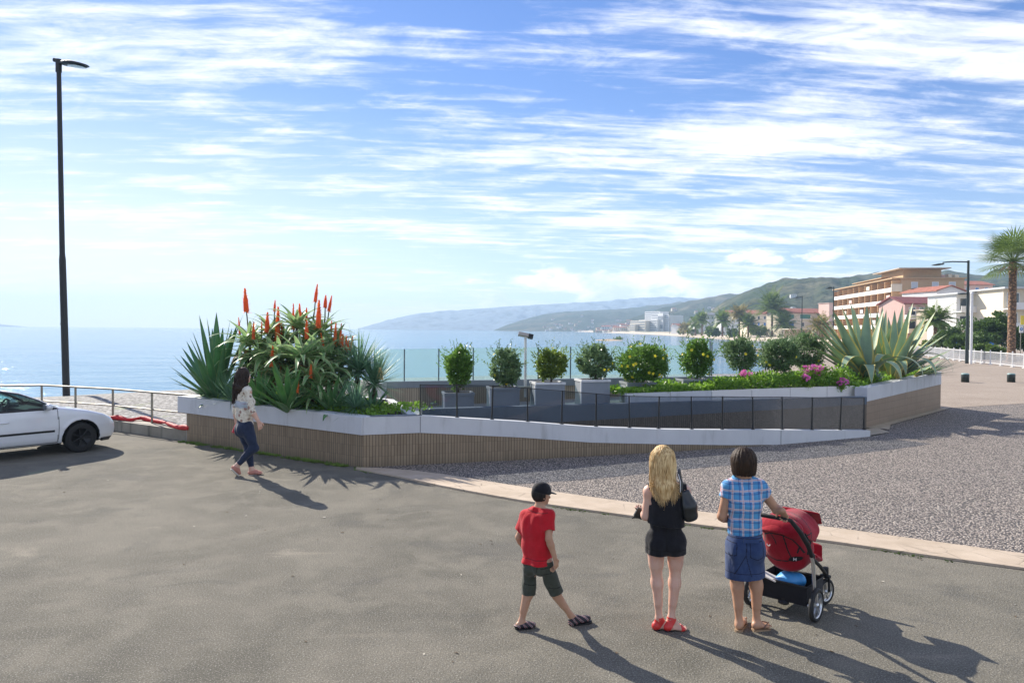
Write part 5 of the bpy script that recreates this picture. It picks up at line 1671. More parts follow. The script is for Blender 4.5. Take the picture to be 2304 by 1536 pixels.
for s in (1, 3.4, 6.2, 8): window(o, P, u, s, 1.1, zt_ - 2.4, 1.5, -v); window(o, P, u, s, 1.1, zt_ - 5.2, 1.5, -v, pane=M_BLUEP)
o, P, u, lu, v, zt_, z0 = px_block('pink_tower', 'plain pink block beside the left end of the apartment block', 1866, 1893, 682, 285, 8, W_ROSE, .1)
mb = MB(); q = P + u * (lu / 2) + v * 4; mb.box((q.x, q.y, zt_ + .1), (lu + .5, 8.5, .2), .1); mb.build('roof_slab', W_ROSE, o)
window(o, P, u, 1.0, 1.0, zt_ - 5.5, 1.3, -v)
for (lab, x0, x1, yt, Y, mt, rf, f) in (('white terrace house left of the cream house, behind leaning palm', 1622, 1686, 712, 400, W_WHITE, None, 3), ('small white stepped house behind the distant palms', 1566, 1596, 718, 480, W_WHITE, None, 3), ('tall narrow pale house at the far end of the palm row', 1590, 1612, 709, 500, W_GREYW, R_GREY, 4), ('pale house with brick roof between two palms', 1636, 1664, 704, 440, W_CREAM, R_BRICK, 3)):
    o, P, u, lu, v, zt_, z0 = px_block('terrace_house', lab, x0, x1, yt, Y, 9, mt, .1)
    if rf:
        mb = MB(); gable(mb, P, u, lu, v, 9, zt_, 1.6, .5, 'u'); mb.build('roof', rf, o)
    else:
        mb = MB(); q = P + u * (lu / 2) + v * 4.5; mb.box((q.x, q.y, zt_ + .12), (lu + .6, 9.6, .25), .1); mb.build('roof_slab', W_WHITE, o)
    fh = (zt_ - z0) / f
    for k in range(f):
        s = .8
        while s < lu - 1.6:
            window(o, P, u, s, 1.1, z0 + k * fh + .5, fh * .5, -v); s += 2.6

# --- hotel on the shore
M_WINSHADE = paint('balcony_shade', (0.20, 0.22, 0.25), .6)  # shade of balconies and windows painted as one dark strip per floor
hotel = empty('hotel', (165, 860, 1.5), label='large white hotel of stacked blocks on the far shore', cat='building')
def hblock(x0, x1, yt, Y, depth, mt, nf, nb, name='wing'):
    p0, p1 = D(x0, yt, Y), D(x1, yt, Y)
    mb = MB(); L_ = p1.x - p0.x; tr_ = L_ * 2.5; mb.prism([(p0.x, Y + tr_), (p1.x, Y), (p1.x + depth, Y + depth * 1.2), (p0.x + depth, Y + tr_ + depth * 1.2)], -1, p0.z); w_ = mb.build(name, mt, hotel)
    H = p0.z - 2; L = p1.x - p0.x
    for f in range(nf):
        mb = MB()
        mb.box((p0.x + L * .5 - .1, Y + L * 1.25 - .05, 2 + H * (f + .45) / nf), (L * 2.69 * .93, .3, H / nf * .42), -math.atan(2.5))
        mb.build('window_shade_row', M_WINSHADE, w_)
hblock(1428, 1452, 721, 872, 14, W_CREAM, 4, 8); hblock(1450, 1479, 719, 866, 16, W_WHITE, 5, 9); hblock(1478, 1506, 708, 860, 22, W_WHITE, 8, 7, 'tower'); hblock(1461, 1484, 700, 884, 14, W_WHITE, 9, 6, 'tower'); hblock(1503, 1514, 712, 870, 14, W_WHITE, 7, 4)
hblock(1420, 1429, 730, 880, 10, W_CREAM, 3, 3); hblock(1484, 1492, 704, 866, 6, W_WHITE, 2, 1)

# --- houses scattered over the slopes
r = random.Random(77)
protos = []
for wm, rm in ((W_WHITE, R_RED), (W_CREAM, R_BRICK), (W_WHITE, R_GREY), (W_ROSE, R_RED)):
    mb = MB(); mb.box((0, 0, .6), (1, 1, 9.2)); me_f = len(mb.f)
    w0 = [(-.56, -.56), (.56, -.56), (.56, .56), (-.56, .56)]
    mb.face([(w0[0][0], w0[0][1], 5.2), (w0[1][0], w0[1][1], 5.2), (.56, 0, 6.6), (-.56, 0, 6.6)], 1); mb.face([(-.56, 0, 6.6), (.56, 0, 6.6), (.56, .56, 5.2), (-.56, .56, 5.2)], 1)
    mb.face([(-.52, -.5, 5.2), (-.52, .5, 5.2), (-.52, 0, 6.5)], 0); mb.face([(.52, .5, 5.2), (.52, -.5, 5.2), (.52, 0, 6.5)], 0)
    for sx in (-.28, .02, .28):
        for zz in (1.4, 3.8): mb.box((sx, -.505, zz), (.13, .02, 1.3), 0, 2)
    o = mb.build('hillside_house', [wm, rm, M_PANE])
    protos.append(o)
used = [False] * 4
def put_house(x, y, z, label, group, sc=.8):
    k = r.choices(range(4), [5, 4, 2, 1])[0]
    o = protos[k] if not used[k] else protos[k].copy()
    if used[k]: COL.objects.link(o)
    used[k] = True
    o.location = (x, y, z); o.rotation_euler = (0, 0, r.uniform(-.6, .6))
    s = r.uniform(.8, 1.25)
    s *= sc; o.scale = (r.uniform(8, 14) * s, r.uniform(7, 10) * s, s * r.uniform(.8, 1.3))
    tag(o, label, 'house', group)
cnt = 0
for hn, nh, j0, j1, lab, grp, fac in (('middle_hills', 46, 1, 15, 'tiny pale house among others on the hazy middle slope behind the hotel', 'houses on the middle slope', .62), ('headland_hills', 34, 0, 9, 'tiny pale house among others near the foot of the far blue headland', 'houses on the far headland', .5), ('near_hill', 16, 1, 9, 'tiny pale house among others low on the nearest green hill', 'houses on the nearest hill', .55)):
    rows = HILLS[hn]
    for _ in range(nh):
        j = min(j1, int(j0 + abs(r.gauss(0, .45)) * (j1 - j0)))
        i = int(len(rows[0]) * (r.random() * fac))
        if hn == 'near_hill': i = int(len(rows[0]) * r.uniform(.02, .3))
        if hn == 'headland_hills': i = int(len(rows[0]) * r.uniform(.14, .42))
        x, y, z = rows[j][i]
        if z < -1.2: z = -1.0
        put_house(x, y - 1, z - .2, lab, grp, .30 if hn == 'near_hill' else .5)
for _ in range(30):
    px = r.uniform(1350, 1430); Y = r.uniform(960, 1060)
    q = D(px, 740, Y)
    put_house(q.x, Y, 1.0 + (Y - 960) * .06 * max(0, (px - 1345) / 80), 'tiny pale house in the crowded white village left of the hotel', 'houses of the shore village')
for _ in range(12):
    px = r.uniform(1520, 1600); Y = r.uniform(560, 760)
    q = D(px, 740, Y)
    put_house(q.x, Y, 2.0, 'tiny pale house between the hotel and the palm row', 'houses between hotel and palms')

# ------------------------------------------------------------------ palms
L_PALM = leaf_mat('palm_frond', (0.075, 0.15, 0.03), (0.19, 0.26, 0.06), None, trans=.3, vs=1.5)
L_PALM2 = leaf_mat('yellowing_frond', (0.15, 0.14, 0.035), (0.32, 0.26, 0.09), None, trans=.3, vs=1.5)
def mat_palm_trunk():
    mt, nt, b = new_mat('palm_trunk'); co = obj_co(nt)
    mp = nt.n('ShaderNodeMapping', {'Vector': co, 'Scale': (1, 1, 1)})
    vo = nt.n('ShaderNodeTexVoronoi', {'Vector': nt.n('ShaderNodeMapping', {'Vector': co, 'Scale': (5, 5, 6)}).outputs[0], 'Scale': 1.0})
    c = nt.mix(nt.maprange(vo.outputs['Distance'], .1, .6), (0.42, 0.24, 0.13), (0.11, 0.065, 0.04))
    nt.set(b, 'Base Color', c); b.inputs['Roughness'].default_value = .9
    nt.set(b, 'Normal', nt.n('ShaderNodeBump', {'Strength': 1.0, 'Distance': .06, 'Height': nt.math('SUBTRACT', 1.0, vo.outputs['Distance'])}))
    return mt
M_PTRUNK = mat_palm_trunk()


def palm(px, pbase, ptop, Y, rpx, label, kind='date', nf=26, z0=None, tr=.28, seed=0, leafm=None, lean=0.0, trunk_top=None, group='palms along the promenade', updo=0.0):
    """ptop: top of the crown; rpx: crown radius"""
    r = random.Random(seed)
    R = rpx * Y / FPX
    ctr = D(px, ptop, Y)
    base_z = z0 if z0 is not None else max(0.0, lz(ctr.x, Y))
    hz_ = ctr.z - R * .62
    foot = Vector((ctr.x - lean, Y, base_z)); head = Vector((ctr.x, Y, hz_))
    o = empty('palm_tree', foot, label=label, cat='palm', group=group)
    mb = MB()
    n = 14
    pts = [foot.lerp(head, k / n) + Vector((lean * .25 * math.sin(k / n * math.pi), 0, 0)) for k in range(n + 1)]
    mb.tube(pts, [tr * (1.25 if k == 0 else 1.0 - .12 * k / n) * (1 + .06 * math.sin(k * 2.6)) for k in range(n + 1)], 10)
    mb.build('trunk', M_PTRUNK, o)
    mb = MB()
    for k in range(nf):
        az = k * 2.39996 + r.uniform(-.2, .2); f = k / nf
        el = -0.55 + 1.9 * f + r.uniform(-.12, .12) + updo
        dr = 1.35 - .55 * f
        L = R * r.uniform(.95, 1.25)
        if kind == 'date':
            p = head + Vector((math.cos(az), math.sin(az), 0)) * tr * .5
            ns = 11
            P = [p]; DD = []
            for i in range(ns):
                t = i / ns; e = el - dr * t ** 1.3
                d = Vector((math.cos(az) * math.cos(e), math.sin(az) * math.cos(e), math.sin(e))); DD.append(d)
                p = p + d * (L / ns); P.append(p)
            side = Vector((-math.sin(az), math.cos(az), 0))
            for i in range(1, ns + 1):
                t = i / ns; d = DD[min(i, ns - 1)]
                ll = L * .30 * math.sin(min(1, t * 1.15 + .12) * math.pi * .92) + .05
                nn = side.cross(d)
                w_ = ll * .09 + .015
                for s in (-1, 1):
                    for h_ in (0, .5):
                        q = P[i - 1].lerp(P[i], h_)
                        dd = (side * s * .75 + d * .75 - nn * .0 + Vector((0, 0, -.25 + r.uniform(-.15, .15)))).normalized()
                        leaf_quad(mb, q, dd, nn if nn.length else Vector((0, 0, 1)), ll, w_ * 2)
            mb.tube(P, [.03, ] * ns + [.008], 4, caps=False)
        else:
            d = Vector((math.cos(az) * math.cos(el), math.sin(az) * math.cos(el), math.sin(el)))
            p0 = head; hub = head + d * (L * .52)
            mb.tube([p0, hub], [.03, .02], 4, caps=False)
            side = Vector((-math.sin(az), math.cos(az), 0)); nn = side.cross(d)
            for q in range(19):
                a = (q / 18 - .5) * 3.9
                dd = (d * math.cos(a) + side * math.sin(a)).normalized()
                ll = L * .55 * (1 - .18 * abs(a) / 2)
                m_ = hub + dd * ll * .6 ; tp = hub + dd * ll + Vector((0, 0, -ll * .10))
                w_ = (dd.cross(nn)).normalized() * .045
                mb.face([hub, m_ + w_, tp, m_ - w_])
    mb.build('crown', leafm or L_PALM, o)
    if kind == 'fan':
        mb = MB()
        for k in range(26):
            az = r.uniform(0, 6.28); blade(mb, head, az, -.5, R * r.uniform(.5, .75), .10, .9, 5, 'x', .2)
        mb.build('dead_fronds', M_DRY, o)
    return o


palm(2280, 800, 544, 67, 72, 'big fan palm with thick scaly trunk at the right edge behind the fence', 'fan', 64, tr=.34, seed=1, group=None, z0=0)
palm(2106, 780, 690, 100, 48, 'short dark green palm between the apartment block and the lamp', 'date', 42, tr=.30, seed=2, group=None)
for i, (px, yt, Y, rp, lab, kw) in enumerate([
    (1738, 662, 292, 54, 'tallest of the promenade palms, with upswept fronds', dict(updo=.45)), (1764, 706, 288, 38, 'lower palm leaning out beside the tallest promenade palm', dict(updo=.2)),
    (1664, 686, 305, 31, 'slim palm with windswept brownish crown', dict(leafm=L_PALM2)), (1684, 710, 300, 33, 'shorter bushy palm right of the windswept palm', dict(updo=.3)),
    (1626, 702, 325, 33, 'lone palm with round green crown and reddish trunk', dict(updo=.25)), (1580, 705, 390, 26, 'distant slim palm left of the lone round palm', dict(updo=.3)),
    (1565, 711, 410, 25, 'distant palm with thin crown in the far row', dict()), (1548, 726, 430, 17, 'stubby yellowing palm at the far end of the row', dict(leafm=L_PALM2)), (1538, 727, 450, 17, 'smallest yellowing palm nearest the hotel', dict(leafm=L_PALM2)), (1846, 710, 185, 36, 'windblown palm between the thin lamp and the agaves', dict(leafm=L_PALM2, lean=-.8))]):
    palm(px, 757, yt, Y, rp, lab, 'date', 38, tr=.42, seed=20 + i, **kw)

# ------------------------------------------------------------------ trees and hedges behind the fence
L_TREE = leaf_mat('evergreen_leaf', (0.035, 0.09, 0.016), (0.11, 0.18, 0.035), None, trans=.25, vs=.9)
L_TREE2 = leaf_mat('light_tree_leaf', (0.06, 0.12, 0.02), (0.15, 0.22, 0.04), None, trans=.3, vs=.9)
def tree(px, ptop, Y, wpx, label, n=2600, mt=None, seed=0, size=.28, name='evergreen_tree', group='evergreens behind the fence', low=.15):
    r = random.Random(seed)
    t = D(px, ptop, Y); z0 = max(0.0, lz(t.x, Y)); rx = wpx / 2 * Y / FPX
    o = empty(name, (t.x, Y, z0), label=label, cat='tree', group=group)
    H = t.z - z0
    c = Vector((t.x, Y, z0 + H * (.5 + low / 2))); rz_ = H * (.5 - low / 2)
    cl = []
    for k in range(34):
        v = Vector((r.gauss(0, 1), r.gauss(0, 1), r.gauss(0, 1))).normalized() * r.uniform(.35, .9)
        cl.append((v, r.uniform(.16, .34)))
    pts = []
    for k in range(n):
        v, cr = r.choice(cl)
        q = v + Vector((r.gauss(0, 1), r.gauss(0, 1), r.gauss(0, 1))).normalized() * cr * r.uniform(.6, 1.05)
        p = c + Vector((q.x * rx, q.y * rx, q.z * rz_))
        if p.z < z0 + .1: continue
        pts.append((p, q.normalized()))
    mb = MB(); leafy(mb, pts, size, r, up=.1); mb.build('crown', mt or L_TREE, o)
    mb = MB(); mb.tube([(t.x, Y, z0 - .2), (t.x + r.uniform(-.1, .1), Y, z0 + H * .35), (c.x, c.y, c.z)], [H * .035 + .04, H * .03 + .03, .05], 7)
    for k in range(7):
        v, cr = cl[k]; b0 = Vector((t.x, Y, z0 + H * r.uniform(.2, .45)))
        mb.tube([b0, c + Vector((v.x * rx, v.y * rx, v.z * rz_)) * .9], [.05, .02], 5)
    mb.build('trunk', M_TRUNK, o)
    return o
for i, (px, yt, Y, wp, lab) in enumerate([(2160, 742, 84, 70, 'dark evergreen just left of the dark lamp post'), (2205, 718, 80, 90, 'dark round evergreen right of the white pole'), (2246, 708, 78, 84, 'tallest dark evergreen left of the big palm trunk'), (2130, 752, 92, 50, 'lower dark evergreen behind the fence, left end'), (2306, 742, 76, 50, 'dark evergreen at the right edge, behind the big palm'), (2182, 758, 76, 80, 'low bushy evergreen in front of the taller ones')]):
    tree(px, yt - 10, Y, wp * 1.15, lab, 4600, seed=40 + i)
for i, (px, yt, Y, wp, lab, m_) in enumerate([(2092, 768, 88, 44, 'light green bush by the fence left end', L_TREE2), (2236, 774, 72, 44, 'light green bush under the tallest evergreen', L_TREE2), (2205, 776, 73, 36, 'yellowish green bush behind the white fence', L_TREE2), (1600, 733, 340, 30, 'round green bush beside the lone palm', L_TREE2), (1612, 738, 338, 18, 'small dark bush touching the lone palm', L_TREE), (1706, 732, 305, 44, 'leafy green bush behind the bushy palm', L_TREE2), (1560, 740, 430, 26, 'low green bush in the far palm row', L_TREE2), (1535, 738, 470, 22, 'brownish green bush nearest the hotel', L_TREE), (1648, 738, 330, 26, 'dark green bush between lone palm and windswept palm', L_TREE), (1800, 742, 250, 36, 'green bush before the red roofed house', L_TREE2)]):
    tree(px, yt, Y, wp, lab, 1500, m_, 60 + i, .3 if Y < 100 else .7, 'bush', 'bushes along the promenade', .0)

# ------------------------------------------------------------------ pavilion, sign, canopies, sand bar
o, P, u, lu, v, zt_, z0 = px_block('beach_pavilion', 'low open tan pavilion on the promenade behind the shrubs', 1764, 1862, 741, 240, .3, W_TAN, .05)
mb = MB(); q = P + u * (lu / 2) + v * -2; mb.box((q.x, q.y, zt_ + .1), (lu + .8, 5, .22), .05); mb.build('roof', W_CREAM, o)
for k in range(7):
    q = P + u * (lu * k / 6) - v * 4.2; mb = MB(); mb.box((q.x, q.y, (z0 + zt_) / 2), (.18, .18, zt_ - z0), .05); mb.build('post', W_TAN, o)
for px, py, Y, lab in ((2155, 766, 80, 'small blue canopy left of the dark lamp post, above the fence'), (2224, 768, 76, 'small blue canopy between the lamp post and the big palm'), (2246, 767, 78, 'small blue canopy nearest the big palm trunk')):
    t = D(px, py, Y)
    o = empty('garden_parasol', (t.x, Y, 0), label=lab, cat='parasol', group='blue canopies behind the fence')
    mb = MB(); mb.lathe([(.02, .34), (.25, .30), (.45, .17), (.56, .0), (.5, -.02)], (t.x, Y, t.z - .34), 14); mb.build('canopy', M_BLUEP, o)
    mb = MB(); mb.tube([(t.x, Y, 0), (t.x, Y, t.z - .05)], .03, 6); mb.build('pole', M_WHITEMET, o)
t = D(2297, 733, 66)
o = empty('notice_sign', (t.x, 66, 0), label='small white sign with blue mark beside the big palm trunk', cat='sign')
mb = MB(); mb.tube([(t.x, 66, 0), (t.x, 66, t.z + .05)], .04, 6); mb.build('post', M_GALV, o)
mb = MB(); mb.box((t.x, 65.93, t.z - .3), (.36, .03, .6)); bd = mb.build('board', M_WFRAME, o)
mb = MB(); mb.lathe([(.06, 0), (.13, 0), (.13, .012), (.06, .012)], (t.x, 65.905, t.z - .28), 16, axis='Y'); mb.build('blue_mark', M_BLUEP, bd)
mb = MB(); mb.box((t.x + .2, 66.1, t.z + .5), (.3, .03, .8)); mb.build('yellow_panel', paint('yellow_board', (.7, .55, .05), .5), o)

bar = G(1372, 765.5, SEA_Z)
mb = MB(); rows = []
for i in range(9):
    t = i / 8
    rows.append([(bar.x + (math.cos(a) * 5.6) * (1 - t) - (2 if t > .3 else 0) * 0, bar.y + math.sin(a) * 9 * (1 - t), SEA_Z - .2 + .62 * t ** .6 + .05 * math.sin(a * 3)) for a in [2 * math.pi * k / 28 for k in range(28)]])
mb.grid(rows, closed_u=True)
o = mb.build('sand_bar', paint('wet_sand', (0.42, 0.30, 0.18), .9, var=.25, vscale=1.2)); o['kind'] = 'structure'
q = G(1393, 763, SEA_Z)
o = empty('low_bush', (q.x, q.y, -1.3), label='tiny green bush on the sand bar in the sea', cat='bush')
mb = MB(); pts = [(Vector((q.x + r.gauss(0, .8), q.y + r.gauss(0, .8), -1.3 + abs(r.gauss(0, .5)))), Vector((0, 0, 1))) for _ in range(300)]
leafy(mb, pts, .5, r); mb.build('foliage', L_TREE2, o)
# ------------------------------------------------------------------ bodies: one smooth implicit surface each
class Field:
    def __init__(s, lo, hi, h):
        s.h = h; s.lo = np.array(lo, np.float32)
        s.n = np.ceil((np.array(hi) - np.array(lo)) / h).astype(int) + 1
        s.F = np.full(tuple(s.n), 1.0, np.float32)
        s.ax = [s.lo[i] + h * np.arange(s.n[i], dtype=np.float32) for i in range(3)]

    def region(s, lo, hi):
        a = np.clip(np.floor((np.array(lo) - s.lo) / s.h).astype(int), 0, s.n - 1)
        b = np.clip(np.ceil((np.array(hi) - s.lo) / s.h).astype(int) + 1, 1, s.n)
        sl = tuple(slice(int(a[i]), int(b[i])) for i in range(3))
        if any(q.stop <= q.start for q in sl): return None, None
        P = np.meshgrid(s.ax[0][sl[0]], s.ax[1][sl[1]], s.ax[2][sl[2]], indexing='ij', sparse=True)
        return sl, P

    def put(s, sl, d, k, sub=False):
        f = s.F[sl]
        if sub:
            s.F[sl] = np.maximum(f, -d); return
        if k <= 0: s.F[sl] = np.minimum(f, d); return
        h_ = np.maximum(k - np.abs(f - d), 0) / k
        s.F[sl] = np.minimum(f, d) - h_ * h_ * k * 0.25

    def cone(s, a, b, ra, rb, k=0.02, sub=False):
        a, b = np.array(a, np.float32), np.array(b, np.float32)
        m_ = max(ra, rb) + k + 3 * s.h
        sl, P = s.region(np.minimum(a, b) - m_, np.maximum(a, b) + m_)
        if sl is None: return
        ba = b - a; L2 = max(float(ba @ ba), 1e-9)
        pa = [P[i] - a[i] for i in range(3)]
        t = np.clip((pa[0] * ba[0] + pa[1] * ba[1] + pa[2] * ba[2]) / L2, 0, 1)
        d = np.sqrt((pa[0] - t * ba[0]) ** 2 + (pa[1] - t * ba[1]) ** 2 + (pa[2] - t * ba[2]) ** 2) - (ra + (rb - ra) * t)
        s.put(sl, d, k, sub)

    def ecap(s, a, b, wa, wb, side, k=0.03):
        """capsule with an elliptical section; wa=(half width along side, half depth) at a, wb at b"""
        a, b = np.array(a, np.float32), np.array(b, np.float32)
        side = np.array(side, np.float32); ax = b - a; L = float(np.linalg.norm(ax)); ax = ax / max(L, 1e-6)
        side = side - ax * float(side @ ax); side /= np.linalg.norm(side); fr = np.cross(ax, side)
        m_ = max(*wa, *wb) + k + 3 * s.h
        sl, P = s.region(np.minimum(a, b) - m_, np.maximum(a, b) + m_)
        if sl is None: return
        pa = [P[i] - a[i] for i in range(3)]
        z = pa[0] * ax[0] + pa[1] * ax[1] + pa[2] * ax[2]
        x = pa[0] * side[0] + pa[1] * side[1] + pa[2] * side[2]
        y = pa[0] * fr[0] + pa[1] * fr[1] + pa[2] * fr[2]
        t = np.clip(z / max(L, 1e-6), 0, 1)
        w = wa[0] + (wb[0] - wa[0]) * t; dd = wa[1] + (wb[1] - wa[1]) * t
        over = z - t * L; rz_ = np.minimum(w, dd)
        q = np.sqrt((x / w) ** 2 + (y / dd) ** 2 + (over / rz_) ** 2)
        g = np.sqrt((x / w ** 2) ** 2 + (y / dd ** 2) ** 2 + (over / rz_ ** 2) ** 2) + 1e-6
        s.put(sl, q * (q - 1) / g, k)

    def ell(s, c, r, k=0.02, R=None, sub=False):
        c = np.array(c, np.float32); m_ = max(r) + k + 3 * s.h
        sl, P = s.region(c - m_, c + m_)
        if sl is None: return
        p = [P[i] - c[i] for i in range(3)]
        if R is not None:
            Rm = np.array(R, np.float32)
            p = [p[0] * Rm[j][0] + p[1] * Rm[j][1] + p[2] * Rm[j][2] for j in range(3)]
        q = np.sqrt((p[0] / r[0]) ** 2 + (p[1] / r[1]) ** 2 + (p[2] / r[2]) ** 2)
        g = np.sqrt((p[0] / r[0] ** 2) ** 2 + (p[1] / r[1] ** 2) ** 2 + (p[2] / r[2] ** 2) ** 2) + 1e-6
        s.put(sl, q * (q - 1) / g, k, sub)

    def clip(s, p, n):
        """keep the side that n points away from"""
        n = np.array(n, np.float32); n /= np.linalg.norm(n); p = np.array(p, np.float32)
        d = (s.ax[0] - p[0])[:, None, None] * n[0] + (s.ax[1] - p[1])[None, :, None] * n[1] + (s.ax[2] - p[2])[None, None, :] * n[2]
        s.F = np.maximum(s.F, d.astype(np.float32))

    def hollow(s, t): s.F = np.maximum(s.F, -(s.F + t))

    def wrinkle(s, amp, f, seed=0, stretch=(1, 1, 1)):
        r = np.random.RandomState(seed)
        d = 0
        X_, Y_, Z_ = s.ax[0][:, None, None] * stretch[0], s.ax[1][None, :, None] * stretch[1], s.ax[2][None, None, :] * stretch[2]
        for i in range(6):
            v = r.normal(size=3); v /= np.linalg.norm(v); ff = f * r.uniform(.6, 1.8)
            w_ = 1.2 * np.sin(X_ * r.uniform(5, 14) + Z_ * r.uniform(5, 14) + r.uniform(0, 6)) + 1.0 * np.sin(Y_ * r.uniform(5, 14) + 1)
            d = d + np.sin((X_ * v[0] + Y_ * v[1] + Z_ * v[2]) * ff + r.uniform(0, 6.28) + w_)
        s.F = s.F + (amp / 3) * d.astype(np.float32)

    def mesh(s):
        F = s.F; S = F < 0
        n = F.shape
        c = np.zeros((n[0] - 1, n[1] - 1, n[2] - 1), np.int8)
        offs_ = [(i, j, k) for i in (0, 1) for j in (0, 1) for k in (0, 1)]
        for (i, j, k) in offs_: c += S[i:n[0] - 1 + i, j:n[1] - 1 + j, k:n[2] - 1 + k]
        act = (c > 0) & (c < 8)
        I = np.argwhere(act)
        idx = np.full(act.shape, -1, np.int64); idx[act] = np.arange(len(I))
        vals = np.stack([F[I[:, 0] + i, I[:, 1] + j, I[:, 2] + k] for (i, j, k) in offs_], 1)
        O = np.array(offs_, np.float32)
        pos = np.zeros((len(I), 3), np.float32); cnt_ = np.zeros(len(I), np.float32)
        for a in range(8):
            for b in range(a + 1, 8):
                if np.abs(O[a] - O[b]).sum() != 1: continue
                fa, fb = vals[:, a], vals[:, b]
                m_ = (fa < 0) != (fb < 0)
                t = np.where(m_, fa / np.where(m_, fa - fb, 1), 0)
                pos += np.where(m_[:, None], O[a] + t[:, None] * (O[b] - O[a]), 0); cnt_ += m_
        V = s.lo + (I + pos / cnt_[:, None]) * s.h
        quads = []
        for ax in range(3):
            o1, o2 = [(1, 2), (2, 0), (0, 1)][ax]
            sl0 = [slice(None)] * 3; sl1 = [slice(None)] * 3
            sl0[ax] = slice(0, n[ax] - 1); sl1[ax] = slice(1, n[ax])
            A_, B_ = S[tuple(sl0)], S[tuple(sl1)]
            for pol in (True, False):
                E = np.argwhere((A_ == pol) & (B_ == (not pol)))
                E = E[(E[:, o1] > 0) & (E[:, o2] > 0) & (E[:, o1] < n[o1] - 1) & (E[:, o2] < n[o2] - 1)]
                if not len(E): continue
                def cell(d1, d2):
                    q = E.copy(); q[:, o1] -= d1; q[:, o2] -= d2
                    return idx[q[:, 0], q[:, 1], q[:, 2]]
                Q = np.stack([cell(1, 1), cell(0, 1), cell(0, 0), cell(1, 0)], 1)
                quads.append(Q if pol else Q[:, ::-1])
        return V, np.concatenate(quads)

    def build(s, name, mats, parent=None, origin=None, split=None, smooth_iter=1):
        V, Q = s.mesh()
        for _ in range(smooth_iter):                   # a light relax
            acc = np.zeros_like(V); cn = np.zeros(len(V), np.float32)
            for a in range(4):
                i, j = Q[:, a], Q[:, (a + 1) % 4]
                np.add.at(acc, i, V[j]); np.add.at(acc, j, V[i]); np.add.at(cn, i, 1); np.add.at(cn, j, 1)
            V = V * .5 + .5 * acc / np.maximum(cn, 1)[:, None]
        off = np.array(full_loc(parent) if parent is not None else (origin or (0, 0, 0)), np.float32)
        me = bpy.data.meshes.new(name)
        me.vertices.add(len(V)); me.vertices.foreach_set('co', (V - off).astype(np.float32).ravel())
        me.loops.add(len(Q) * 4); me.loops.foreach_set('vertex_index', Q.astype(np.int32).ravel())
        me.polygons.add(len(Q)); me.polygons.foreach_set('loop_start', np.arange(0, len(Q) * 4, 4, dtype=np.int32))
        me.polygons.foreach_set('loop_total', np.full(len(Q), 4, np.int32))
        for mt in (mats if isinstance(mats, (list, tuple)) else [mats]): me.materials.append(mt)
        if split is not None:
            C = V[Q].mean(1); me.polygons.foreach_set('material_index', split(C).astype(np.int32))
        me.polygons.foreach_set('use_smooth', np.ones(len(Q), bool))
        me.update(calc_edges=True); me.validate()
        o = bpy.data.objects.new(name, me); COL.objects.link(o)
        if parent is not None: o.parent = parent
        else: o.location = tuple(off)
        return o


def skin_mat(name, c, red):
    mt, nt, b = new_mat(name); co = obj_co(nt)
    n1 = nt.noise(co, 9.0, 4.0, .6); n2 = nt.noise(co, 60.0, 3.0, .6)
    col = nt.mix(nt.maprange(n1, .35, .7), c, red)
    col = nt.mix(nt.maprange(n2, .4, .25, 0, .12), col, tuple(x * .6 for x in red))
    nt.set(b, 'Base Color', col)
    b.inputs['Roughness'].default_value = .5
    b.inputs['Subsurface Weight'].default_value = .12
    b.inputs['Subsurface Radius'].default_value = (.02, .008, .004)
    b.inputs['Specular IOR Level'].default_value = .35
    return mt


def cloth_mat(name, c0, c1, scale=9.0, rough=.85, weave=500, bump=.25):
    mt, nt, b = new_mat(name); co = obj_co(nt)
    n1 = nt.noise(co, scale, 6.0, .62, .6)
    nt.set(b, 'Base Color', nt.mix(nt.maprange(n1, .3, .7), c0, c1))
    b.inputs['Roughness'].default_value = rough; b.inputs['Specular IOR Level'].default_value = .2
    b.inputs['Sheen Weight'].default_value = .15
    h_ = nt.math('ADD', nt.noise(nt.n('ShaderNodeMapping', {'Vector': co, 'Scale': (1, 1, .45)}).outputs[0], 16, 5, .6, .8), nt.math('MULTIPLY', nt.noise(co, weave * .4, 2, .5), .1))
    nt.set(b, 'Normal', nt.n('ShaderNodeBump', {'Strength': bump, 'Distance': .02, 'Height': h_}))
    return mt


SK_FAIR = skin_mat('fair_skin', (0.66, 0.43, 0.33), (0.60, 0.34, 0.25)); SK_TAN = skin_mat('tanned_skin', (0.52, 0.30, 0.19), (0.46, 0.245, 0.15)); SK_BOY = skin_mat('boy_skin', (0.50, 0.30, 0.20), (0.44, 0.24, 0.15))
M_EYEW = paint('eye_white', (.8, .78, .75), .3)


def hair_mat(name, c0, c1, sc=90):
    mt, nt, b = new_mat(name); co = obj_co(nt)
    n1 = nt.noise(nt.n('ShaderNodeMapping', {'Vector': co, 'Scale': (1, 1, .08)}).outputs[0], sc, 4.0, .6)
    n2 = nt.noise(co, 12, 3, .6)
    nt.set(b, 'Base Color', nt.mix(nt.math('ADD', nt.maprange(n1, .35, .65, 0, .75), nt.maprange(n2, .4, .7, 0, .25)), c0, c1))
    b.inputs['Roughness'].default_value = .6; b.inputs['Specular IOR Level'].default_value = .22
    nt.set(b, 'Normal', nt.n('ShaderNodeBump', {'Strength': .5, 'Distance': .006, 'Height': n1}))
    return mt


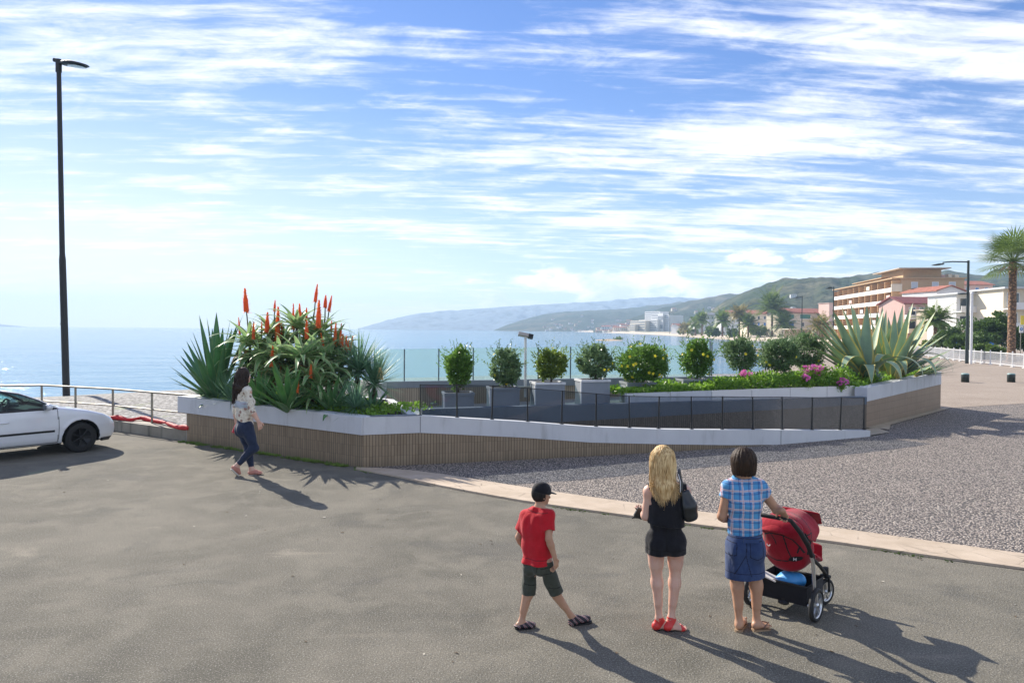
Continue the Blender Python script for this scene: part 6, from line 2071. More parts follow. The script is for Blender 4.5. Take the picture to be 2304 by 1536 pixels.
H_BLOND = hair_mat('blonde_hair', (0.33, 0.165, 0.045), (0.95, 0.74, 0.40)); H_BROWN = hair_mat('brown_hair', (0.014, 0.008, 0.005), (0.055, 0.030, 0.016)); H_DARK = hair_mat('dark_hair', (0.014, 0.010, 0.008), (0.06, 0.038, 0.026)); H_BLACK = hair_mat('black_hair', (0.008, 0.007, 0.007), (0.03, 0.025, 0.022))


def V3(*a): return np.array(a, float)
def nrm(v): v = np.array(v, float); return v / max(np.linalg.norm(v), 1e-9)


class Person:
    def __init__(s, px, py, label, H, skin, hgrid=.0058):
        g = G(px, py); s.g = g; s.Y0 = g.y; s.S = H / 1.68
        s.root = empty('person', (g.x, g.y, 0.0), label=label, cat='person')
        s.skin = skin; s.hg = hgrid
        s.J = {}

    def j(s, name, px, py, dy=0.0):
        s.J[name] = np.array(D(px, py, s.Y0 + dy), float)

    def frame(s):
        J = s.J
        s.side_h = nrm(J['hip_r'] - J['hip_l']); s.side_s = nrm(J['sh_r'] - J['sh_l'])
        up = V3(0, 0, 1)
        s.fw_h = nrm(np.cross(up, s.side_h)); s.fw_s = nrm(np.cross(up, s.side_s))
        s.pel = (J['hip_l'] + J['hip_r']) / 2; s.shc = (J['sh_l'] + J['sh_r']) / 2
        s.bounds()

    def bounds(s):
        P = np.array(list(s.J.values()))
        s.lo = P.min(0) - .2 * s.S; s.hi = P.max(0) + .2 * s.S
        s.lo[2] = -.03

    def field(s, zlo=None, zhi=None, h=None):
        lo, hi = s.lo.copy(), s.hi.copy()
        if zlo is not None: lo[2] = zlo
        if zhi is not None: hi[2] = zhi
        return Field(lo, hi, h or s.hg)

    # ---- body shapes; inf makes them fatter for clothes
    def torso(s, f, inf=0.0, fem=True, hipw=.162, waist=.120, chest=.148, depth=.105, k=.05, bust=True, loose=0.0, glute=1.0):
        S = s.S; J = s.J; up = s.shc - s.pel
        p0 = s.pel + V3(0, 0, -.01) * S; p1 = s.pel + up * .36; p2 = s.pel + up * .70; p3 = s.pel + up * .93
        i = inf
        f.ecap(p0, p1, (hipw * S + i, depth * 1.02 * S + i), ((waist + loose) * S + i, (depth * .86 + loose * .7) * S + i), s.side_h, k * S)
        f.ecap(p1, p2, ((waist + loose) * S + i, (depth * .86 + loose * .7) * S + i), (chest * S + i, depth * 1.08 * S + i), s.side_s, k * S)
        f.ecap(p2, p3, (chest * S + i, depth * 1.08 * S + i), (chest * .88 * S + i, depth * .72 * S + i), s.side_s, k * S)
        f.cone(J['sh_l'], J['sh_r'], .048 * S + i, .048 * S + i, .06 * S)
        nk = J['neck']
        for sh in ('sh_l', 'sh_r'):
            f.cone(nk + V3(0, 0, .015) * S, J[sh] + (s.shc - J[sh]) * .15 + V3(0, 0, .012) * S, .042 * S + i, .04 * S + i, .05 * S)
        for sg in (-1, 1):                                  # buttocks
            f.ell(s.pel + s.side_h * sg * hipw * .48 * S - s.fw_h * depth * .62 * S + V3(0, 0, -.045) * S, (.078 * glute * S + i, .07 * glute * S + i, .09 * S + i), .05 * S)
            f.ell(s.shc + s.side_s * sg * .065 * S - s.fw_s * .06 * S + V3(0, 0, -.09) * S, (.055 * S + i, .03 * S + i, .08 * S + i), .05 * S)  # shoulder blades
            if bust: f.ell(s.shc + s.side_s * sg * .075 * S + s.fw_s * .085 * S + V3(0, 0, -.17) * S, (.055 * S + i, .05 * S + i, .055 * S + i), .04 * S)

    def arm(s, f, q, inf=0.0, part=1.0, r=(.05, .041, .036, .026), upto=None):
        S = s.S; a, b, c = s.J['sh_' + q], s.J['el_' + q], s.J['wr_' + q]
        f.ell(a + V3(0, 0, -.01) * S, (.056 * S + inf,) * 3, .03 * S)
        f.cone(a, b, r[0] * S + inf, r[1] * S + inf, .03 * S)
        if part > .5:
            f.cone(b, b + (c - b) * .3, r[1] * S + inf, (r[1] + .001) * S + inf, .02 * S)
            f.cone(b + (c - b) * .25, c, (r[1] + .001) * S + inf, r[3] * S + inf, .02 * S)

    def hand(s, f, q, d, pn, curl=.6, spread=.02, thumb=1):
        """d: where the hand points, pn: palm normal; fingers curl towards pn"""
        S = s.S; w = s.J['wr_' + q]; d = nrm(d); pn = nrm(np.array(pn) - d * np.dot(pn, d)); sd = np.cross(d, pn)
        kn = w + d * .085 * S
        f.ecap(w, kn - d * .01 * S, (.026 * S, .018 * S), (.038 * S, .014 * S), sd, .012 * S)
        for i, (o, L) in enumerate(((-.029, .062), (-.010, .072), (.010, .068), (.028, .054))):
            b0 = kn + sd * o * S * 1.0
            c1 = curl * (1 + .08 * i)
            d1 = nrm(d * math.cos(c1 * .7) + pn * math.sin(c1 * .7) + sd * o * spread * 10)
            d2 = nrm(d * math.cos(c1 * 1.6) + pn * math.sin(c1 * 1.6) + sd * o * spread * 8)
            b1 = b0 + d1 * L * .52 * S; b2 = b1 + d2 * L * .5 * S
            f.cone(b0, b1, .0098 * S, .0088 * S, .004); f.cone(b1, b2, .0088 * S, .0074 * S, .004)
        t0 = w + d * .028 * S + sd * (-.028) * thumb * S
        d1 = nrm(d * .65 - sd * .75 * thumb + pn * .35); d2 = nrm(d * .9 - sd * .25 * thumb + pn * .5)
        t1 = t0 + d1 * .042 * S; t2 = t1 + d2 * .034 * S
        f.cone(t0, t1, .015 * S, .0108 * S, .008); f.cone(t1, t2, .0108 * S, .0085 * S, .004)

    def leg(s, f, q, inf=0.0, r=(.088, .060, .052, .035), part=1.0, calf=.05, thighk=.05):
        S = s.S; a, b, c = s.J['hip_' + q], s.J['kn_' + q], s.J['an_' + q]
        f.cone(a, b, r[0] * S + inf, r[1] * S + inf, thighk * S)
        f.cone(a, a + (b - a) * .55, (r[0] + .004) * S + inf, (r[0] * .9) * S + inf, .04 * S)
        if part > .5:
            back = -s.fw_h if not hasattr(s, 'fwleg') else -s.fwleg[q]
            f.ell(b + V3(0, 0, 0), (.053 * S + inf,) * 3, .03 * S)
            f.cone(b, c, r[2] * S + inf, r[3] * S + inf, .03 * S)
            m_ = b + (c - b) * .3 + np.array(back) * .018 * S
            ax = nrm(c - b)
            f.cone(m_ - ax * .06 * S, m_ + ax * .09 * S, calf * S + inf, calf * .62 * S + inf, .04 * S)

    def foot(s, f, q, toe, heel_drop=.075, inf=0.0, w=.042, toes=True, heelp=None):
        """toe: where the big toe ends (world point, sole level)"""
        S = s.S; an = s.J['an_' + q]; toe = np.array(toe, float)
        d = toe - an; 
        heel = np.array(heelp, float) if heelp is not None else None
        if heel is None:
            dh = V3(d[0], d[1], 0); dh = nrm(dh)
            heel = V3(an[0], an[1], an[2] - heel_drop * S + .03 * S) - dh * .038 * S
        ball = heel + (toe - heel) * .70
        ax = nrm(toe - heel); sd = nrm(np.cross(ax, V3(0, 0, 1))); upv = np.cross(sd, ax)
        f.ell(heel + upv * .004 * S, (.031 * S + inf, .031 * S + inf, .033 * S + inf), .02 * S)
        f.cone(an, heel + ax * .03 * S + upv * .012 * S, .034 * S + inf, .030 * S + inf, .03 * S)
        f.ecap(an + ax * .035 * S - upv * .028 * S, ball, (.030 * S + inf, .028 * S + inf), (w * S + inf, .017 * S + inf), sd, .03 * S)
        f.ecap(heel, ball - upv * .004 * S, (.028 * S + inf, .022 * S + inf), (w * S + inf, .016 * S + inf), sd, .02 * S)
        if toes:
            for i, (o, L) in enumerate(((-.026, 1.0), (-.008, .98), (.007, .93), (.020, .86), (.032, .78))):
                sg = 1 if q == 'l' else -1
                e = heel + (toe - heel) * (.74 + .26 * L) + sd * o * sg * -1 * S
                f.cone(ball + sd * o * sg * -1 * S * .9 - upv * .002, e, .0125 * S + inf, (.0115 if i == 0 else .0085) * S + inf, .006)
        else:
            f.ecap(ball, toe - ax * .03 * S, (w * S + inf, .018 * S + inf), (w * .72 * S + inf, .016 * S + inf), sd, .02 * S)
        return heel, ball, toe, ax, sd, upv

    def head(s, f, face, r=(.074, .094, .108), neckr=.05):
        S = s.S; c = s.J['head']; face = nrm(V3(face[0], face[1], face[2] if len(face) > 2 else 0)); sd = nrm(np.cross(face, V3(0, 0, 1))); up = np.cross(sd, face)
        s.face, s.fside, s.fup = face, sd, up
        R = np.array([sd, face, up])
        f.ell(c + up * .012 * S - face * .012 * S, tuple(x * S for x in r), .02 * S, R)
        f.ell(c + face * .028 * S - up * .052 * S, (.056 * S, .062 * S, .066 * S), .03 * S, R)                # jaw
        f.ell(c + face * .072 * S - up * .098 * S, (.021 * S, .02 * S, .018 * S), .025 * S, R)                # chin
        f.cone(c + face * .082 * S + up * .004 * S, c + face * .104 * S - up * .034 * S, .009 * S, .0135 * S, .012 * S)   # nose
        f.ell(c + face * .080 * S + up * .022 * S, (.048 * S, .014 * S, .010 * S), .018 * S, R)               # brow
        for sg in (-1, 1):
            f.ell(c + face * .083 * S + sd * sg * .030 * S + up * .0 * S, (.014 * S, .012 * S, .009 * S), .008 * S, R, sub=False) if False else None
            f.ell(c + sd * sg * .075 * S - face * .004 * S - up * .022 * S, (.011 * S, .022 * S, .031 * S), .008 * S, R)     # ear
            f.ell(c + face * .060 * S + sd * sg * .042 * S - up * .030 * S, (.022 * S, .018 * S, .018 * S), .02 * S, R)     # cheek
        f.ell(c + face * .090 * S - up * .064 * S, (.022 * S, .010 * S, .006 * S), .008 * S, R)               # lips
        f.ell(c + face * .089 * S - up * .075 * S, (.019 * S, .010 * S, .0065 * S), .008 * S, R)
        nk = s.J['neck']
        f.cone(c - up * .06 * S - face * .012 * S, nk, neckr * S, (neckr + .006) * S, .03 * S)

    def eyes(s):
        S = s.S; c = s.J['head']
        for sg in (-1, 1):
            mb = MB()
            q = c + s.face * .079 * S + s.fside * sg * .031 * S + s.fup * .0 * S
            mb.blob(q, .0125 * S, 10)
            e = mb.build('eye', M_EYEW, s.root)
            mb = MB(); mb.blob(q + s.face * .0085 * S, .0065 * S, 8); mb.build('iris', H_BROWN, e)

    def strands(s, mat, n, length, start, curve, name='hair', rad=.0075, seed=0, parent=None, segs=9, base=None):
        pass


def hair_strands(mb, r, roots, path, n, rad, segs=9):
    for _ in range(n):
        pts, rs = path(r)
        mb.tube(pts, [rad * q for q in rs], 5, caps=False, flat=.55)


def sole_mesh(mb, heel, toe, w, th, ax, sd, upv, lift=0.0, heelw=.75):
    L = np.linalg.norm(np.array(toe) - np.array(heel))
    out = []
    for t, ww in ((-.14, .3), (-.09, .62), (0, heelw), (.25, .72), (.5, .85), (.72, 1.0), (.88, .92), (.98, .62), (1.02, .25)):
        out.append((t, ww))
    ring = [np.array(heel) + ax * L * t + sd * w * ww for t, ww in out] + [np.array(heel) + ax * L * t - sd * w * ww for t, ww in out[::-1]]
    top = [p - upv * lift for p in ring]; bot = [p - upv * (lift + th) for p in ring]
    mb.face(top); mb.face(bot[::-1])
    n = len(ring)
    for i in range(n):
        j = (i + 1) % n
        mb.face([bot[i], bot[j], top[j], top[i]])
# ------------------------------------------------------------------ clothes
C_BLACK = cloth_mat('black_cotton', (0.006, 0.006, 0.008), (0.014, 0.014, 0.018), bump=.4)
C_RED = cloth_mat('red_cotton', (0.42, 0.008, 0.016), (0.55, 0.014, 0.024), bump=.45)
C_OLIVE = cloth_mat('olive_cotton', (0.040, 0.046, 0.034), (0.068, 0.074, 0.056), bump=.4)
C_DENIM = cloth_mat('blue_denim', (0.022, 0.042, 0.115), (0.042, 0.072, 0.17), scale=14, bump=.4)
C_JEANS = cloth_mat('dark_jeans', (0.012, 0.020, 0.045), (0.026, 0.038, 0.078), scale=14, bump=.35)
C_LEATHER = paint('black_leather', (0.010, 0.013, 0.015), .32, spec=.6, bump=.3, bscale=50)
C_REDLEATHER = paint('red_leather', (0.62, 0.035, 0.03), .4)
C_SOLE = paint('tan_sole', (0.33, 0.22, 0.13), .8); C_BLKRUB = paint('black_rubber', (0.012, 0.012, 0.013), .7); C_WSOLE = paint('white_sole', (0.55, 0.52, 0.46), .7)
C_PINK = paint('pink_suede', (0.50, 0.22, 0.17), .8)


def plaid():
    mt, nt, b = new_mat('plaid_cotton'); co = obj_co(nt)
    wob = nt.vmath('SCALE', nt.vmath('SUBTRACT', nt.noise(co, 5.0, 2.0, .5, out='Color'), (.5, .5, .5)), (0, 0, 0))
    wob.node.inputs['Scale'].default_value = .03
    sp = nt.n('ShaderNodeSeparateXYZ', {0: nt.vmath('ADD', co, wob)})
    def stripes(v, per, ph, w):
        f = nt.math('FRACT', nt.math('ADD', nt.math('DIVIDE', v, per), ph))
        return nt.maprange(nt.math('ABSOLUTE', nt.math('SUBTRACT', f, .5)), w, w * .8, 0, 1)
    col = (0.055, 0.17, 0.42)
    x, z = sp.outputs[0], sp.outputs[2]
    for v in (x, z):
        col = nt.mix(nt.math('MULTIPLY', stripes(v, .082, .1, .25), .5), col, (0.09, 0.36, 0.62))
    for v in (x, z):
        col = nt.mix(nt.math('MULTIPLY', stripes(v, .082, .52, .13), .55), col, (0.72, 0.72, 0.76))
    for v in (x, z):
        col = nt.mix(nt.math('MULTIPLY', stripes(v, .082, .86, .05), .5), col, (0.02, 0.05, 0.2))
        col = nt.mix(nt.math('MULTIPLY', stripes(v, .082, .52, .03), .7), col, (0.62, 0.20, 0.17))
    nt.set(b, 'Base Color', col); b.inputs['Roughness'].default_value = .85
    nt.set(b, 'Normal', nt.n('ShaderNodeBump', {'Strength': .35, 'Distance': .015, 'Height': nt.noise(co, 14, 4, .6, .8)}))
    return mt


def floral():
    mt, nt, b = new_mat('floral_blouse'); co = obj_co(nt)
    vo = nt.n('ShaderNodeTexVoronoi', {'Vector': co, 'Scale': 13.0})
    n1 = nt.noise(co, 30, 4, .6)
    base = nt.mix(nt.maprange(n1, .4, .6), (0.58, 0.51, 0.40), (0.74, 0.70, 0.60))
    spot = nt.maprange(nt.math('ADD', vo.outputs['Distance'], nt.math('MULTIPLY', n1, .35)), .48, .56, 1.0, 0.0)
    hue = nt.n('ShaderNodeSeparateColor', {0: vo.outputs['Color']}).outputs[1]
    base = nt.mix(nt.math('MULTIPLY', spot, .8), base, nt.ramp(hue, [(0, (0.10, 0.06, 0.045)), (.5, (0.22, 0.12, 0.08)), (1, (0.28, 0.10, 0.09))]))
    sp = nt.n('ShaderNodeSeparateXYZ', {0: co})
    zz = nt.math('ADD', sp.outputs[2], nt.math('MULTIPLY', nt.math('SUBTRACT', nt.noise(co, 6, 3, .5), .5), .12))
    bandm = nt.math('MULTIPLY', nt.maprange(zz, 1.19, 1.21), nt.maprange(zz, 1.33, 1.31))
    bl = nt.ramp(nt.noise(nt.n('ShaderNodeMapping', {'Vector': co, 'Scale': (1.5, 1.5, 14)}).outputs[0], 2.2, 4, .6), [(.3, (0.10, 0.17, 0.22)), (.5, (0.40, 0.46, 0.52)), (.62, (0.45, 0.50, 0.58)), (.72, (0.20, 0.06, 0.09))])
    nt.set(b, 'Base Color', nt.mix(nt.math('MULTIPLY', bandm, nt.maprange(sp.outputs[0], .02, -.03)), base, bl)); b.inputs['Roughness'].default_value = .85
    nt.set(b, 'Normal', nt.n('ShaderNodeBump', {'Strength': .4, 'Distance': .02, 'Height': nt.noise(co, 14, 4, .6, .8)}))
    return mt


def sneaker():
    mt, nt, b = new_mat('dark_sneaker'); co = obj_co(nt)
    w_ = nt.n('ShaderNodeTexWave', {'Vector': co, 'Scale': 9.0, 'Distortion': 3.0, 'Detail': 1.5}, wave_type='BANDS', bands_direction='DIAGONAL')
    col = nt.ramp(w_.outputs['Fac'], [(0, (0.010, 0.011, 0.016)), (.66, (0.012, 0.014, 0.02)), (.72, (0.45, 0.06, 0.07)), (.84, (0.5, 0.48, 0.46)), (.93, (0.015, 0.016, 0.022))], 'CONSTANT')
    nt.set(b, 'Base Color', col); b.inputs['Roughness'].default_value = .6
    return mt


C_PLAID, C_FLORAL, C_SNEAK = plaid(), floral(), sneaker()
UPV = V3(0, 0, 1)


def sleeves(P, f, qs, fr, r0, r1, cut, k=.03, fore=0.0, inset=0.0):
    """sleeve cones cut square at their ends, then blended into the trunk of the garment"""
    g = Field(f.lo, f.lo + (f.n - 1) * f.h, f.h)
    for q in qs:
        a, b, w_ = P.J['sh_' + q], P.J['el_' + q], P.J['wr_' + q]
        h = Field(f.lo, f.lo + (f.n - 1) * f.h, f.h)
        if fore:
            h.cone(a, b, r0, r1, .02); h.cone(b, b + (w_ - b) * (fore + .2), r1, r1 * .96, .02)
            h.clip(b + (w_ - b) * fore, nrm(w_ - b))
        else:
            h.cone(a, a + (b - a) * (cut + .25), r0, r1, .02); h.clip(a + (b - a) * cut, nrm(b - a))
        g.F = np.minimum(g.F, h.F)
    n_ = min(f.F.shape[2], g.F.shape[2])
    f.put(tuple(slice(0, x) for x in np.minimum(f.F.shape, g.F.shape)), g.F[tuple(slice(0, x) for x in np.minimum(f.F.shape, g.F.shape))], k)


def trim(f, p, n, c, rad_):
    """plane cut that only acts within rad_ of c"""
    n = nrm(n)
    g_ = (f.ax[0][:, None, None] - p[0]) * n[0] + (f.ax[1][None, :, None] - p[1]) * n[1] + (f.ax[2][None, None, :] - p[2]) * n[2]
    rr = np.sqrt((f.ax[0][:, None, None] - c[0]) ** 2 + (f.ax[1][None, :, None] - c[1]) ** 2 + (f.ax[2][None, None, :] - c[2]) ** 2)
    f.F = np.maximum(f.F, np.where(rr < rad_, g_, -1).astype(np.float32))


def near_lines(C, lines, w, half):
    d = np.full(len(C), 9.0)
    for L in lines:
        for (x0, z0), (x1, z1) in zip(L, L[1:]):
            ex, ez = x1 - x0, z1 - z0
            t = np.clip(((C[:, 0] - x0) * ex + (C[:, 2] - z0) * ez) / (ex * ex + ez * ez), 0, 1)
            d = np.minimum(d, np.hypot(C[:, 0] - x0 - t * ex, C[:, 2] - z0 - t * ez))
    return (d < w) & (C[:, 1] < half)


def seams(P, *polys, w=.0036):
    """stitched lines on the back of a garment, given in the photograph's pixels"""
    L = [[(float(D(x, y, P.Y0 - .10).x), float(D(x, y, P.Y0 - .10).z)) for x, y in pl] for pl in polys]
    return lambda C: near_lines(C, L, w, P.Y0 + .02) * 1


def zpx(P, py, dy=0.0): return float(D(1400, py, P.Y0 + dy).z)


def curve4(p0, p1, p2, p3, n=10):
    """a smooth path through four points"""
    P = [2 * p0 - p1, p0, p1, p2, p3, 2 * p3 - p2]
    out = []
    for s_ in range(1, 4):
        a, b, c, d = P[s_ - 1], P[s_], P[s_ + 1], P[s_ + 2]
        for k in range(n // 3 + 1):
            t = k / (n // 3 + 1)
            out.append(.5 * ((2 * b) + (c - a) * t + (2 * a - 5 * b + 4 * c - d) * t * t + (3 * b - a - 3 * c + d) * t ** 3))
    out.append(p3)
    return out


# where the pushchair stands
AX_R = G(1836, 1398)
TH = rad(-42)
ctr = AX_R - Matrix.Rotation(TH, 3, 'Z') @ Vector((.305, 0, 0))
GRIP = np.array(ctr + Matrix.Rotation(TH, 3, 'Z') @ Vector((.165, -.382, .968)))

# ================================================================== blonde woman
P = Person(1500, 1415, 'woman with long blonde hair in black top, black shorts and red sandals', 1.60, SK_FAIR)
for nm, x, y, d in (('hip_l', 1474, 1214, 0), ('hip_r', 1522, 1214, 0), ('sh_l', 1462, 1105, .01), ('sh_r', 1539, 1104, .01), ('neck', 1497, 1086, .02), ('head', 1489, 1036, .035), ('el_l', 1453, 1160, .03), ('wr_l', 1450, 1151, .22), ('el_r', 1559, 1158, .05), ('wr_r', 1540, 1158, .25),
                    ('kn_l', 1478, 1308, .015), ('kn_r', 1518, 1308, .015), ('an_l', 1483, 1391, -.01), ('an_r', 1510, 1391, -.01)): P.j(nm, x, y, d)
P.frame()
bw = P
f = P.field()
P.torso(f, hipw=.126, waist=.112, chest=.138); P.arm(f, 'l'); P.arm(f, 'r')
P.hand(f, 'l', (-.35, .9, -.15), (.3, .2, 1), .9); P.hand(f, 'r', (-.5, .8, -.1), (-.7, 0, .7), .7, thumb=-1)
P.leg(f, 'l', r=(.068, .049, .043, .030), calf=.040); P.leg(f, 'r', r=(.068, .049, .043, .030), calf=.040)
toeL, toeR = np.array(D(1507, 1417, P.Y0 + .03)), np.array(D(1544, 1417, P.Y0 - .01)); toeL[2] = toeR[2] = .016
hl, hr = np.array(D(1475, 1411, P.Y0 - .01)), np.array(D(1501, 1411, P.Y0 - .03)); hl[2] = hr[2] = .032
FL = P.foot(f, 'l', toeL, heelp=hl); FR = P.foot(f, 'r', toeR, heelp=hr)
P.head(f, (-.25, .97, -.15))
f.build('body', P.skin, P.root); P.eyes()
# top
f = P.field(zpx(P, 1200), zpx(P, 1060), .006)
P.torso(f, .012, hipw=.145, waist=.116, chest=.140, loose=.026)
f.wrinkle(.006, 40, 3, (1, 1, .5)); f.hollow(.014)
hem = P.pel.copy(); hem[2] = zpx(P, 1179)
f.clip(hem, (-.10, 0, -1))
for q, sg in (('l', -1), ('r', 1)): trim(f, P.J['sh_' + q] + P.side_s * sg * .010, P.side_s * sg + V3(0, 0, -.15), P.J['sh_' + q], .115)
f.clip(P.J['neck'] + V3(0, 0, .012), (0, -.25, 1))
f.build('sleeveless_top', C_BLACK, P.root)
# shorts
f = P.field(zpx(P, 1262), zpx(P, 1150), .006)
P.torso(f, .012, bust=False, hipw=.126, waist=.124, glute=.85)
for q in 'lr':
    P.leg(f, q, .012, part=0, r=(.066, .074, .05, .03), thighk=.06)
f.wrinkle(.0045, 42, 5, (1, 1, 1)); f.hollow(.014)
f.clip((0, 0, zpx(P, 1172)), (0, 0, 1)); f.clip((P.pel[0], P.pel[1], zpx(P, 1243)), (0, 0.05, -1))
C_BSEAM = paint('black_stitching', (.003, .003, .0035), .95)
f.build('shorts', [C_BLACK, C_BSEAM], P.root, split=seams(P, [(1455, 1180), (1545, 1182)], [(1499, 1182), (1499, 1238)], [(1450, 1237), (1550, 1238)]))
# sandals
for q, F_ in (('l', FL), ('r', FR)):
    heel, ball, toe, ax, sd, upv = F_
    an = P.J['an_' + q]
    mb = MB(); sole_mesh(mb, heel - upv * .016, toe, .045, .014, ax, sd, upv, lift=.012); so = mb.build('sandal', C_BLKRUB, P.root)
    f = Field(np.minimum(heel, toe) - .09, np.maximum(heel, np.maximum(toe, an)) + .09, .0045)
    P.foot(f, q, toe, heelp=heel, inf=.0035); f.cone(an, an + V3(0, 0, .06), .034, .034, .01); f.hollow(.008)
    f.clip(heel + ax * .032, ax * .9 - upv * .55); f.clip(an + V3(0, 0, .022), (0, 0, 1))
    f.build('heel_cup', C_REDLEATHER, so)
    f = Field(np.minimum(heel, toe) - .09, np.maximum(heel, np.maximum(toe, an)) + .09, .0045)
    P.foot(f, q, toe, heelp=heel, inf=.006); f.hollow(.010)
    f.clip(ball + ax * .03, ax); f.clip(ball - ax * .004, -ax)
    f.build('toe_strap', C_REDLEATHER, so)
# hair
f = Field(P.J['head'] - .32 - V3(0, 0, .35), P.J['head'] + .25, .0065)
c = P.J['head']; sd, fc, up = P.fside, P.face, P.fup
f.ell(c + up * .022 - fc * .022, (.094, .108, .116), .02, [sd, fc, up])
back = V3(0, -1, 0)
f.ecap(c - fc * .045 - up * .02, c + V3(.0, -.115, -.20), (.094, .075), (.088, .032), (1, 0, 0), .05)
f.ecap(c + V3(.0, -.115, -.20), c + V3(.006, -.135, -.30), (.088, .032), (.045, .016), (1, 0, 0), .04)
f.ell(c + fc * .095 - up * .045, (.062, .06, .10), .01, [sd, fc, up], sub=True)
th = np.arctan2(f.ax[1][None, :, None] - c[1] - .03, f.ax[0][:, None, None] - c[0])
f.F = f.F + .004 * np.sin(th * 34 + f.ax[2][None, None, :] * 12).astype(np.float32)
hr_ = f.build('hair', H_BLOND, P.root, smooth_iter=0)
r = random.Random(4); mb = MB()
for _ in range(760):
    ph = r.uniform(rad(70), rad(290)); s_, c_ = math.sin(ph), math.cos(ph)
    p0 = c + up * .125 + fc * r.uniform(-.10, .05) + sd * r.uniform(-.012, .012)
    p1 = c + (sd * s_ * .098 + fc * (c_ * .112 - .015)) * r.uniform(.98, 1.06) + up * r.uniform(-.02, .05)
    u_ = s_ * r.uniform(.75, 1.1)
    p2 = c + V3(u_ * .104 - .004, -.115 - .03 * r.random() + .05 * abs(u_), -.17 + r.uniform(-.03, .03))
    tipx = u_ * .105 + r.uniform(-.03, .03)
    tipz = -.40 + .13 * abs((tipx - .012) / .12) ** 1.3 + r.uniform(-.02, .13)
    p3 = c + V3(tipx + .006, -.135 - .02 * r.random(), tipz)
    pts = curve4(p0, p1, p2, p3, 12)
    w_ = r.uniform(.001, .004); fq = r.uniform(3, 6); ph2 = r.uniform(0, 6)
    n = len(pts)
    pts = [p + V3(math.sin(i / n * fq * 3 + ph2), .4 * math.cos(i / n * fq * 3 + ph2), 0) * w_ * (i / n) * 1.8 for i, p in enumerate(pts)]
    mb.tube(pts, [.0062 * min(1, .4 + 3 * i / n) * max(.06, 1 - (i / (n - 1)) ** 1.8) for i in range(n)], 5, caps=False, flat=.6, upv=(0, -1, 0))
mb.build('long_strands', H_BLOND, hr_)
# bag on her shoulder
q0 = D(1553, 1140, P.Y0 - .03)
bag = empty('handbag', q0, label='black leather shoulder bag hanging on the blonde woman in black', cat='handbag')
f = Field(np.array(q0) - .22, np.array(q0) + .25, .006)
t_, m_, b_ = np.array(D(1542, 1106, P.Y0 - .07)), np.array(D(1550, 1138, P.Y0 - .08)), np.array(D(1553, 1158, P.Y0 - .07))
sdv = nrm(V3(.85, .5, 0))
f.ecap(t_, m_, (.050, .026), (.066, .058), sdv, .03); f.ecap(m_, b_, (.066, .058), (.070, .066), sdv, .03)
f.clip(t_ + V3(0, 0, .012), (-.3, 0, 1)); f.clip(b_ + V3(0, 0, -.045), (.25, 0, -1)); f.wrinkle(.0035, 30, 8)
f.build('bag_body', C_LEATHER, bag)
mb = MB(); s0 = np.array(D(1529, 1064, P.Y0 + .0)); 
mb.tube([t_ + V3(-.035, -.01, -.01), np.array(D(1533, 1085, P.Y0 - .075)), np.array(D(1527, 1068, P.Y0 - .055)), s0 + V3(0, .0, .03), np.array(D(1532, 1075, P.Y0 + .1)), np.array(D(1543, 1110, P.Y0 + .08))], .014, 8, flat=.35, upv=(0, -1, 0)); mb.build('strap', C_LEATHER, bag)
mb = MB(); mb.tube([t_ + V3(-.05, -.03, .0), np.array(D(1531, 1084, P.Y0 - .09)), np.array(D(1526, 1066, P.Y0 - .065))], .004, 6); mb.build('chain', paint('chain_metal', (.55, .55, .55), .3, metal=.8), bag)
q0 = np.array(D(1439, 1154, P.Y0 + .20))
pu = empty('pouch', q0, label='small black pouch with pointed flap held by the blonde woman', cat='pouch')
mb = MB(); mb.box(q0, (.075, .03, .085), R=Matrix.Rotation(.5, 3, 'Y')); mb.build('pouch_body', C_LEATHER, pu)
for dx, dz, dx2, dz2 in ((-.02, .03, -.045, .06), (-.03, -.03, -.075, -.045), (.03, -.03, .07, -.07)):
    a = q0 + V3(dx, -.018, dz); e = q0 + V3(dx2, -.02, dz2)
    mb = MB()
    mb.face([a + V3(-.018, 0, .008), a + V3(.018, 0, -.008), e]); mb.face([a + V3(-.018, .006, .008), e + V3(0, .006, 0), a + V3(.018, .006, -.008)])
    mb.build('flap', C_LEATHER, pu)

# ================================================================== woman in plaid with the pushchair
P = Person(1683, 1415, 'woman with short brown hair in blue plaid shirt and denim skirt pushing the pushchair', 1.60, SK_TAN)
for nm, x, y, d in (('hip_l', 1656, 1222, 0), ('hip_r', 1696, 1222, 0), ('sh_l', 1640, 1096, .01), ('sh_r', 1708, 1094, .01), ('neck', 1672, 1076, .015), ('head', 1672, 1038, .03), ('el_l', 1624, 1161, .02), ('wr_l', 1641, 1171, .20), ('el_r', 1747, 1146, .08), ('wr_r', 1769, 1183, .13),
                    ('dummy', 1672, 1100, 0), ('kn_l', 1658, 1312, .01), ('kn_r', 1701, 1312, .02), ('an_l', 1663, 1400, -.02), ('an_r', 1702, 1397, .0)): P.j(nm, x, y, d)
P.J['wr_r'] = GRIP + V3(-.035, -.035, .085); P.J.pop('dummy')
P.frame()
f = P.field()
P.torso(f, hipw=.140, waist=.112, chest=.134); P.arm(f, 'l'); P.arm(f, 'r')
P.hand(f, 'l', (.7, .7, .05), (0, -.2, -1), .6); P.hand(f, 'r', (.38, .45, -.62), (-.35, -.3, -.8), 1.25, thumb=-1)
P.leg(f, 'l', r=(.074, .053, .048, .031), calf=.048); P.leg(f, 'r', r=(.074, .053, .048, .031), calf=.048)
toeL, toeR = np.array(D(1672, 1400, P.Y0 + .19)), np.array(D(1731, 1415, P.Y0 + .03)); toeL[2] = toeR[2] = .03
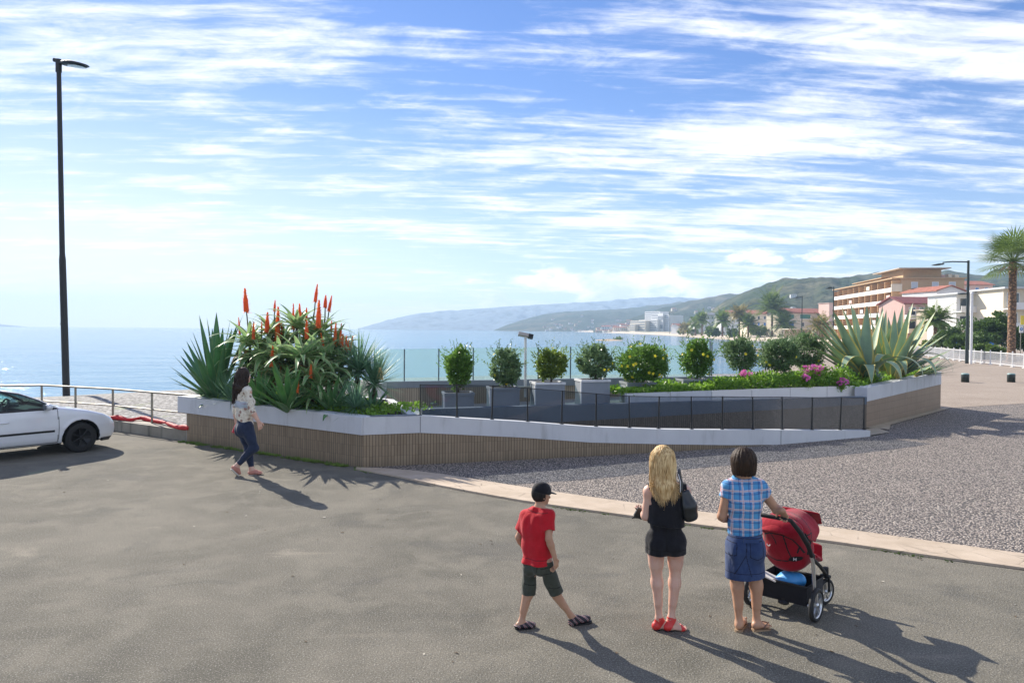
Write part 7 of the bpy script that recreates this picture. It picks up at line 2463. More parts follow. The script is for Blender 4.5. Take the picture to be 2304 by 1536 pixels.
hl, hr = np.array(D(1662, 1415, P.Y0 - .04)), np.array(D(1699, 1411, P.Y0 - .03)); hl[2] = hr[2] = .044
FL = P.foot(f, 'l', toeL, heelp=hl); FR = P.foot(f, 'r', toeR, heelp=hr)
P.head(f, (.05, 1, -.1))
f.build('body', P.skin, P.root); P.eyes()
f = P.field(zpx(P, 1225), zpx(P, 1050), .006)
P.torso(f, .011, hipw=.146, waist=.122, chest=.138, loose=.010)
sleeves(P, f, 'lr', 0, .062, .066, .34)
f.cone(P.J['neck'] + V3(0, 0, -.02), P.J['neck'] + V3(0, .005, .03), .066, .062, .03)
f.wrinkle(.0055, 38, 11, (1, 1, 1.1)); f.hollow(.014)
f.clip((0, 0, zpx(P, 1208)), (0.02, 0, -1)); f.clip(P.J['neck'] + V3(0, 0, .028), (0, -.35, 1))
sh = f.build('plaid_shirt', C_PLAID, P.root)
mb = MB()                                                       # pointed back yoke
nb = P.J['neck']
for sg in (-1, 1):
    a = np.array(D(1676 + sg * 32, 1082, P.Y0 - .075)); e = np.array(D(1676, 1102, P.Y0 - .135)); 
    a2, e2 = a + V3(0, .0, -.022), e + V3(0, .0, -.03)
    mb.face([a, e, e2, a2]); 
mb.build('yoke_band', cloth_mat('pale_plaid_band', (.42, .42, .48), (.55, .52, .54)), sh) if False else None
f = P.field(zpx(P, 1320), zpx(P, 1180), .006)
w0, w1 = P.pel.copy(), P.pel.copy(); w0[2] = zpx(P, 1190); w1[2] = zpx(P, 1305)
f.ecap(w0, P.pel, (.138, .108), (.160, .132), P.side_h, .03); f.ecap(P.pel, w1, (.160, .132), (.172, .148), P.side_h, .03)
for sg in (-1, 1): f.ell(P.pel + P.side_h * sg * .075 - P.fw_h * .075 + V3(0, 0, -.035), (.076, .082, .10), .05)
f.wrinkle(.006, 32, 21, (1, 1, .8)); f.hollow(.014)
f.clip((0, 0, zpx(P, 1197)), (0, 0, 1)); f.clip((P.pel[0], P.pel[1], zpx(P, 1294)), (.05, .0, -1))
C_DSEAM = paint('dark_denim_stitching', (.008, .014, .04), .9)
sk = f.build('denim_skirt', [C_DENIM, C_DSEAM], P.root, split=seams(P, [(1628, 1209), (1724, 1211)], [(1677, 1211), (1675, 1246), (1688, 1294)], [(1628, 1288), (1724, 1289)], [(1675, 1246), (1652, 1290)], [(1634, 1218), (1656, 1220), (1654, 1246), (1640, 1250)], [(1684, 1216), (1714, 1216), (1714, 1250), (1700, 1256), (1685, 1250), (1684, 1216)]))
mb = MB()
mb.box(np.array(D(1690, 1217, P.Y0 - .165)), (.13, .012, .030), R=Matrix.Rotation(-.15, 3, 'X')); mb.build('pocket_flap', C_DENIM, sk)
for q, F_ in (('l', FL), ('r', FR)):
    heel, ball, toe, ax, sd, upv = F_
    mb = MB(); sole_mesh(mb, heel - upv * .02, toe, .047, .022, ax, sd, upv, lift=.008); so = mb.build('flip_flop', C_SOLE, P.root)
    mb = MB()
    for sg in (-1, 1): mb.tube([ball - ax * .05 + sd * sg * .044 - upv * .012, ball - ax * .01 + sd * sg * .03 + upv * .024, ball + ax * .035 + upv * .02], .0065, 6)
    mb.build('thong_strap', paint('brown_strap', (.16, .09, .06), .6) if q == 'l' else bpy.data.materials['brown_strap'], so)
c = P.J['head']; sd, fc, up = P.fside, P.face, P.fup
f = Field(c - .2, c + .2, .0055)
f.ell(c + up * .018 - fc * .020, (.098, .112, .110), .02, [sd, fc, up])
f.ecap(c + up * .01 - fc * .025, c - up * .075 - fc * .030, (.104, .105), (.098, .088), sd, .04)
f.ell(c - up * .03 + fc * .115, (.066, .085, .12), .01, [sd, fc, up], sub=True)
f.clip(c - up * .102 - fc * .02, -up + fc * .25)
th = np.arctan2(f.ax[1][None, :, None] - c[1], f.ax[0][:, None, None] - c[0])
f.F = f.F + (.0022 * np.sin(th * 60 + 8 * f.ax[2][None, None, :]) + .0018 * np.sin(th * 23)).astype(np.float32)
ha = f.build('bobbed_hair', H_BROWN, P.root, smooth_iter=0)
r = random.Random(8); mb = MB()
for _ in range(260):
    ph = r.uniform(rad(62), rad(298)); s_, c_ = math.sin(ph), math.cos(ph)
    p0 = c + up * .126 + fc * r.uniform(-.05, .03); p1 = c + sd * s_ * .098 + fc * (c_ * .110 - .02) + up * .04
    p2 = c + sd * s_ * .106 + fc * (c_ * .108 - .025) - up * .045; p3 = c + sd * s_ * .094 + fc * (c_ * .088 - .028) - up * r.uniform(.095, .118)
    pts = curve4(p0, p1, p2, p3, 9); n = len(pts)
    mb.tube(pts, [.006 * (1 - (i / n) ** 4 * .8) for i in range(n)], 5, caps=False, flat=.5, upv=tuple(sd * s_ + fc * c_))
mb.build('strands', H_BROWN, ha)
plaidw = P

# ================================================================== boy
P = Person(1205, 1413, 'boy in red shirt, olive shorts and black cap striding to the right', 1.26, SK_BOY, .0052)
for nm, x, y, d in (('hip_l', 1194, 1264, .045), ('hip_r', 1228, 1264, -.045), ('sh_l', 1185, 1159, .075), ('sh_r', 1234, 1158, -.075), ('neck', 1214, 1143, 0), ('head', 1219, 1111, .01), ('el_l', 1167, 1208, .09), ('wr_l', 1181, 1237, .17), ('el_r', 1235, 1212, -.13), ('wr_r', 1249, 1256, -.12),
                    ('kn_l', 1189, 1335, .03), ('kn_r', 1250, 1332, .0), ('an_l', 1173, 1397, .0), ('an_r', 1285, 1385, .08)): P.j(nm, x, y, d)
P.frame(); P.fwleg = {'l': nrm(V3(.9, .45, 0)), 'r': nrm(V3(.9, .45, .3))}
f = P.field()
P.torso(f, bust=False, hipw=.122, waist=.122, chest=.148, glute=.85); P.arm(f, 'l', r=(.046, .039, .036, .026)); P.arm(f, 'r', r=(.046, .039, .036, .026))
P.hand(f, 'l', (.6, .3, -.55), (.3, -.8, 0), .7); P.hand(f, 'r', (.2, .15, -1), (-.7, .7, 0), .45, thumb=-1)
P.leg(f, 'l', r=(.068, .056, .048, .034), calf=.045); P.leg(f, 'r', r=(.068, .056, .048, .034), calf=.045)
toeL = np.array(D(1203, 1412, P.Y0 + .03)); toeL[2] = .022
toeR = np.array(D(1326, 1388, P.Y0 + .14)); hl = np.array(D(1166, 1410, P.Y0 - .02)); hl[2] = .035; hr = np.array(D(1288, 1399, P.Y0 + .08))
FL = P.foot(f, 'l', toeL, heelp=hl); FR = P.foot(f, 'r', toeR, heelp=hr)
P.head(f, (.93, .36, -.12), r=(.080, .098, .108), neckr=.048)
f.build('body', P.skin, P.root); P.eyes()
f = P.field(zpx(P, 1290), zpx(P, 1125), .0055)
P.torso(f, .014, bust=False, hipw=.150, waist=.140, chest=.155, loose=.022)
sleeves(P, f, 'lr', 0, .050, .056, .66)
f.wrinkle(.0085, 46, 31, (1, 1, .25)); f.hollow(.013)
f.clip((0, 0, zpx(P, 1266)), (0, 0, -1)); f.clip(P.J['neck'] + V3(0, 0, .012), (.1, .1, 1))
C_REDSEAM = paint('dark_red_stitching', (.16, .004, .008), .9)
f.build('red_shirt', [C_RED, C_REDSEAM], P.root, split=seams(P, [(1160, 1259), (1262, 1260)], [(1186, 1152), (1208, 1156), (1232, 1152)]))
f = P.field(zpx(P, 1360), zpx(P, 1240), .0055)
P.torso(f, .010, bust=False, hipw=.138, waist=.132, chest=.15)
for q in 'lr':
    a, b = P.J['hip_' + q], P.J['kn_' + q]
    f.cone(a + V3(0, 0, -.01), a + (b - a) * 1.02, .062, .066, .03)
f.wrinkle(.006, 44, 41, (1, 1, .9)); f.hollow(.012)
f.clip((0, 0, zpx(P, 1258)), (0, 0, 1))
for q, py in (('l', 1329), ('r', 1333)):
    a, b = P.J['hip_' + q], P.J['kn_' + q]; d = nrm(b - a); pl = b + d * .004
    g_ = (f.ax[0][:, None, None] - pl[0]) * d[0] + (f.ax[1][None, :, None] - pl[1]) * d[1] + (f.ax[2][None, None, :] - pl[2]) * d[2]
    # only near this leg
    rr = np.sqrt((f.ax[0][:, None, None] - pl[0]) ** 2 + (f.ax[1][None, :, None] - pl[1]) ** 2 + (f.ax[2][None, None, :] - pl[2]) ** 2)
    f.F = np.maximum(f.F, np.where(rr < .16, g_, -1).astype(np.float32))
C_OLSEAM = paint('dark_olive_stitching', (.014, .016, .012), .9)
f.build('shorts', [C_OLIVE, C_OLSEAM], P.root, split=seams(P, [(1209, 1262), (1207, 1285)], [(1216, 1278), (1240, 1276), (1241, 1290), (1217, 1293)], [(1180, 1320), (1208, 1324)], [(1236, 1326), (1270, 1324)]))
for q, F_ in (('l', FL), ('r', FR)):
    heel, ball, toe, ax, sd, upv = F_
    an = P.J['an_' + q]
    f = Field(np.minimum(heel, toe) - .1, np.maximum(heel, np.maximum(toe, an)) + .1, .0048)
    P.foot(f, q, toe + ax * .012, heelp=heel - ax * .006, inf=.009, toes=False); f.clip(an - upv * .012 - ax * .0, upv - ax * .25)
    so = f.build('shoe', C_SNEAK, P.root)
    mb = MB(); sole_mesh(mb, heel - upv * .026, toe + ax * .012 - upv * .004, .042, .016, ax, sd, upv, lift=.0); mb.build('sole', C_BLKRUB, so)
c = P.J['head']; sd, fc, up = P.fside, P.face, P.fup; S = P.S
f = Field(c - .17, c + .17, .005)
f.ell(c + up * .008 - fc * .012, (.069, .083, .088), .02, [sd, fc, up]); f.clip(c + fc * .012, fc + up * .1); f.clip(c - up * .055, -up + fc * .2)
th = np.arctan2(f.ax[1][None, :, None] - c[1], f.ax[0][:, None, None] - c[0]); f.F = f.F + (.0014 * np.sin(th * 50)).astype(np.float32)
f.build('short_hair', H_BLACK, P.root, smooth_iter=0)
f = Field(c - .2, c + .22, .005)
f.ell(c + up * .024 - fc * .006, (.076, .088, .086), .02, [sd, fc, up]); f.clip(c + up * .012, -up - fc * .12)
cp = f.build('cap', C_BLACK, P.root)
f = Field(c - .2, c + .22, .005)
f.ecap(c + fc * .055 + up * .022, c + fc * .120 + up * .014, (.066, .0075), (.05, .006), sd, .01)
f.build('cap_brim', C_BLACK, cp)
boy = P

# ================================================================== woman walking past the planter
P = Person(566, 1069, 'woman with long dark hair in floral blouse and dark jeans walking by the planter', 1.92, SK_FAIR, .0085)
for nm, x, y, d in (('hip_l', 546, 960, .10), ('hip_r', 555, 960, -.09), ('sh_l', 539, 881, .16), ('sh_r', 557, 880, -.15), ('neck', 548, 868, .0), ('head', 549, 845, .0), ('el_l', 531, 926, .24), ('wr_l', 533, 956, .24), ('el_r', 566, 923, -.17), ('wr_r', 582, 948, -.17),
                    ('kn_l', 560, 1011, .10), ('kn_r', 572, 1008, -.10), ('an_l', 566, 1054, .05), ('an_r', 534, 1046, -.10)): P.j(nm, x, y, d)
P.frame(); P.fwleg = {'l': nrm(V3(.9, .4, 0)), 'r': nrm(V3(.8, .4, -.5))}
f = P.field()
P.torso(f, hipw=.138, waist=.112, chest=.138, glute=.75); P.arm(f, 'l'); P.arm(f, 'r')
P.hand(f, 'l', (.05, .1, -1), (.9, -.3, 0), .8); P.hand(f, 'r', (.25, .1, -1), (-.6, .8, 0), .6, thumb=-1)
P.leg(f, 'l', r=(.076, .054, .046, .032), calf=.043); P.leg(f, 'r', r=(.076, .054, .046, .032), calf=.043)
toeL = np.array(D(591, 1065, P.Y0 + .10)); toeL[2] = .028; hl = np.array(D(563, 1065, P.Y0 + .04)); hl[2] = .045
toeR = np.array(D(541, 1074, P.Y0 - .03)); toeR[2] = max(toeR[2], .028); hr = np.array(D(526, 1052, P.Y0 - .11))
FL = P.foot(f, 'l', toeL, heelp=hl); FR = P.foot(f, 'r', toeR, heelp=hr)
P.head(f, (.62, .78, .05))
f.build('body', P.skin, P.root); P.eyes()
f = P.field(zpx(P, 975), zpx(P, 855), .0085)
P.torso(f, .018, hipw=.148, waist=.128, chest=.145, loose=.018, glute=.8)
sleeves(P, f, 'lr', 0, .068, .060, 0, fore=.30)
f.wrinkle(.007, 34, 51, (1, 1, .7)); f.hollow(.02)
f.clip((P.pel[0], P.pel[1], zpx(P, 953)), (-.35, 0, -1)); f.clip(P.J['neck'] + V3(0, 0, .02), (0, 0, 1))
f.build('floral_blouse', C_FLORAL, P.root)
f = P.field(0, zpx(P, 935), .0085)
P.torso(f, .012, bust=False, hipw=.138, waist=.116, glute=.75)
P.leg(f, 'l', .010, r=(.076, .054, .046, .032), calf=.043); P.leg(f, 'r', .010, r=(.076, .054, .046, .032), calf=.043)
f.wrinkle(.003, 24, 61)
f.clip((P.pel[0], P.pel[1], zpx(P, 944)), (0, 0, 1))
for q in 'lr':
    b, w_ = P.J['kn_' + q], P.J['an_' + q]; d = nrm(w_ - b); pl = w_ - d * .035
    g_ = (f.ax[0][:, None, None] - pl[0]) * d[0] + (f.ax[1][None, :, None] - pl[1]) * d[1] + (f.ax[2][None, None, :] - pl[2]) * d[2]
    rr = np.sqrt((f.ax[0][:, None, None] - pl[0]) ** 2 + (f.ax[1][None, :, None] - pl[1]) ** 2 + (f.ax[2][None, None, :] - pl[2]) ** 2)
    f.F = np.maximum(f.F, np.where(rr < .2, g_, -1).astype(np.float32))
f.build('jeans', C_JEANS, P.root)
for q, F_ in (('l', FL), ('r', FR)):
    heel, ball, toe, ax, sd, upv = F_
    an = P.J['an_' + q]
    f = Field(np.minimum(heel, toe) - .12, np.maximum(heel, np.maximum(toe, an)) + .12, .007)
    P.foot(f, q, toe, heelp=heel, inf=.008, toes=False); f.clip(an - upv * .035, upv - ax * .35)
    so = f.build('shoe', C_PINK, P.root)
    mb = MB(); sole_mesh(mb, heel - upv * .036, toe - upv * .014, .058, .018, ax, sd, upv, lift=.0); mb.build('sole', C_WSOLE, so)
c = P.J['head']; sd, fc, up = P.fside, P.face, P.fup
f = Field(c - .38, c + .26, .009)
f.ell(c + up * .024 - fc * .026, (.106, .124, .130), .02, [sd, fc, up])
lo_ = np.array(D(534, 895, P.Y0 - .10)); md_ = np.array(D(540, 872, P.Y0 - .12))
f.ecap(c - fc * .05 - up * .03, md_, (.105, .09), (.10, .05), (1, 0, 0), .05); f.ecap(md_, lo_, (.09, .05), (.04, .025), (1, 0, 0), .04)
f.ell(c + fc * .125 - up * .04, (.075, .075, .12), .01, [sd, fc, up], sub=True)
ha = f.build('hair', H_DARK, P.root, smooth_iter=0)
r = random.Random(14); mb = MB()
for _ in range(200):
    ph = r.uniform(rad(75), rad(285)); s_, c_ = math.sin(ph), math.cos(ph)
    p0 = c + up * .145 + fc * r.uniform(-.1, .04); p1 = c + sd * s_ * .112 + fc * (c_ * .125 - .02) + up * r.uniform(-.03, .05)
    p2 = md_ + V3(s_ * .09 + r.uniform(-.03, .03), r.uniform(-.05, .03), r.uniform(-.02, .04)); p3 = lo_ + V3(r.uniform(-.10, .07), r.uniform(-.05, .02), r.uniform(-.12, .07))
    pts = curve4(p0, p1, p2, p3, 10); n = len(pts)
    mb.tube(pts, [.010 * (1 - (i / n) ** 3 * .9) for i in range(n)], 5, caps=False, flat=.5, upv=(0, -1, 0))
mb.build('long_strands', H_DARK, ha)
q0 = np.array(D(531, 966, P.Y0 + .18))
mb = MB(); mb.box(q0, (.10, .025, .14), R=Matrix.Rotation(.4, 3, 'Y') @ Matrix.Rotation(.5, 3, 'Z'))
o = mb.build('phone', paint('red_case', (.6, .04, .06), .4), origin=q0); tag(o, 'small red phone in the left hand of the walking woman', 'phone')
# ------------------------------------------------------------------ pushchair
pr = empty('pushchair', (ctr.x, ctr.y, 0), TH, 'red and black pushchair with silver spoked wheels and a blue bag in its basket', 'pushchair')
C_SILVER = paint('silver_tube', (0.62, 0.63, 0.64), .28, metal=.9, var=.05)
C_REDFAB = cloth_mat('red_canvas', (0.26, 0.005, 0.014), (0.38, 0.009, 0.024), bump=.35)
C_BLKFAB = cloth_mat('black_canvas', (0.008, 0.008, 0.010), (0.018, 0.018, 0.022))
HW = .275


def pram_wheel(c, r, w, name='wheel', spokes=5, steer=0.0):
    wl = empty(name, c, steer); wl.parent = pr
    mb = MB()
    prof = []
    for k in range(13):
        a = math.pi * 2 * k / 12
        prof.append((r - .021 + .021 * math.cos(a), w / 2 * math.sin(a)))
    mb.lathe(prof, (0, 0, 0), 36, axis='X')
    mb.build('tyre', C_BLKRUB, wl, local=True)
    mb = MB()
    mb.lathe([(r - .042, -.014), (r - .030, -.016), (r - .030, .016), (r - .042, .014), (r - .042, -.014)], (0, 0, 0), 36, axis='X')
    mb.lathe([(0, .024), (.018, .022), (.024, .0), (.018, -.022), (0, -.024)], (0, 0, 0), 16, axis='X')
    for k in range(spokes):
        a = k * 2 * math.pi / spokes + .3
        d = Vector((0, math.cos(a), math.sin(a))); n_ = Vector((0, -math.sin(a), math.cos(a)))
        for sx in (.012, -.012):
            p0, p1 = d * .015, d * (r - .036)
            mb.face([p0 + n_ * .013 + Vector((sx, 0, 0)), p1 + n_ * .017 + Vector((sx * .8, 0, 0)), p1 - n_ * .017 + Vector((sx * .8, 0, 0)), p0 - n_ * .013 + Vector((sx, 0, 0))][::(1 if sx > 0 else -1)])
        mb.tube([d * .015, d * (r - .036)], [.013, .010], 6, caps=False, flat=.8)
    mb.build('rim', C_SILVER, wl, local=True)
    return wl


pram_wheel((HW + .03, 0, .15), .15, .046); pram_wheel((-HW - .03, 0, .15), .15, .046)
pram_wheel((.21, .50, .125), .125, .04, steer=-.25); pram_wheel((-.21, .50, .125), .125, .04, steer=.2)


def pmesh(name, mt, fn, parent=None):
    mb = MB(); fn(mb)
    return mb.build(name, mt, parent or pr, local=True)


for sx in (-1, 1):
    pmesh('lower_tube', C_SILVER, lambda mb: mb.tube([(sx * HW, .02, .15), (sx * (HW - .005), .035, .34), (sx * (HW - .008), .02, .50), (sx * (HW - .01), -.03, .60)], .017, 10, flat=1.0))
    pmesh('handle_tube', C_BLKRUB, lambda mb: mb.tube([(sx * (HW - .008), -.02, .585), (sx * (HW - .012), -.10, .70), (sx * (HW - .03), -.24, .84), (sx * (HW - .06), -.335, .935)], [.020, .023, .022, .019], 10))
    pmesh('front_tube', C_BLKRUB, lambda mb: mb.tube([(sx * (HW - .008), .0, .56), (sx * (HW - .02), .22, .44), (sx * (HW - .045), .40, .34), (sx * .215, .48, .30)], .017, 8))
    pmesh('fork', C_BLKRUB, lambda mb: (mb.tube([(sx * .215, .48, .36), (sx * .215, .485, .28)], .028, 10), mb.tube([(sx * .21 + .032, .49, .27), (sx * .21 + .034, .50, .125)], .012, 6), mb.tube([(sx * .21 - .032, .49, .27), (sx * .21 - .034, .50, .125)], .012, 6), mb.box((sx * .21, .49, .272), (.09, .05, .025))))
    pmesh('joint_knob', C_BLKRUB, lambda mb: mb.blob((sx * (HW - .006), .0, .58), .032, 10, squash=(.6, 1, 1)))
    pmesh('axle_cap', C_SILVER, lambda mb: mb.blob((sx * (HW - .02), -.035, .14), .02, 8))
pmesh('handle_grip', C_BLKRUB, lambda mb: mb.tube([(-.215, -.335, .935), (-.21, -.36, .958), (-.17, -.38, .968), (0, -.387, .97), (.17, -.38, .968), (.21, -.36, .958), (.215, -.335, .935)], .019, 10))
pmesh('rear_axle', C_BLKRUB, lambda mb: (mb.tube([(-HW - .02, 0, .145), (HW + .02, 0, .145)], .018, 10), mb.box((0, -.005, .155), (HW * 2, .05, .035))))
pmesh('brake_pedal', C_BLKRUB, lambda mb: (mb.blob((.02, -.03, .115), .05, 10, squash=(1.1, .8, .45)), mb.box((.02, -.03, .13), (.03, .03, .05))))
# basket
def basket(mb):
    for c_, s_ in (((0, .16, .135), (.46, .40, .012)), ((0, -.035, .215), (.46, .012, .165)), ((0, .355, .215), (.46, .012, .165)), ((-.23, .16, .215), (.012, .40, .165)), ((.23, .16, .215), (.012, .40, .165))): mb.box(c_, s_)
bk = pmesh('basket', C_BLKFAB, basket)
pmesh('basket_rim', C_BLKRUB, lambda mb: mb.tube([(-.235, -.04, .30), (.235, -.04, .30), (.235, .36, .30), (-.235, .36, .30), (-.235, -.04, .30)], .010, 6), bk)
pmesh('rim_strut', C_SILVER, lambda mb: mb.tube([(-.23, -.045, .30), (-.20, -.02, .145)], .012, 8), bk)
# a blue bag and paper in the basket
Rz = Matrix.Rotation(TH, 3, 'Z')
q0 = ctr + Rz @ Vector((.02, .1, .25))
bb = empty('blue_bag', (q0.x, q0.y, .16), label='blue plastic bag stuffed in the pushchair basket', cat='bag')
f = Field(np.array(q0) - .22, np.array(q0) + .22, .008)
f.ell(np.array(q0) + V3(0, 0, .035), (.13, .11, .085), .03); f.ell(np.array(q0) + V3(.05, -.04, .05), (.09, .07, .07), .03); f.wrinkle(.010, 30, 3)
f.build('bag_body', paint('blue_plastic', (.06, .32, .68), .35, bump=.4, bscale=25), bb)
q1 = ctr + Rz @ Vector((-.13, .0, .30))
mb = MB(); mb.box((q1.x, q1.y, .315), (.17, .12, .012), TH, R=Matrix.Rotation(TH, 3, 'Z') @ Matrix.Rotation(.25, 3, 'Y'))
o = mb.build('paper', paint('white_paper', (.72, .70, .66), .8), origin=(q1.x, q1.y, .31)); tag(o, 'folded white paper lying in the pushchair basket beside the blue bag', 'paper')


def local_field(name, mt, lo, hi, fn, h=.007, parent=None):
    f = Field(lo, hi, h); fn(f)
    o = f.build(name, mt, None, (0, 0, 0)); o.parent = parent or pr
    return o


def seat(f):
    f.ell((0, .12, .61), (.225, .20, .20), .05)
    f.ecap((0, .06, .50), (0, -.06, .80), (.165, .09), (.195, .11), (1, 0, 0), .06)
    f.ecap((0, .08, .49), (0, .38, .46), (.17, .07), (.16, .05), (1, 0, 0), .06)
    f.ell((0, .18, .72), (.19, .24, .22), .01, sub=True)
    f.wrinkle(.008, 16, 4)
LINES = [[(-.13, .735), (-.06, .765), (.06, .765), (.13, .73)], [(-.13, .735), (-.155, .62), (-.16, .50)], [(.06, .765), (.075, .64), (.10, .53)], [(-.16, .51), (-.05, .495), (.06, .505), (.12, .54)], [(.13, .73), (.17, .66), (.19, .60)], [(.17, .66), (.15, .60)], [(-.06, .765), (-.03, .70), (-.02, .66)]]
BADGE = (.125, .535)
def seat_split(C):
    e = ((C[:, 0] - BADGE[0]) / .055) ** 2 + ((C[:, 2] - BADGE[1] - .25 * (C[:, 0] - BADGE[0])) / .026) ** 2 < 1
    return (near_lines(C, LINES, .0062, .1) | (e & (C[:, 1] < .12))) * 1
fs_ = Field((-.32, -.28, .3), (.32, .6, 1.0), .0052); seat(fs_)
st = fs_.build('seat_shell', [C_REDFAB, C_BLKFAB], None, (0, 0, 0), split=seat_split); st.parent = pr
def hood(f):
    f.ecap((0, .02, .70), (0, .26, .70), (.232, .225), (.225, .215), (1, 0, 0), .03); f.hollow(.022)
    f.clip((0, .24, .70), (0, .75, -.66)); f.clip((0, .1, .69), (0, -.35, -1))
    f.wrinkle(.006, 18, 9)
def hood_split(C):
    return ((np.abs(C[:, 1] - .10 - .25 * (C[:, 2] - .9)) < .007) | (np.abs(C[:, 1] + .07 - .05 * np.cos(C[:, 0] * 6)) < .006) | (np.abs(C[:, 2] - .765 - .1 * C[:, 1]) < .006) & (C[:, 1] < .06)) * 1
fh_ = Field((-.32, -.3, .5), (.32, .6, 1.05), .0055); hood(fh_)
hd = fh_.build('hood', [C_REDFAB, C_BLKFAB], None, (0, 0, 0), split=hood_split); hd.parent = pr
def visor(f):
    f.ecap((0, .32, .90), (0, .50, .76), (.215, .012), (.175, .010), (1, 0, 0), .02)
local_field('visor', C_REDFAB, (-.32, .1, .6), (.32, .7, 1.05), visor)
def footrest(f):
    f.ecap((0, .40, .47), (0, .56, .40), (.17, .035), (.155, .03), (1, 0, 0), .03); f.ecap((0, .56, .40), (0, .60, .52), (.155, .03), (.14, .025), (1, 0, 0), .02)
local_field('footrest', C_REDFAB, (-.3, .2, .25), (.3, .75, .65), footrest)
pmesh('side_strap', C_BLKRUB, lambda mb: mb.tube([(.235, -.10, .80), (.245, -.05, .74), (.242, .02, .70), (.245, -.03, .66), (.24, -.05, .60)], .008, 6), st)
# white H on the black badge, and a small white curl
M_MARK = paint('white_print', (.75, .75, .75), .6)
SV = np.empty(len(st.data.vertices) * 3, np.float32); st.data.vertices.foreach_get('co', SV); SV = SV.reshape(-1, 3)
def on_surface(x, z):
    m_ = np.hypot(SV[:, 0] - x, SV[:, 2] - z) < .012
    return Vector((x, float(SV[m_][:, 1].min()) - .002, z))
bq = on_surface(*BADGE)
def letter_h(mb):
    for dx, w_, h_ in ((-.010, .005, .026), (.010, .005, .026), (0, .018, .005)):
        q = on_surface(BADGE[0] + dx, BADGE[1])
        mb.box((q.x, min(q.y, bq.y), q.z), (w_, .007, h_))
pmesh('letter', M_MARK, letter_h, st)
pmesh('curl_mark', M_MARK, lambda mb: mb.tube([on_surface(-.10 + .016 * math.cos(t), .64 + .016 * math.sin(t)) for t in [math.pi + k * math.pi / 8 for k in range(9)]], .004, 5), st)
# ------------------------------------------------------------------ the white car
wc = G(182, 1017)
PHI = rad(52)
cax = Vector((math.cos(PHI), math.sin(PHI), 0)); cleft = Vector((-math.sin(PHI), math.cos(PHI), 0))
co_ = wc + cleft * .80                       # on the centre line, at the front axle
car = empty('parked_car', (co_.x, co_.y, 0), PHI, 'white three door hatchback parked at the left edge, front end in view', 'car')
M_CARW = paint('white_car_paint', (0.74, 0.755, 0.79), .22, var=.02, coat=.6)
M_CARBLK = paint('black_plastic_trim', (0.010, 0.010, 0.011), .5)
M_CARGLASS = glass_mat('tinted_car_glass', (0.55, 0.76, 0.73), 0.08)
M_INT = paint('dark_interior', (0.02, 0.035, 0.036), .8); M_SEATC = paint('grey_seat_fabric', (0.05, 0.08, 0.08), .9)
M_RIMB = paint('black_rim', (0.012, 0.012, 0.013), .4)
M_LAMPG = paint('headlight_glass', (0.16, 0.18, 0.20), .1, spec=.8)

prof = [(.66, .20), (.755, .30), (.775, .44), (.745, .56), (.66, .66), (.48, .76), (.15, .86), (-.25, .935), (-.46, .975), (-.72, 1.13), (-1.05, 1.28), (-1.45, 1.37), (-1.95, 1.40), (-2.45, 1.365), (-2.9, 1.22), (-3.2, 1.03), (-3.36, .97), (-3.43, .72), (-3.42, .40), (-3.34, .22)]
fx = np.arange(-3.56, .93, .017, dtype=np.float32); fz = np.arange(.10, 1.52, .017, dtype=np.float32); fy = np.arange(-1.02, 1.021, .017, dtype=np.float32)
XX, ZZ = np.meshgrid(fx, fz, indexing='ij')
dmin = np.full(XX.shape, 9.0, np.float32); ins = np.zeros(XX.shape, bool)
for (x0, z0), (x1, z1) in zip(prof, prof[1:] + prof[:1]):
    ex, ez = x1 - x0, z1 - z0
    t = np.clip(((XX - x0) * ex + (ZZ - z0) * ez) / (ex * ex + ez * ez), 0, 1)
    dmin = np.minimum(dmin, np.hypot(XX - x0 - t * ex, ZZ - z0 - t * ez))
    cnd = ((z0 > ZZ) != (z1 > ZZ))
    ins ^= cnd & (XX < x0 + (ZZ - z0) * ex / (ez if ez else 1e-9))
d2 = np.where(ins, -dmin, dmin)
def car_w(x, z):
    base = np.interp(z, [.1, .2, .35, .55, .80, .92, 1.0, 1.15, 1.30, 1.40, 1.5], [.74, .79, .835, .86, .845, .82, .775, .695, .61, .545, .5])
    fr = np.clip((x - .05) / .74, 0, 1); rr = np.clip((-x - 2.8) / .68, 0, 1)
    return base * (1 - .26 * fr ** 2.6) * (1 - .16 * rr ** 2.2)
WW = car_w(XX, ZZ)
dy = np.abs(fy)[None, :, None] - WW[:, None, :]
a_ = d2[:, None, :] + np.zeros_like(dy)
k_ = .11
h_ = np.maximum(k_ - np.abs(a_ - dy), 0) / k_
Fc = np.maximum(a_, dy) + h_ * h_ * k_ * .25
Ya = np.abs(fy)[None, :, None]
for wx in (0.0, -2.55):
    rr = np.hypot(fx[:, None, None] - wx, fz[None, None, :] - .31)
    Fc = np.where(Ya > .50, np.maximum(Fc, .365 - rr + 0 * Ya), Fc)
    flare = .012 * np.exp(-((rr - .385) / .03) ** 2)
    Fc = Fc - np.where(Ya > .6, flare, 0)
fld = Field((fx[0], fy[0], fz[0]), (fx[0] + .017 * (len(fx) - 1), fy[0] + .017 * (len(fy) - 1), fz[0] + .017 * (len(fz) - 1)), .017)
fld.F = Fc.astype(np.float32); fld.ax = [fx, fy, fz]; fld.lo = np.array([fx[0], fy[0], fz[0]], np.float32)
CV, CQ = fld.mesh()
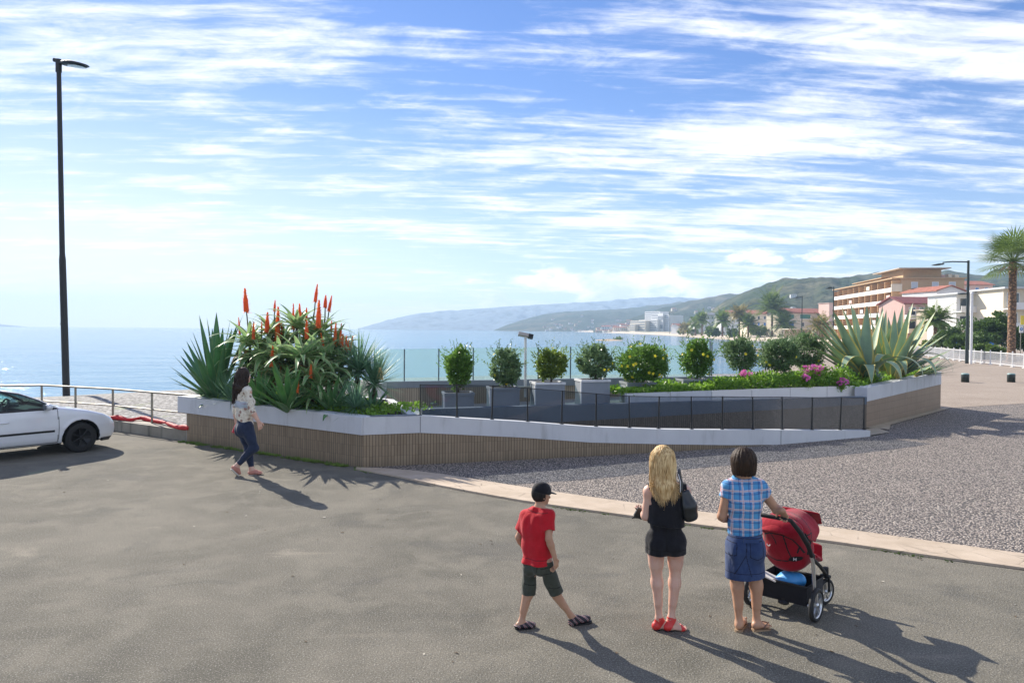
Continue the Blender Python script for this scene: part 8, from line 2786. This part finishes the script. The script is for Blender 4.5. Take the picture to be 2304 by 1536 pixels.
for _ in range(2):
    acc = np.zeros_like(CV); cn = np.zeros(len(CV), np.float32)
    for a in range(4):
        i_, j_ = CQ[:, a], CQ[:, (a + 1) % 4]
        np.add.at(acc, i_, CV[j_]); np.add.at(acc, j_, CV[i_]); np.add.at(cn, i_, 1); np.add.at(cn, j_, 1)
    CV = CV * .5 + .5 * acc / np.maximum(cn, 1)[:, None]
CC = CV[CQ].mean(1)
e1_ = CV[CQ[:, 2]] - CV[CQ[:, 0]]; e2_ = CV[CQ[:, 3]] - CV[CQ[:, 1]]
CN = np.cross(e1_, e2_); CN /= np.maximum(np.linalg.norm(CN, axis=1), 1e-9)[:, None]


def in_poly(x, z, poly):
    r_ = np.zeros(len(x), bool)
    for (x0, z0), (x1, z1) in zip(poly, poly[1:] + poly[:1]):
        c_ = ((z0 > z) != (z1 > z)); ez = z1 - z0
        r_ ^= c_ & (x < x0 + (z - z0) * (x1 - x0) / (ez if ez else 1e-9))
    return r_


def poly_dist(x, z, poly, closed=True):
    d = np.full(len(x), 9.0)
    pp = list(zip(poly, poly[1:] + poly[:1])) if closed else list(zip(poly, poly[1:]))
    for (x0, z0), (x1, z1) in pp:
        ex, ez = x1 - x0, z1 - z0
        t = np.clip(((x - x0) * ex + (z - z0) * ez) / (ex * ex + ez * ez), 0, 1)
        d = np.minimum(d, np.hypot(x - x0 - t * ex, z - z0 - t * ez))
    return d


def subset(name, mask, mats, idx, parent, push=0.0):
    q = CQ[mask]; u_, inv = np.unique(q, return_inverse=True)
    me = bpy.data.meshes.new(name)
    me.from_pydata([tuple(v) for v in CV[u_]], [], [tuple(r_) for r_ in inv.reshape(-1, 4)])
    for mt in mats: me.materials.append(mt)
    me.polygons.foreach_set('material_index', idx[mask].astype(np.int32)); me.polygons.foreach_set('use_smooth', np.ones(mask.sum(), bool))
    me.update()
    o = bpy.data.objects.new(name, me); COL.objects.link(o); o.parent = parent
    return o


x_, y_, z_ = CC[:, 0], CC[:, 1], CC[:, 2]
side_ = np.abs(CN[:, 1]) > .35
win1 = [(-.47, .955), (-.76, 1.12), (-1.07, 1.255), (-1.42, 1.325), (-1.72, 1.335), (-1.72, .945)]
win2 = [(-1.80, .945), (-1.80, 1.335), (-2.1, 1.33), (-2.45, 1.27), (-2.75, 1.08), (-2.72, .98)]
glass_id = np.zeros(len(CC), int)
wnar = car_w(x_, z_)
for k, wn in enumerate((win1, win2)):
    for s_ in (1, -1):
        glass_id[side_ & in_poly(x_, z_, wn) & (y_ * s_ > .3) & (poly_dist(x_, z_, wn) > .018)] = 1 + k * 2 + (s_ < 0)
wind = (x_ < -.49) & (x_ > -1.13) & (CN[:, 2] > .3) & (np.abs(y_) < wnar - .075) & (z_ > .95)
glass_id[wind] = 5
rearw = (x_ < -2.55) & (x_ > -3.12) & (CN[:, 2] > .2) & (np.abs(y_) < wnar - .09) & (z_ > 1.03)
glass_id[rearw] = 6
idx = np.zeros(len(CC), int)
trim = side_ & ((poly_dist(x_, z_, win1) < .036) | (poly_dist(x_, z_, win2) < .03) | (in_poly(x_, z_, [(-.40, .93), (-.60, 1.03), (-.66, .935)]))) & (z_ > .915)
idx[trim] = 1
idx[(z_ < .235) | ((x_ > .45) & (z_ < .265))] = 1
for wx in (0, -2.55):
    rr = np.hypot(x_ - wx, z_ - .31); idx[(rr < .372) & (np.abs(y_) < .9)] = 1
door = [(-.445, .26), (-.43, .62), (-.455, .935), (-1.76, .94), (-1.80, .60), (-1.74, .26)]
door_m = side_ & in_poly(x_, z_, door) & (glass_id == 0) & (np.abs(y_) > .6)
gap = side_ & (poly_dist(x_, z_, door) < .0105) & (z_ < .93) & (np.abs(y_) > .6)
idx[gap] = 2
stripm = side_ & (z_ > .475) & (z_ < .515) & (np.abs(y_) > .6) & (x_ < -.50) & (x_ > -1.72)
idx[stripm] = 1
slot = (x_ > .70) & (np.abs(z_ - .50) < .016) & (np.abs(y_) < .62) & (np.abs(y_) > .2); idx[slot] = 1
M_GAP = paint('panel_gap', (.22, .225, .235), .8)
body = subset('body', (glass_id == 0) & ~door_m, [M_CARW, M_CARBLK, M_GAP], idx, car)
dR = subset('door', door_m & (y_ < 0), [M_CARW, M_CARBLK, M_GAP], idx, car); dL = subset('door', door_m & (y_ > 0), [M_CARW, M_CARBLK, M_GAP], idx, car)
zero = np.zeros(len(CC), int)
for k, nm in ((1, 'side_window'), (2, 'side_window'), (3, 'rear_quarter_window'), (4, 'rear_quarter_window'), (5, 'windscreen'), (6, 'rear_window')): subset(nm, glass_id == k, [M_CARGLASS], zero, car)


def cmesh(name, mt, fn, parent=None):
    mb = MB(); fn(mb); return mb.build(name, mt, parent or car, local=True)


for sy, dr in ((-1, dR), (1, dL)):
    cmesh('door_handle', M_CARW, lambda mb: mb.blob((-1.40, sy * .862, .735), .07, 10, squash=(1.3, .22, .25)), dr)
    mi_ = cmesh('wing_mirror', M_CARW, lambda mb: (mb.blob((-.66, sy * .96, .995), .1, 12, squash=(.75, 1.0, .66)), mb.box((-.64, sy * .86, .955), (.1, .12, .05))))
    cmesh('mirror_glass', M_LAMPG, lambda mb: mb.box((-.735, sy * .96, .995), (.01, .15, .09)), mi_)
    cmesh('headlight', M_LAMPG, lambda mb: mb.blob((.665, sy * .50, .615), .1, 12, squash=(.55, 1.35, .55)))
    cmesh('side_repeater', paint('orange_lens', (.6, .25, .04), .3) if sy < 0 else bpy.data.materials['orange_lens'], lambda mb: mb.box((.2, sy * .80, .70), (.05, .03, .02)))
    def seat_(mb):
        mb.box((-1.35, sy * .37, .48), (.5, .48, .16)); mb.box((-1.60, sy * .37, .78), (.14, .46, .56), R=Matrix.Rotation(-.25, 3, 'Y')); mb.box((-1.70, sy * .37, 1.12), (.09, .25, .17), R=Matrix.Rotation(-.2, 3, 'Y'))
    cmesh('front_seat', M_SEATC, seat_)
cmesh('dashboard', M_INT, lambda mb: (mb.box((-.72, 0, .86), (.42, 1.36, .14)), mb.blob((-.86, .37, .94), .14, 12, squash=(.9, 1.2, .5))))
cmesh('steering_wheel', M_INT, lambda mb: mb.tube([Vector((-1.02, .37, .93)) + Matrix.Rotation(.45, 3, 'Y') @ Vector((0, .18 * math.cos(t), .18 * math.sin(t))) for t in [2 * math.pi * k / 20 for k in range(21)]], .018, 6))
cmesh('floor_pan', M_INT, lambda mb: (mb.box((-1.4, 0, .26), (2.9, 1.35, .05)), mb.box((-2.5, 0, .55), (.5, 1.2, .5))))
cmesh('wiper', M_CARBLK, lambda mb: (mb.tube([(-.47, -.1, .99), (-.52, -.35, 1.025), (-.58, -.62, 1.03)], .010, 5)))
cmesh('bonnet_grille', M_CARBLK, lambda mb: mb.box((-.40, -.3, .968), (.05, .5, .012), R=Matrix.Rotation(.16, 3, 'Y')))
cmesh('front_lip', M_CARBLK, lambda mb: mb.tube([(.42, -.76, .225), (.60, -.66, .22), (.70, -.45, .215), (.735, 0, .21), (.70, .45, .215), (.60, .66, .22), (.42, .76, .225)], .035, 8))
for wx in (0, -2.55):
    for sy in (-1, 1):
        wl = empty('wheel', (wx, sy * .735, .308)); wl.parent = car
        mb = MB(); mb.lathe([(.19, -.09), (.27, -.10), (.303, -.085), (.308, -.05), (.308, .05), (.303, .085), (.27, .10), (.19, .09)], (0, 0, 0), 40, axis='Y'); mb.build('tyre', C_BLKRUB, wl, local=True)
        mb = MB(); mb.lathe([(.20, sy * .085), (.192, sy * .06), (.0, sy * .03)], (0, 0, 0), 40, axis='Y')
        for k in range(7):
            t = k * 2 * math.pi / 7
            d = Vector((math.cos(t), 0, math.sin(t)))
            mb.tube([d * .03 + Vector((0, sy * .075, 0)), d * .195 + Vector((0, sy * .082, 0))], [.03, .024], 6, flat=.5)
        mb.blob((0, sy * .08, 0), .04, 10, squash=(1, .4, 1))
        mb.build('rim', M_RIMB, wl, local=True)
# dev end
